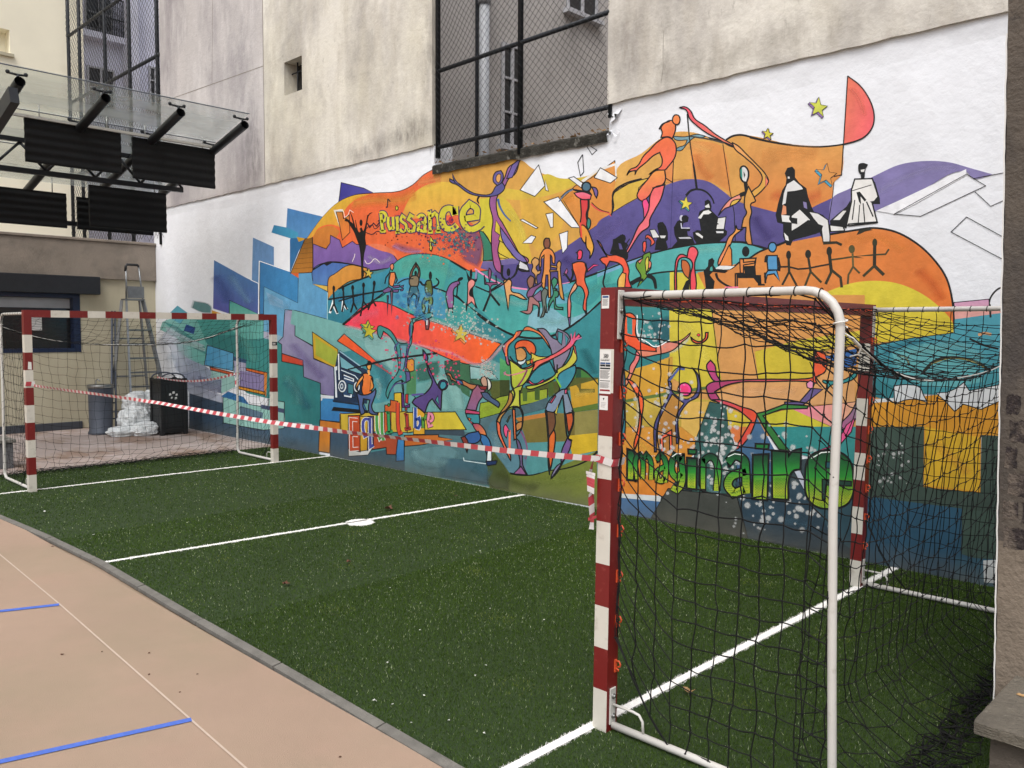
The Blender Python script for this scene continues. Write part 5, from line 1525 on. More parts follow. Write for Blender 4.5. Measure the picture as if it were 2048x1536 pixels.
b = MB(); b.box((ux-.012,-.037,ZT), (ux+.006,-.0355,TOP))
for pts in ([(700,0),(690,120),(705,260)], [(560,0),(556,110)]):
    pass
b.build('seam', M['crack'], up)
b = MB(); b.box((-11.60,.2,5.41), (-11.06,.215,5.945), 0)
wn = b.build('window', M['win_dark'], up)
b = MB(); b.box((-11.61,.041,5.40),(-11.584,.2,5.95)); b.box((-11.077,.041,5.40),(-11.05,.2,5.95)); b.box((-11.583,.041,5.40),(-11.078,.2,5.429)); b.box((-11.583,.041,5.926),(-11.078,.2,5.95)); b.build('reveal', M['cream_render'], up)
b = MB()
for x in (-11.42, -11.25): b.tube([(x,.1,5.43),(x,.1,5.925)], .012, 6)
b.tube([(-11.583,.1,5.78),(-11.078,.1,5.78)], .01, 6); b.box((-11.12,.14,5.43), (-11.08,.2,5.925)); b.build('window_bar', M['dark_metal'], wn)
gw = empty('upper_wall', (-14.4, 0, ZT), 'weathered grey part of the tall wall left of the cream part', 'wall')
b = MB(); wall_panel(b, XW+.52, ux-.012, ZT-.02, TOP, y0=-.03); ragged(b, XW+.52, ux-.012, ZT-.02, -.03); b.build('grey_face', M['grey_render'], gw)
b = MB()
for (u0,v0,u1,v1) in ((335,200,532,130),(425,0,424,160),(424,160,424,168)):
    a = on(1,-.032,u0,v0); c = on(1,-.032,u1,v1); d = (c-a).normalized(); nn = Vector((-d.z,0,d.x))*.006
    b.add([a-nn,c-nn,c+nn,a+nn], [(0,1,2,3)])
b.build('joint', M['crack'], gw)
rw = empty('upper_wall', (0, 0, ZT), 'pale cream wall above the mural right of the mesh screen', 'wall')
b = MB(); wall_panel(b, OX1, 3, ZT-.02, TOP, y0=-.04); ragged(b, OX1, 3, ZT-.02, -.04); b.build('cream_face', M['cream_render'], rw)
b = MB(); rr = random.Random(3)
for u0, v0, n in ((1328,60,9),):
    p = on(1,-.0425,u0,v0); z = p.z; x = p.x
    for k in range(n):
        z2 = z-.07; x2 = x+rr.uniform(-.012,.012)
        if z2 < ZT+.03: break
        b.add([(x-.002,-.0425,z),(x+.002,-.0425,z),(x2+.002,-.0425,z2),(x2-.002,-.0425,z2)], [(0,1,2,3)]); x, z = x2, z2
b.build('crack', M['crack'], rw)
# reveal of the opening and dark ledge
b = MB(); vs = []; fs = []; n = 40
for i in range(n+1):
    x = OX0+(OX1-OX0)*i/n; zt = lz+(rz-lz)*i/n+rng.uniform(-.005,.005); zb = zt-.115+rng.uniform(-.004,.004)
    vs += [(x,-.03+rng.uniform(-.006,.006),zb), (x,-.045+rng.uniform(-.01,.01),zt-.02), (x,-.02,zt), (x,.3,zt+.01)]
for i in range(n):
    for k in range(3): fs.append((i*4+k,(i+1)*4+k,(i+1)*4+k+1,i*4+k+1))
b.add(vs, fs); led = empty('window_ledge', (-6.7, 0, lz), 'dark crumbling ledge under the large mesh screen', 'ledge')
b.build('ledge_slab', M['dark_ledge'], led)
b = MB(); rr = random.Random(9)
for i in range(150):
    t = rr.random()**.8; x = OX0+(OX1-OX0)*t; z = lz+(rz-lz)*t+.01; y = rr.uniform(-.04, .2); s = rr.uniform(.012, .032); a = rr.uniform(0, 6)
    b.add([(x-s*math.cos(a), y-s*math.sin(a), z+rr.uniform(0,.03)), (x+s*.5*math.sin(a), y-s*.4, z+rr.uniform(0,.04)), (x+s*math.cos(a), y+s*math.sin(a), z+rr.uniform(0,.03)), (x-s*.4, y+s*.5, z+.012)], [(0,1,2,3)])
o = b.build('leaf_litter', M['dead_leaf']); tag(o, 'dry leaves caught along the dark ledge', 'leaves', kind='stuff')
# peeling render beside the screen
b = MB(); rr = random.Random(4)
for k in range(14):
    u = 1220+rr.uniform(-3,14); v = 226+rr.uniform(0,46); p = on(1,-.03,u,v); s = rr.uniform(.015,.04)
    q = [Vector((p.x+rr.uniform(-s,s), -.01-rr.uniform(0,.04), p.z+rr.uniform(-s,s))) for _ in range(4)]
    cx = sum((t.x for t in q))/4; cz = sum((t.z for t in q))/4; q.sort(key=lambda t: math.atan2(t.z-cz, t.x-cx)); b.add(q, [(0,1,2,3)], 0 if k % 3 else 1)
b.add([on(1,-.02,1219,246), on(1,-.035,1228,240), on(1,-.03,1236,228), on(1,-.015,1244,218), on(1,-.012,1240,214), on(1,-.012,1226,226)], [(0,1,2,3,4,5)])
b.build('peeling_render', [M['white_render'], M['dark_ledge']], rw)
# mesh screen: frame + chain link
scr = empty('mesh_screen', (-6.7, 0, lz), 'tall dark metal frame filled with diamond mesh over the wall opening', 'screen')
b = MB(); YS = -.02
def bu(u0,v0,u1,v1,r): b.tube([on(1,YS,u0,v0), on(1,YS,u1,v1)], r, 8)
zt = TOP
for u in (876, 1040, 1220):
    p = on(1,YS,u,{876:300,1040:290,1220:215}[u]); b.tube([(p.x,YS,p.z-.1),(p.x,YS,zt)], .032 if u != 1220 else .02, 8)
fx0 = on(1,YS,876,200).x; fx1 = on(1,YS,1220,100).x
for (va, vb) in ((143,24),(295,214)):
    a = on(1,YS,876,va); c = on(1,YS,1218,vb); zz = (a.z+c.z)/2; b.tube([(fx0,YS,a.z),(fx1,YS,c.z)], .026, 8)
dz = on(1,YS,876,143).z-on(1,YS,876,295).z
for k in (1,2,3,4): z = on(1,YS,876,143).z+dz*k*1.1; b.tube([(fx0,YS,z),(fx1,YS,z)], .026, 8)
b.build('frame', M['dark_metal'], scr)
def chain(b, x0, x1, z0, z1, yv, s=.062, r=.0022, rr=rng, wob=.012):
    for sgn in (1,-1):
        c0 = (z0 if sgn > 0 else z0)-(x1-x0); c = c0
        while c < z1+(x1-x0 if sgn < 0 else 0):
            xs_ = []
            zs = c if sgn > 0 else c
            pts = []
            for i in range(31):
                x = x0+(x1-x0)*i/30; z = c+sgn*(x-x0)
                if z0 <= z <= z1: pts.append((x+wob*math.sin(z*7+x*3), yv+.012*math.sin(x*5+z*4), z+wob*math.sin(x*6+2)))
            if len(pts) > 1: b.tube(pts, r, 3, cap=False)
            c += s*1.414
b = MB(); chain(b, fx0, fx1, lz-.02, 6.4, -.055); b.build('wire_mesh', M['mesh_wire'], scr)
# ------------------------------------------------------------------ courtyard behind the opening
cy = empty('courtyard_building', (-12, 6, 0), 'grey courtyard facade with a tall window seen through the mesh screen', 'building')
FX = -11.8
b = MB(); b.box((FX-3,.31,0), (FX,13,TOP)); b.box((FX,9.6,0), (-2,13,TOP)); b.build('wall', M['back_grey'], cy)
b = MB(); b.box((OX1+.02,.3,0), (OX1+.4,9.6,TOP)); b.build('side_wall', M['back_grey'], cy)
p0 = on(0,FX,960,60); b = MB(); b.tube([(FX+.12,p0.y,0),(FX+.12,p0.y,9.2)], .10, 12); b.tube([(FX+.12,p0.y,8.0),(FX+.12,p0.y,8.15)], .13, 12); b.build('downpipe', M['pipe'], cy)
p1 = on(0,FX,952,60); b = MB(); b.box((FX+.001,p1.y-.02,0), (FX+.05,p1.y+.02,9.5)); b.build('cable', M['dark_metal'], cy)
def win(parent, x, y0, y1, z0, z1, panes, fm, off=.0, sill=True):
    b = MB(); b.box((x+off,y0,z0), (x+off+.012,y1,z1)); w = b.build('window', M['win_dark'], parent)
    b = MB(); e = .05; xx = x+off+.012
    b.box((xx,y0,z0), (xx+.05,y0+e,z1)); b.box((xx,y1-e,z0), (xx+.05,y1,z1)); b.box((xx,y0+e,z0), (xx+.05,y1-e,z0+e)); b.box((xx,y0+e,z1-e), (xx+.05,y1-e,z1))
    for k in range(1, panes): z = z0+(z1-z0)*k/panes; b.box((xx,y0+e,z-.02), (xx+.045,y1-e,z+.02))
    ym = (y0+y1)/2; b.box((xx,ym-.03,z0+e), (xx+.047,ym+.03,z1-e)); b.build('frame', fm, w)
    if sill: b = MB(); b.box((x,y0-.1,z0-.1), (x+.16,y1+.1,z0-.005)); b.build('sill', fm, w)
a = on(0,FX,1001,290); c = on(0,FX,1032,95); win(cy, FX, a.y, c.y+.15, a.z, c.z, 3, M['win_frame'])
a = on(0,FX,1132,18); c = on(0,FX,1192,22); win(cy, FX, a.y, c.y, a.z, a.z+1.7, 3, M['win_frame'])
# ------------------------------------------------------------------ single-storey wing at the far end
wing = empty('wing_building', (-18, -4, 0), 'low cream wing with a grey concrete lintel band and navy framed window', 'building')
WT = 3.49; LB = 2.8
b = MB(); y0 = -12
wy0, wy1, wz0, wz1 = -4.6, -1.40, 1.43, 2.5
for (a, c, d, e) in ((y0,wy0,0,LB),(wy1,-.0,0,LB),(wy0,wy1,0,wz0),(wy0,wy1,wz1,LB)): b.box((XW-.25,a,d), (XW,c,e))
b.box((XW-6,y0,0), (XW-.25,0,.1)); b.box((XW-6,y0,LB), (XW-.25,0,LB+.1)); b.build('wall', M['wing_cream'], wing)
b = MB(); b.box((XW-.3,y0,LB), (XW+.07,-.003,WT)); b.box((XW-.34,y0,WT), (XW+.10,-.003,WT+.05)); b.build('lintel_band', M['wing_lintel'], wing, bevel=.01)
b = MB(); b.box((XW-5.5,y0,WT), (XW-.34,0,WT+.02)); b.build('roof', M['wing_lintel'], wing)
b = MB(); b.box((XW+.005,-6,2.5), (XW+.16,-1.08,2.83)); b.build('shutter_box', M['truss'], wing, bevel=.01)
b = MB(); b.box((XW-.2,wy0,wz0), (XW-.18,wy1,wz1)); w_ = b.build('window', M['win_dark'], wing)
b = MB(); b.box((XW-.179,wy0+.12,2.24), (XW-.174,-2.92,2.42)); b.box((XW-.179,-2.78,2.24), (XW-.174,wy1-.12,2.42)); b.build('pane_reflection', M['pipe'], w_)  # pale strips: the reflection in the upper panes, put in as thin panels
b = MB(); e = .12
b.box((XW-.17,wy0,wz0), (XW+.012,wy0+e,wz1)); b.box((XW-.17,wy1-e,wz0), (XW+.012,wy1,wz1)); b.box((XW-.17,wy0+e,wz0), (XW+.01,wy1-e,wz0+e*.6)); b.box((XW-.17,wy0+e,wz1-e*.6), (XW+.01,wy1-e,wz1)); b.box((XW-.17,-2.9,wz0+.07), (XW-.05,-2.8,wz1-.07)); b.build('frame', M['navy'], w_)
b = MB(); b.box((XW-.175,-2.3,wz0+.4), (XW-.17,-2.0,wz0+.72)); b.box((XW-.175,-3.4,wz0+.35), (XW-.17,-3.1,wz0+.65)); b.build('notice', M['cord_label'], w_)
b = MB(); b.box((XW,y0,0), (XW+.04,-1.42,.14)); b.build('plinth', M['plinth'], wing, bevel=.008)
# far facades behind the wing
cf = empty('cream_building', (-23, -8, 0), 'bright cream building rising behind the canopy at the left edge', 'building')
CX = -22.; ye = on(0,CX,170,200).y
b = MB(); a = on(0,CX,0,104); c = on(0,CX,19,60)
b.box((CX-4,-16,0), (CX,a.y-1.2,16)); b.box((CX-4,c.y,0), (CX,ye,16)); b.box((CX-4,a.y-1.2,0), (CX,c.y,a.z)); b.box((CX-4,a.y-1.2,c.z), (CX,c.y,16)); b.box((CX-4,a.y-1.2,a.z), (CX-.35,c.y,c.z)); b.build('wall', M['back_cream'], cf)
b = MB(); b.box((CX+.0,a.y-1.3,a.z-.07), (CX+.08,c.y+.06,a.z-.002)); b.build('sill', M['wing_cream'], cf)
lf = empty('lavender_building', (-26, 5, 0), 'pale lavender apartment facade with windows behind the tall mesh fence', 'building')
LX = -25.
b = MB(); b.box((LX-4,-2,0), (LX,12,18)); b.build('wall', M['back_lav'], lf)
for (u0,v0,u1,v1,pn) in ((175,215,228,132,2),(170,56,224,-10,2),(298,215,322,128,3)):
    a = on(0,LX,u0,v0); c = on(0,LX,u1,v1+10); win(lf, LX, a.y, c.y, a.z, c.z, pn, M['win_frame'])
b = MB(); a = on(0,LX,168,60); c = on(0,LX,250,70); b.box((LX,a.y-.3,a.z-.22), (LX+.3,c.y,a.z-.05)); b.build('balcony_slab', M['back_lav'], lf)
b = MB(); 
for k in range(22):
    y = a.y+(c.y-a.y-.1)*k/21; b.tube([(LX+.27,y,a.z-.05),(LX+.27,y,a.z+.95)], .014, 5)
for z in (a.z+.95, a.z+.4): b.tube([(LX+.27,a.y,z),(LX+.27,c.y,z)], .02, 5)
b.build('railing', M['dark_metal'], lf)
a = on(0,LX,246,100); b = MB(); b.box((LX,a.y-.05,2), (LX+.5,a.y+.25,16)); b.build('pier', M['back_lav'], lf)
# tall mesh fence on the line of the wall
fn = empty('mesh_fence', (-18.5, 0, 3.5), 'tall dark post and wire mesh fence rising beyond the end of the wall', 'fence')
b = MB()
for u in (135,157,208,257,313): x = on(1,0,u,30).x; b.tube([(x,0,3.5),(x,0,12)], .04, 6)
xa = on(1,0,135,71).x; xb = XW+.52
for z in (8.6,7.08,5.4,10.3): b.tube([(xa,0,z),(xb,0,z)], .035, 6)
b.build('post_frame', M['dark_metal'], fn)
b = MB(); chain(b, xa, xb, 3.55, 11.5, -.03, s=.10, r=.0035); b.build('wire_mesh', M['mesh_wire'], fn)
# ------------------------------------------------------------------ glass canopy
can = empty('glass_canopy', (-12.5, -3, 3.5), 'glass and steel canopy with black tubes and truss at upper left', 'canopy')
GX = -11.5
def P3(u, v, x): return on(0, x, u, v)
ends = [P3(u, v, GX) for u, v in ((40,160),(212,196),(362,226),(490,250))]
AL = math.radians(13); TD = Vector((-math.cos(AL), 0, -math.sin(AL))); UP = Vector((-math.sin(AL), 0, math.cos(AL)))
zc = sum(e.z for e in ends)/4
for e in ends: e.z = zc
for k, e in enumerate(ends):
    b = MB(); b.tube([e, e+TD*3.6], .062, 14, cap=False); b.tube([e+TD*.01, e+TD*3.6], .056, 14, cap=False); b.tube([e+TD*.12, e+TD*.13], .056, 14)
    t = b.build('roof_tube', M['truss'], can)
    b = MB()
    for s_ in (.06, 1.06, 2.2):
        c = e+TD*s_+UP*.06; b.tube([c, c+UP*.06], .016, 6)
        for a in (-1, 1):
            b.tube([c+UP*.05, c+UP*.075+Vector((0,a*.10,0))+TD*.03], .014, 6); b.blob(c+UP*.085+Vector((0,a*.10,0))+TD*.03, (.026,.026,.026), n=8, amp=0)
    b.build('glass_clamp', M['truss'], t)
ylo, yhi = -9.5, ends[3].y+.06
for (s0, s1) in ((-.06,1.03),(1.05,2.16),(2.18,3.5)):
    o_ = ends[0].copy(); o_.y = 0; A = o_+TD*s0+UP*.155; B = o_+TD*s1+UP*.155
    b = MB(); V = [Vector((A.x,ylo,A.z)), Vector((A.x,yhi,A.z)), Vector((B.x,yhi,B.z)), Vector((B.x,ylo,B.z))]; b.add(V+[v+UP*.012 for v in V], [(3,2,1,0),(4,5,6,7),(0,1,5,4),(1,2,6,5),(2,3,7,6),(3,0,4,7)])
    b.build('glass_pane', M['glass'], can)
    b = MB(); b.bar((A.x,ylo,A.z-.004), (A.x,yhi,A.z-.004), .01, .012); b.build('pane_edge', M['grey_metal'], can)
for e_ in (0,):
    for k in range(1, 6):
        e = ends[0]+Vector((0,-1.0*k,0)); b = MB(); b.tube([e, e+TD*3.6], .062, 12); b.build('roof_tube', M['truss'], can)
# trusses under the tubes
for (x, u0, v0, u1, v1, hh) in ((GX-1.75,0,335,365,381,.42), (GX-3.0,0,425,305,470,.0)):
    a = P3(u0,v0,x); c = P3(u1,v1,x); z = (a.z+c.z)/2; y0_, y1_ = ylo, c.y
    b = MB(); b.bar((x,y0_,z), (x,y1_,z), .07, .07)
    if hh:
        b.bar((x,y0_,z+hh), (x,y1_-.3,z+hh), .06, .06); nseg = 13; L_ = (y1_-y0_)/nseg
        for k in range(nseg): b.tube([(x,y0_+L_*k,z+.03),(x,y0_+L_*(k+.5),z+hh-.03)], .02, 6); b.tube([(x,y0_+L_*(k+.5),z+hh-.03),(x,y0_+L_*(k+1),z+.03)], .02, 6)
    b.build('truss', M['truss'], can)
a = P3(50,232,GX-.98); c = P3(432,298,GX-.98); b = MB(); b.bar((a.x,ylo,(a.z+c.z)/2+.01), (a.x,c.y+.05,(a.z+c.z)/2+.01), .05, .035); b.build('purlin', M['tube_white'], can)
# black inclined beam at the very left
b = MB(); q0 = P3(28,190,-11.3); b.bar(q0, q0+TD*2.6+Vector((0,-.1,-.25)), .1, .2); b.build('beam', M['truss'], can)
for k in range(2):
    y = -5.2-3*k; b = MB(); b.tube([(GX-3.3,y,0.0),(GX-3.3,y,zc-.95)], .08, 12); b.build('column', M['truss'], can)
for (x, u0, v0, u1, vb, lb) in ((GX-.99,49,234,241,322,'upper left black panel hanging below the glass canopy'), (GX-1.01,265,273,429,356,'upper right black panel at the tip of the canopy'),
        (GX-2.35,-60,366,132,440,'lower left black panel cut by the picture edge'), (GX-2.2,178,369,332,452,'lower right black panel just above the white corner'), (GX-2.6,154,393,305,458,'black panel half hidden behind the lower right panel')):
    a = P3(u0,v0,x); zb = P3(u0,vb,x).z; c = P3(u1,v0,x)
    th = empty('hanging_panel', (x,(a.y+c.y)/2,zb), lb, 'panel', 'black panels hanging under the canopy')
    b = MB(); n = 34; vs = []; fs = []
    for i in range(n+1):
        z = zb+(a.z-zb)*i/n; dx = .007*math.sin(i*2*math.pi/6.8); vs += [(x+dx,a.y,z),(x+dx,c.y,z),(x+dx-.04,a.y,z),(x+dx-.04,c.y,z)]
    for i in range(n): j = 4*i; fs += [(j,j+1,j+5,j+4),(j+3,j+2,j+6,j+7),(j+2,j,j+4,j+6),(j+1,j+3,j+7,j+5)]
    fs += [(0,2,3,1),(4*n,4*n+1,4*n+3,4*n+2)]; b.add(vs, fs); b.build('baffle', M['panel_black'], th)
    b = MB()
    for t_ in (.15, .85): y = a.y+(c.y-a.y)*t_; b.tube([(x-.02,y,a.z-.02),(x-.02,y,a.z+.22)], .008, 5)
    b.build('hanger', M['steel'], th)
# ------------------------------------------------------------------ goals (local axes: y along the goal line, x away from the pitch)
GW, GH, GD = 3.16, 2.08, 1.09
def seg(b, a, c, faces_red, m): b.box(a, c, m, faces_red)
def text_faces(b, s, place, size, m, bold=0.0, shear=0.0):
    cu = bpy.data.curves.new('t', 'FONT'); cu.body = s; cu.size = size; cu.offset = bold; cu.shear = shear; cu.resolution_u = 2
    o = bpy.data.objects.new('t', cu); COL.objects.link(o); dg = bpy.context.evaluated_depsgraph_get(); me = o.evaluated_get(dg).to_mesh()
    b.add([place(v.co.x, v.co.y) for v in me.vertices], [tuple(p.vertices) for p in me.polygons], m)
    bpy.data.objects.remove(o); bpy.data.curves.remove(cu)
def make_goal(name, loc, rot, label, near):
    root = empty(name, loc, label, 'goal')
    ca, sa = math.cos(rot), math.sin(rot); L0 = Vector(loc)
    lean = .0094 if near else 0
    def xf(v): v = Vector(v); return L0+Vector((v.x*ca-v.y*sa+lean*v.z, v.x*sa+v.y*ca, v.z))
    hold = []
    for y in (0, GW-.08):
        b = MB(xf); z = 0; k = 0
        while z < 2.0:
            z1 = min(z+.2, GH); z1 = GH if k == 9 else z1; w = k % 2 == 0
            b.box((0,y,z), (.08,y+.08,z1), 0 if not w else 1, {3: 0}); z = z1; k += 1
            if z >= GH: break
        p = b.build('post', [M['goal_red'], M['goal_white']], root, bevel=0); hold.append(p)
    b = MB(xf); y = .08; ys = [.08, .28]
    while ys[-1] < GW-.29: ys.append(ys[-1]+.2)
    ys.append(GW-.08)
    for k, (a, c) in enumerate(zip(ys, ys[1:])): b.box((.0,a,GH-.08), (.08,c,GH), 0 if k % 2 == 0 else 1, {3: 0})
    bar = b.build('crossbar', [M['goal_red'], M['goal_white']], root)
    for i, y in enumerate((.04, GW-.04)):
        zt = GH-.038; pts = [(.085,y,zt)]; R_ = .14
        pts += [(.085+(GD-R_-.085)*t, y, zt) for t in (.25,.5,.75,1)]
        pts += [(GD-R_+R_*math.sin(a), y, zt-R_+R_*math.cos(a)) for a in (.25,.55,.85,1.15,1.4,1.57)]
        pts += [(GD,y,1.2), (GD+.02,y,.6), (GD+.04,y,.12)]
        pts += [(GD+.04-.09*(1-math.cos(a)), y, .03+.09*(1-math.sin(a))) for a in (.4,.8,1.2,1.57)]
        pts += [(.6,y,.03), (.09,y,.03)]
        b = MB(xf); b.tube(pts, .0172, 14); fr = b.build('net_frame', M['tube_white'], root)
        b = MB(xf); s = 1 if y > 1 else -1
        for z0, z1 in ((GH-.235,GH-.012), (.035,.21)):
            yy = y; b.box((.0805,yy-.022,z0), (.088,yy+.022,z1), 0)
        pl = b.build('bracket_plate', M['tube_white'], root, bevel=.003)
        b = MB(xf)
        for z in (GH-.105, GH-.205, .17, .075):
            b.tube([(.088,y,z),(.0915,y,z)], .013, 14); b.tube([(.0915,y,z),(.099,y,z)], .0085, 6)
        b.build('bolt', M['steel'], pl)
        b = MB(xf); b.tube([(.09,y,.13),(.2,y,.13),(.235,y,.125),(.255,y,.10),(.26,y,.04)], .0065, 8); b.build('handle', M['tube_white'], fr)
    # net hooks
    for z in [.31+.215*k for k in range(8)]:
        for k, p in enumerate(hold):
            y = .055 if k == 0 else GW-.055
            b = MB(xf); b.box((.0805,y-.004,z-.03), (.087,y+.012,z+.03)); b.tube([(.085,y+.004,z+.022),(.103,y+.004,z+.026),(.112,y+.004,z+.012),(.108,y+.004,z),(.096,y+.004,z-.002)], .0042, 6); b.tube([(.086,y+.004,z-.012),(.1,y+.004,z-.016),(.1,y+.004,z-.024)], .004, 6)
            b.build('net_hook', M['hook'], p)
    for k in range(15):
        y = .18+.2*k; b = MB(xf); z = GH-.045
        b.box((.0805,y-.028,z-.008), (.087,y+.028,z+.008)); b.tube([(.085,y+.02,z),(.102,y+.024,z),(.11,y+.01,z),(.1,y-.002,z)], .004, 6); b.build('net_hook', M['hook'], bar)
    # the net
    rr = np.random.default_rng(3 if near else 5); b = MB(xf); sag = .27
    def zr(y): t = (y-.04)/(GW-.08); return 1.90-sag*4*t*(1-t)*(1.0)-.02*math.sin(9*t)
    def grid(fn, ni, nj, jit=.0055, thick=1., skipi=(), skipj=()):
        G = [[Vector(fn(i, j))+Vector(rr.normal(0, jit, 3)) for j in range(nj)] for i in range(ni)]
        r = (.0031 if near else .0021)*thick
        def strand(P):
            Q = []
            for a, c in zip(P, P[1:]):
                d = (c-a).length; m_ = (a+c)/2+Vector(rr.normal(0, .028*d, 3)); m_.z -= .03*d
                Q += [a, a*.5+m_*.5+(m_-(a+c)/2)*.25, m_]
            Q.append(P[-1]); b.tube(Q, r, 4, cap=False)
        for i in range(ni):
            if i not in skipi: strand(G[i])
        for j in range(nj):
            if j not in skipj: strand([G[i][j] for i in range(ni)])
        for i in range(ni):
            for j in range(nj):
                p = G[i][j]; k = .0072 if near else .0055
                b.add([p+Vector(q)*k for q in ((1,0,0),(-1,0,0),(0,1,0),(0,-1,0),(0,0,1),(0,0,-1))], [(0,2,4),(2,1,4),(1,3,4),(3,0,4),(2,0,5),(1,2,5),(3,1,5),(0,3,5)])
        return G
    # sides
    for sgn, y in ((-1,.035),(1,GW-.035)):
        NX, NZ = 11, 21
        def side(i, j):
            t = i/(NX-1); x = .10+(GD-.10)*t; zt = GH-.045-(0 if t < .88 else (t-.88)/.12*.13)
            zb = .04 if t > .3 else .04+.42*(1-t/.3)**1.3
            s_ = j/(NZ-1); z = zt+(zb-zt)*s_-.035*math.sin(math.pi*t)*math.sin(math.pi*s_)
            if i == 0: x += .012*abs(math.sin(j*1.9))
            return (x, y+sgn*(-.03*math.sin(math.pi*t)*math.sin(math.pi*s_)), z)
        grid(side, NX, NZ, thick=1. if sgn < 0 else .8)
        # selvage rope
        b.tube([Vector(side(i, 0))+Vector((0,0,.012)) for i in range(NX)], .0045, 5); b.tube([Vector(side(i, NZ-1)) for i in range(NX)], .0045, 5)
        b.tube([Vector(side(0, j))+Vector((.003*math.sin(j*2.3),0,0)) for j in range(NZ)], .0035, 5)
        for i in range(1, NX-1):
            x = side(i, 0)[0]+.02; c = Vector((x, y+(.005 if sgn < 0 else -.005), GH-.038 if i < NX-2 else GH-.05))
            b.tube([c+Vector((.003*math.sin(a),.0198*math.cos(a),.0198*math.sin(a))) for a in [q*.6283 for q in range(10)]], .0022, 4, closed=True)
    NY = 31
    def yy(j): return .04+(GW-.08)*j/(NY-1)
    NT = 12
    def top(i, j):
        t = i/(NT-1); y = yy(j); z0 = GH-.05; z = z0+(zr(y)-z0)*t**.9-.10*math.sin(math.pi*t)*math.sin(math.pi*j/(NY-1))-.006*math.sin(j*.6+i*.4)
        return (.10+(GD-.10)*t+.008*math.sin(j*.5), y+.01*math.sin(i*.7), z)
    grid(top, NT, NY, .006, .78)
    b.tube([Vector(top(0, j))+Vector((0,0,.01)) for j in range(NY)], .0045, 5)
    b.tube([Vector(top(NT-1, j)) for j in range(NY)], .0042, 5)
    NB = 25
    def back(i, j):
        y = yy(j); Lh = zr(y)-.22; s_ = i*.108; xo = .035*math.sin(math.pi*j/(NY-1))
        if s_ <= Lh: z = zr(y)-s_; x = GD-.02-.10*math.sin(math.pi*min(1, s_/Lh)*.5)-xo
        else:
            q = s_-Lh; a = min(q/.30, 1.2); x = GD-.12-xo+.34*a**1.5-(max(0, q-.3))*.18; z = .22*(1-a)+.02 if a < 1 else .02+.035*abs(math.sin(q*23+j*1.7))
            z = max(z, .014); x += .05*math.sin(q*17+j*.8)*(a > .5)
        return (x, y+.012*math.sin(i*.8+j)+.05*(s_ > Lh)*math.sin(j*1.3+i), z)
    grid(back, NB, NY, .006, .78)
    b.tube([Vector((GD+.15+.04*math.sin(j*1.9)+.03*math.sin(j*.7), .0+GW*j/89, .03+.018*math.sin(j*2.7))) for j in range(90)], .0055, 5)
    for q in range(1):
        b.tube([Vector((GD+.13+.06*math.sin(j*(1.1+.3*q)+q), .02+GW*j/139, .035+.03*math.sin(j*(1.3+.2*q)+2*q))) for j in range(140)], .0024, 4)
    b.build('goal_net', M['net'], root)
    b = MB(xf); b.tube([Vector((GD-.005, yy(j), zr(yy(j))+.004)) for j in range(NY)], .0036, 6)
    for y in (.04, GW-.04):
        b.tube([Vector((GD+.025*math.cos(a), y+.025*math.sin(a), 1.9+.004*a)) for a in [q*.7 for q in range(14)]], .003, 5)
    if near: b.tube([(GD+.01,.05,1.88),(GD+.03,.09,1.86),(GD+.045,.13,1.83),(GD+.03,.15,1.80),(GD,.14,1.79)], .003, 5)
    b.build('tension_cord', M['rope_white'], root)
    return root, xf, hold, bar
near_goal, xfn, posts_n, bar_n = make_goal('handball_goal', (-2.4148, -3.8029, 0), .0177, 'red and white striped goal in the foreground seen from behind its net', True)
far_goal, xff, posts_f, bar_f = make_goal('handball_goal', (-10.5156, -3.9812+GW, 0), math.pi, 'distant red and white striped goal in front of the wing building', False)
# paper labels on the near post
def post_label(xf, parent, z0, z1, x0=.002, x1=.062, kind=0):
    b = MB(xf); Yv = -.0012
    pl = lambda x, z, d=0: (x, Yv-d, z)
    b.add([pl(x0,z0),pl(x1,z0),pl(x1,z1),pl(x0,z1)], [(0,1,2,3)], 0)
    w = x1-x0; h = z1-z0; d = .0006
    def q(a, c, e, f, m): b.add([pl(x0+w*a,z0+h*e,d),pl(x0+w*c,z0+h*e,d),pl(x0+w*c,z0+h*f,d),pl(x0+w*a,z0+h*f,d)], [(0,1,2,3)], m)
    if kind == 0:
        text_faces(b, 'GES', lambda X, Z: pl(x0+w*.34+X, z0+h*.84+Z, d), .016, 1, .0006, .25)
        q(.3,.72,.825,.832,1); q(.3,.72,.905,.912,1); q(.1,.92,.80,.803,1)
        text_faces(b, 'CASALSPORT', lambda X, Z: pl(x0+w*.08+X, z0+h*.755+Z, d), .0085, 1, .0003)
        q(.06,.5,.68,.72,2); q(.54,.94,.68,.72,2); q(.06,.5,.625,.67,1); q(.54,.94,.625,.67,1); q(.06,.94,.565,.6,1)
        for k in range(9): q(.06,.9-.07*(k % 3),.53-.022*k,.538-.022*k,1)
        q(.06,.94,.29,.305,1)
        for k in range(6): q(.06,.9-.1*(k % 2),.25-.022*k,.257-.022*k,1)
        q(.06,.94,.06,.1,3)
    elif kind == 1:
        q(.1,.9,.8,.95,2)
        for k in range(6): q(.12,.85-.05*(k % 2),.68-.09*k,.71-.09*k,1)
    elif kind == 2:
        b.add([pl(x0+w*.4,z0+h*.85,d),pl(x0+w*.5,z0+h*.68,d),pl(x0+w*.6,z0+h*.85,d)], [(0,1,2)], 1)
        for k in range(4): q(.2,.8-.05*k,.5-.1*k,.515-.1*k,1)
    b.build('label', [M['cord_label'], M['ink'], M['ink_blue'], M['ink_red']], parent)
post_label(xfn, posts_n[0], 1.595, 1.795, .001, .066, 0)
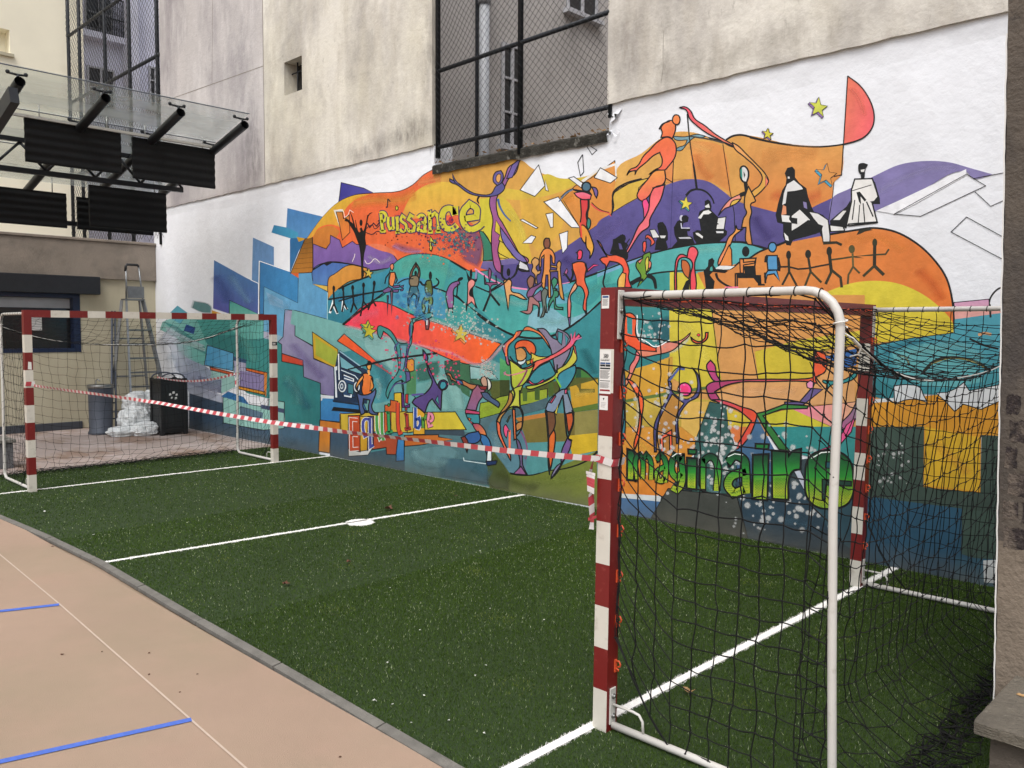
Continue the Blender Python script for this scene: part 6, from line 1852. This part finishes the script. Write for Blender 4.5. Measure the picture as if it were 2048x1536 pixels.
post_label(xfn, posts_n[0], 1.52, 1.585, .004, .052, 2)
post_label(xfn, posts_n[0], 1.985, 2.045, .006, .048, 1)
b = MB(); fx = -10.5156+.0012
text_faces(b, 'GES', lambda X, Z: (fx+.0015, -3.9812+3.085+X*.9, 1.664+Z), .03, 0, .001, .25)
b.box((fx-.001,-3.9812+3.082,1.65), (fx,-3.9812+3.158,1.70), 1); b.build('label', [M['cord_label'], M['ink']], posts_f[0])
b = MB(); b.add([(fx,-3.955,1.41),(fx,-3.915,1.405),(fx,-3.918,1.49),(fx,-3.95,1.495)], [(0,1,2,3)]); b.build('label', [M['cord_label']], posts_f[1])
# ------------------------------------------------------------------ barrier tape
def tape(b, pts, w, step=.065, twist=1.2, ph=0., amp=.55):
    pts = [Vector(p) for p in pts]; d = [0]
    for a, c in zip(pts, pts[1:]): d.append(d[-1]+(c-a).length)
    def at(s):
        for k in range(len(d)-1):
            if s <= d[k+1] or k == len(d)-2: return pts[k].lerp(pts[k+1], (s-d[k])/max(1e-6, d[k+1]-d[k]))
    s = 0; k = 0; sub = 3
    while s < d[-1]-1e-4:
        e = min(s+step, d[-1])
        for q in range(sub):
            a = s+(e-s)*q/sub; c = s+(e-s)*(q+1)/sub; A, B_ = at(a), at(c); t = (B_-A).normalized()
            def off(x, m_): 
                an = ph+amp*math.sin(x*twist)+.25*math.sin(x*3.3); side_ = t.cross(Vector((0,0,1))); side_ = side_.normalized() if side_.length > .05 else Vector((0,-1,0)); upv = side_.cross(t)
                return (upv*math.cos(an)+side_*math.sin(an))*w/2*m_
            sk = (B_-A)*1.1
            b.add([A-off(a,1)-sk*.0, B_-off(c,1), B_+off(c,1)+sk*.5, A+off(a,1)+sk*.5], [(0,1,2,3)], k % 2)
        s = e; k += 1
TM = [M['tape_red'], M['tape_white']]
tp = empty('barrier_tape', (-6.5, -3.95, 0), 'red and white barrier tape stretched between the two goals', 'tape')
b = MB(); path = []
raw = [(68,771,-3.99),(130,780,-3.98),(200,789,-3.97),(320,806,-3.95),(430,826,-3.93),(545,845,-3.91),(700,865,-3.89),(850,882,-3.87),(1000,900,-3.85),(1110,911,-3.83),(1200,918,-3.81)]
path = [on(1, y, u, v) for u, v, y in raw]
path = [Vector(p) for p in path]; sm = []
for p, q in zip(path, path[1:]): sm += [p.lerp(q, t) for t in (0,.25,.5,.75)]
sm.append(path[-1]); tape(b, sm, .029, .052)
b.build('stretched_length', TM, tp)
b = MB(); zt = path[-1].z; x0 = -2.4148+.012; 
tape(b, [(x0-.015,-3.81,zt+.004),(x0+.085+.004,-3.808,zt-.012),(x0+.087,-3.77,zt-.014),(x0+.087,-3.715,zt-.01)], .035, .05, 0)
b.build('wrap', TM, tp)
b = MB(); tape(b, [(x0-.008,-3.825,zt-.005),(x0-.02,-3.83,zt-.06),(x0-.022,-3.825,zt-.16),(x0-.014,-3.82,zt-.28),(x0-.015,-3.825,zt-.33)], .045, .042, 9, 1.4); b.build('loose_end', TM, tp)
b = MB(); zf = path[0].z; tape(b, [(-10.505,-3.99,zf),(-10.51,-3.915,zf),(-10.505,-3.895,zf+.002)], .05, .06, 0); b.build('wrap', TM, tp)
tq = empty('barrier_tape', (-13, -.8, 0), 'thin red and white tape from the black bin to the far goal', 'tape')
e0 = Vector((-14.62,-.82,1.03)); e1 = on(0,-11.63,478,745); b = MB(); ps = []
for k in range(21): t = k/20; p = e0.lerp(e1, t); p.z -= .10*4*t*(1-t); ps.append(p)
tape(b, ps, .035, .06); b.build('stretched_length', TM, tq)
b = MB(); tape(b, [e1, e1+Vector((.0,-.04,-.08)), e1+Vector((.02,-.05,-.2))], .05, .06, 5, 1.3); tape(b, [e1, e1+Vector((.02,.03,-.1))], .05, .05, 5, 1.3); b.build('loose_end', TM, tq)
# ------------------------------------------------------------------ things against the wing
lad = empty('stepladder', (-16.1, -.6, 0), 'tall aluminium platform stepladder standing in the far corner', 'ladder')
fl0, fl1 = Vector((-15.65,-.87,0)), Vector((-16.12,-.745,2.42)); fr0, fr1 = Vector((-15.65,-.13,0)), Vector((-16.12,-.44,2.42))
b = MB(); b.bar(fl0, fl1, .035, .07); b.bar(fr0, fr1, .035, .07); b.build('rail', M['alu'], lad)
bl0, bl1 = Vector((-16.5,-.98,0)), Vector((-16.3,-.76,2.4)); br0, br1 = Vector((-16.5,-.2,0)), Vector((-16.3,-.43,2.4))
b = MB(); b.bar(bl0, bl1, .03, .05); b.bar(br0, br1, .03, .05)
for t in (.12,.4,.7): b.bar(bl0.lerp(bl1,t), br0.lerp(br1,t), .03, .03)
b.build('rear_frame', M['alu'], lad)
for k in range(8):
    t = (k+1)/9.2; a = fl0.lerp(fl1, t); c = fr0.lerp(fr1, t); b = MB(); b.box((a.x-.05,a.y,a.z-.012), (a.x+.04,c.y,a.z+.016)); b.build('step', M['alu'], lad)
b = MB(); b.box((-16.34,-.76,2.40), (-16.05,-.425,2.43)); b.box((-16.06,-.745,2.44), (-16.045,-.44,2.66)); b.build('platform', M['alu'], lad)
b = MB(); b.tube([fl1, fl1+Vector((-.03,.02,.3)), fl1+Vector((-.06,.03,.62))], .016, 8); b.tube([fr1, fr1+Vector((-.03,-.02,.3)), fr1+Vector((-.06,-.04,.62))], .016, 8); b.build('guard_rail', M['alu'], lad)
b = MB(); a = fl1+Vector((-.06,.03,.62)); c = fr1+Vector((-.06,-.04,.62)); b.tube([a-Vector((0,.01,.10)), a, a+Vector((0,.02,.03)), c+Vector((0,-.02,.03)), c], .024, 8); b.build('grip', M['black_plastic'], lad)
b = MB()
for p in (fl0, fr0, bl0, br0): b.box((p.x-.035,p.y-.035,0), (p.x+.035,p.y+.035,.05))
b.build('foot', M['black_plastic'], lad)
l2 = empty('folded_ladder', (-16.4, -1.02, 0), 'older dark aluminium ladder leaning behind the stepladder', 'ladder')
b = MB(); b.bar((-16.25,-1.02,0), (-16.52,-.86,2.2), .03, .06); b.bar((-16.3,-.92,0), (-16.54,-.80,2.2), .03, .06)
for k in range(7): t = (k+.6)/7.5; b.bar(Vector((-16.25,-1.02,0)).lerp(Vector((-16.52,-.86,2.2)), t), Vector((-16.3,-.92,0)).lerp(Vector((-16.54,-.80,2.2)), t), .025, .025)
b.build('rails', M['grey_metal'], l2)
# slatted litter bin
lb = empty('litter_bin', (-14.7, -.58, 0), 'black slatted litter bin with a hooped rim by the mural', 'bin')
cx, cy_ = -14.72, -.585; hw = .205
b = MB(); b.box((cx-hw,cy_-hw,.04), (cx+hw,cy_+hw,.08)); b.box((cx-hw+.02,cy_-hw+.02,.08), (cx+hw-.02,cy_+hw-.02,.9)); b.build('liner', M['bin_black'], lb)
b = MB()
for k in range(7):
    o = -hw+.035+(2*hw-.07)*k/6
    for z0, z1 in ((.13,.93),):
        b.box((cx+hw-.015,cy_+o-.028,z0), (cx+hw+.012,cy_+o+.028,z1)); b.box((cx+o-.028,cy_-hw-.012,z0), (cx+o+.028,cy_-hw+.015,z1)); b.box((cx-hw-.012,cy_+o-.028,z0), (cx-hw+.015,cy_+o+.028,z1)); b.box((cx+o-.028,cy_+hw-.015,z0), (cx+o+.028,cy_+hw+.012,z1))
b.build('slat', M['bin_black'], lb, bevel=.004)
b = MB()
for sx in (-1,1):
    for sy in (-1,1): b.box((cx+sx*hw-.03,cy_+sy*hw-.03,0), (cx+sx*hw+.03,cy_+sy*hw+.03,1.0))
for z in (.1,.96): 
    for s_ in (-1,1): b.box((cx-hw+.03,cy_+s_*hw-.02,z-.025), (cx+hw-.03,cy_+s_*hw+.02,z+.025)); b.box((cx+s_*hw-.02,cy_-hw+.03,z-.025), (cx+s_*hw+.02,cy_+hw-.03,z+.025))
b.build('frame', M['black_plastic'], lb, bevel=.004)
b = MB(); b.tube([(cx+hw,cy_-hw*math.cos(a),1.0+.09*math.sin(a)) for a in [q*.3142 for q in range(11)]], .014, 6); b.tube([(cx-hw,cy_-hw*math.cos(a),1.0+.09*math.sin(a)) for a in [q*.3142 for q in range(11)]], .014, 6); b.build('hoop', M['grey_metal'], lb)
b = MB(); xx = cx+hw+.0135
for a, z, s_ in ((-.06,.72,.022),(0,.75,.024),(.055,.71,.02),(-.03,.66,.02),(.04,.65,.022)): b.add([(xx,cy_+a-s_,z-s_),(xx,cy_+a+s_,z-s_*.6),(xx,cy_+a+s_*.7,z+s_),(xx,cy_+a-s_*.8,z+s_*.7)], [(0,1,2,3)])
b.build('emblem', M['cord_label'], lb)
b = MB(); b.tube([(cx+.1,cy_+hw+.07,0),(cx+.1,cy_+hw+.07,.98)], .03, 10); b.build('support_post', M['grey_metal'], lb)
# grey drinking fountain
ft = empty('drinking_fountain', (-15.55, -1.45, 0), 'grey cylindrical drinking fountain with a shiny metal top', 'fountain')
b = MB(); b.lathe((-15.55,-1.45,0), [(.21,0),(.21,.04),(.19,.06),(.195,.8),(.2,.82)], 24); b.build('pedestal', M['grey_metal'], ft)
b = MB(); b.lathe((-15.55,-1.45,.82), [(.21,0),(.215,.05),(.205,.06),(.15,.035),(.02,.03)], 24); b.build('basin', M['steel'], ft)
b = MB(); b.tube([(-15.6,-1.5,.86),(-15.6,-1.5,.95),(-15.56,-1.48,.97),(-15.52,-1.46,.94)], .012, 8); b.build('spout', M['steel'], ft)
# rubble sacks
SK = [((-14.95,-1.28,.07),(.2,.30,.10),'lowest slumped white rubble sack nearest the fountain'), ((-14.8,-.98,.10),(.2,.26,.14),'flattened white rubble sack beside the black bin'), ((-15.2,-.98,.24),(.26,.30,.27),'bulging white rubble sack at the foot of the ladder'),
      ((-15.3,-.92,.55),(.2,.25,.20),'white rubble sack lying on top of the pile'), ((-15.3,-.66,.36),(.2,.2,.38),'tall white sack wedged between ladder and bin')]
for i, (c, r, lbx) in enumerate(SK):
    b = MB(); b.sack(c, r, 0, 20+i)
    o = b.build('rubble_sack', M['sack']); tag(o, lbx, 'sack', 'white rubble sacks heaped by the ladder')
# low grey block at the left edge
bl = empty('low_block', (-12.75, -4.2, 0), 'low grey block with a pale top at the left picture edge', 'block')
b = MB(); b.box((-13.0,-4.9,0), (-12.5,-3.62,.34)); b.build('body', M['block'], bl, bevel=.01)
b = MB(); b.box((-13.03,-4.93,.345), (-12.47,-3.59,.39)); b.build('top', M['kerb'], bl, bevel=.008)
# ------------------------------------------------------------------ pillar and ledge at the right edge
pil = empty('rough_pillar', (-.4, -2.6, 0), 'rough grey brown pillar with bared dark bricks at the right edge', 'pillar')
b = MB(); H = 5.
def px_(z): return -.948-.0215*z
zs = np.linspace(0, H, 120); vs = []; fs = []
for z in zs:
    j = rng.uniform(-.003, .003); vs += [(px_(z)+.005+j,-2.9,z),(.25,-2.9,z),(.25,-2.35,z),(px_(z)+.005+j,-2.35,z)]
for i in range(len(zs)-1):
    for k in range(4): fs.append((i*4+k, i*4+(k+1) % 4, (i+1)*4+(k+1) % 4, (i+1)*4+k))
fs.append(tuple((len(zs)-1)*4+k for k in range(4))); b.add(vs, fs); b.m = [1 if (i//4)*H/119 < 1.0 and i < 4*119 else 0 for i in range(len(b.f))]; b.build('shaft', [M['pillar'], M['pillar_light']], pil)
b = MB(); vs = []; fs = []
for i, z in enumerate(zs[:75]):
    j = rng.uniform(-.0015, .0015); vs += [(px_(z)-.002+j,-2.903,z),(px_(z)+.004+j,-2.903,z),(px_(z)-.002+j,-2.36,z)]
for i in range(74): fs += [(i*3,i*3+1,i*3+4,i*3+3),(i*3+2,i*3,i*3+3,i*3+5)]
b.add(vs, fs); b.build('plaster_edge', M['white_edge'], pil)
b = MB(); rr = random.Random(8)
for row in range(6):
    z0 = .98+row*.112
    for k in range(-1, 5):
        if rr.random() < .12: continue
        x0 = -.94+k*.125+(.06 if row % 2 else 0)+rr.uniform(-.01,.01); x1 = x0+.115+rr.uniform(-.03,.006); zz0, zz1 = z0+rr.uniform(0,.012), z0+.098-rr.uniform(0,.012)
        x0 = max(x0, -.958+rr.uniform(0,.012))
        if x1-x0 < .03: continue
        P = []; nn_ = 9
        for q in range(nn_): P.append((x0+(x1-x0)*q/nn_, zz0+rr.uniform(-.006,.006)))
        for q in range(4): P.append((x1+rr.uniform(-.008,.004), zz0+(zz1-zz0)*q/4))
        for q in range(nn_): P.append((x1-(x1-x0)*q/nn_, zz1+rr.uniform(-.006,.006)))
        for q in range(4): P.append((x0+rr.uniform(-.002,.006), zz1-(zz1-zz0)*q/4))
        b.add([(x,-2.9008,z) for x, z in P], [tuple(range(len(P)))])
b.build('exposed_bricks', M['brick_dark'], pil)
sb = empty('stone_ledge', (-.4, -3.2, 0), 'weathered stone ledge slab on a dark base in the lower right corner', 'ledge')
def rough_box(b, x0, y0, z0, x1, y1, z1, n=14, a=.004):
    bm = bmesh.new(); bmesh.ops.create_cube(bm, size=1); bmesh.ops.subdivide_edges(bm, edges=bm.edges[:], cuts=n, use_grid_fill=True)
    base = len(b.v); vs = []
    for v in bm.verts:
        p = Vector((x0+(x1-x0)*(v.co.x+.5), y0+(y1-y0)*(v.co.y+.5), z0+(z1-z0)*(v.co.z+.5))); e = sum(abs(abs(q)-.5) < 1e-4 for q in v.co)
        if e >= 2: p += (Vector(((x0+x1)/2,(y0+y1)/2,(z0+z1)/2))-p).normalized()*(.006 if e == 2 else .010)
        p += Vector(rng.normal(0, a*.4, 3)); vs.append(p)
    b.add(vs, [tuple(v.index for v in f.verts) for f in bm.faces]); bm.free()
b = MB(); rough_box(b, -.878,-3.486,.405, .6,-2.87,.45, 26, .002); b.build('slab', M['slab'], sb)
b = MB(); rough_box(b, -.835,-3.44,0, .6,-2.88,.404, 14, .004); b.build('base', M['pillar'], sb)
# ------------------------------------------------------------------ leaves and scraps
def leaf(c, s, m, seed, lab, name='dry_leaf', grp='dry leaves lying on the turf', lift=.02):
    r_ = random.Random(seed); b = MB(); n = 10; ang = r_.uniform(0, 6); P = []
    for k in range(n):
        a = ang+2*math.pi*k/n; q = s*(1 if k % 2 == 0 else .55)*r_.uniform(.8, 1.15); P.append((c[0]+q*math.cos(a), c[1]+q*math.sin(a), c[2]+lift+r_.uniform(0, s*.7)))
    P.append((c[0], c[1], c[2]+lift+.004)); b.add(P, [(k, (k+1) % n, n) for k in range(n)]); b.add([(p[0], p[1], p[2]-.0012) for p in P], [((k+1) % n, k, n) for k in range(n)])
    o = b.build(name, m); tag(o, lab, 'leaf' if 'leaf' in name else 'scrap', grp); return o
for i, (u, v, s, n_, lab) in enumerate([(777,1022,.055,3,'largest brown leaf clump, just behind the centre spot'), (573,1173,.035,2,'curled brown leaf nearest the kerb'), (697,1129,.025,1,'small brown leaf between the kerb and the centre spot'), (912,996,.022,1,'tiny brown leaf far up by the halfway line end'), (1377,1392,.034,1,'pale tan leaf beside the near goal line')]):
    p = on(2, .0, u, v); m = M['dead_leaf'] if i == 4 else M['leaf_brown']
    o = leaf((p.x,p.y,0), s, m, 30+i, lab)
p = on(2,.45,2044,1392); leaf((p.x,p.y,.45), .02, M['dead_leaf'], 77, 'small yellow leaf on the stone ledge', lift=.002)
SC_ = [(775,1331,.016),(750,1408,.024),(785,1415,.016),(780,1180,.016),(840,1265,.012),(848,1397,.013),(898,1447,.016),(968,1473,.014),(823,1452,.012),(980,1222,.012),(90,1026,.03),(245,965,.02),(187,1073,.02),(960,1105,.011),(972,1336,.014),(950,1357,.014),(1088,1245,.018)]
SL = ['pale scrap directly above the lower kerb joint in the foreground', 'largest pale scrap near the kerb in the foreground', 'pale scrap just right of the largest foreground scrap', 'pale scrap alone in the middle of the near turf', 'pale scrap between the middle of the turf and the kerb', 'pale scrap halfway between the near goal post and the kerb scraps',
 'pale scrap close to the bottom centre of the picture', 'pale scrap nearest the lower end of the near goal line', 'pale scrap nearest the kerb at the bottom of the turf', 'pale scrap well above the tight pair beside the near goal', 'pale scrap nearest the left end of the kerb', 'pale scrap just behind the far goal line', 'pale scrap between the kerb and the left end of the halfway line',
 'pale scrap near the wall end of the halfway line', 'right one of the tight pair of pale scraps', 'lower left one of the tight pair of pale scraps', 'pale scrap closest to the striped near goal post']
for i, (u, v, s) in enumerate(SC_):
    p = on(2, .0, u, v); leaf((p.x,p.y,0), s*.5, M['paper_scrap'], 50+i, SL[i], 'paper_scrap', 'pale scraps scattered over the turf', .016)
CL = ['dark crumb farthest left on the court, below the short blue stripe', 'dark crumb just above the long blue stripe, touching the thin line', 'dark crumb right of the thin line, level with the leftmost one', 'dark crumb halfway from the thin line to the kerb', 'dark crumb nearest the bottom end of the kerb', 'dark crumb at the top of the court by the kerb curve', 'dark crumb left of the thin line in mid court', 'lone dark crumb just left of the crumb nearest the kerb']
for i, (u, v, s) in enumerate([(125,1310,.008),(298,1350,.006),(298,1307,.006),(395,1349,.006),(680,1515,.006),(105,1094,.01),(204,1304,.005),(360,1385,.005)]):
    p = on(2, .0, u, v); leaf((p.x,p.y,.001), s*1.3, M['leaf_brown'], 80+i, CL[i], 'leaf_crumb', 'dark crumbs on the beige court', .001)
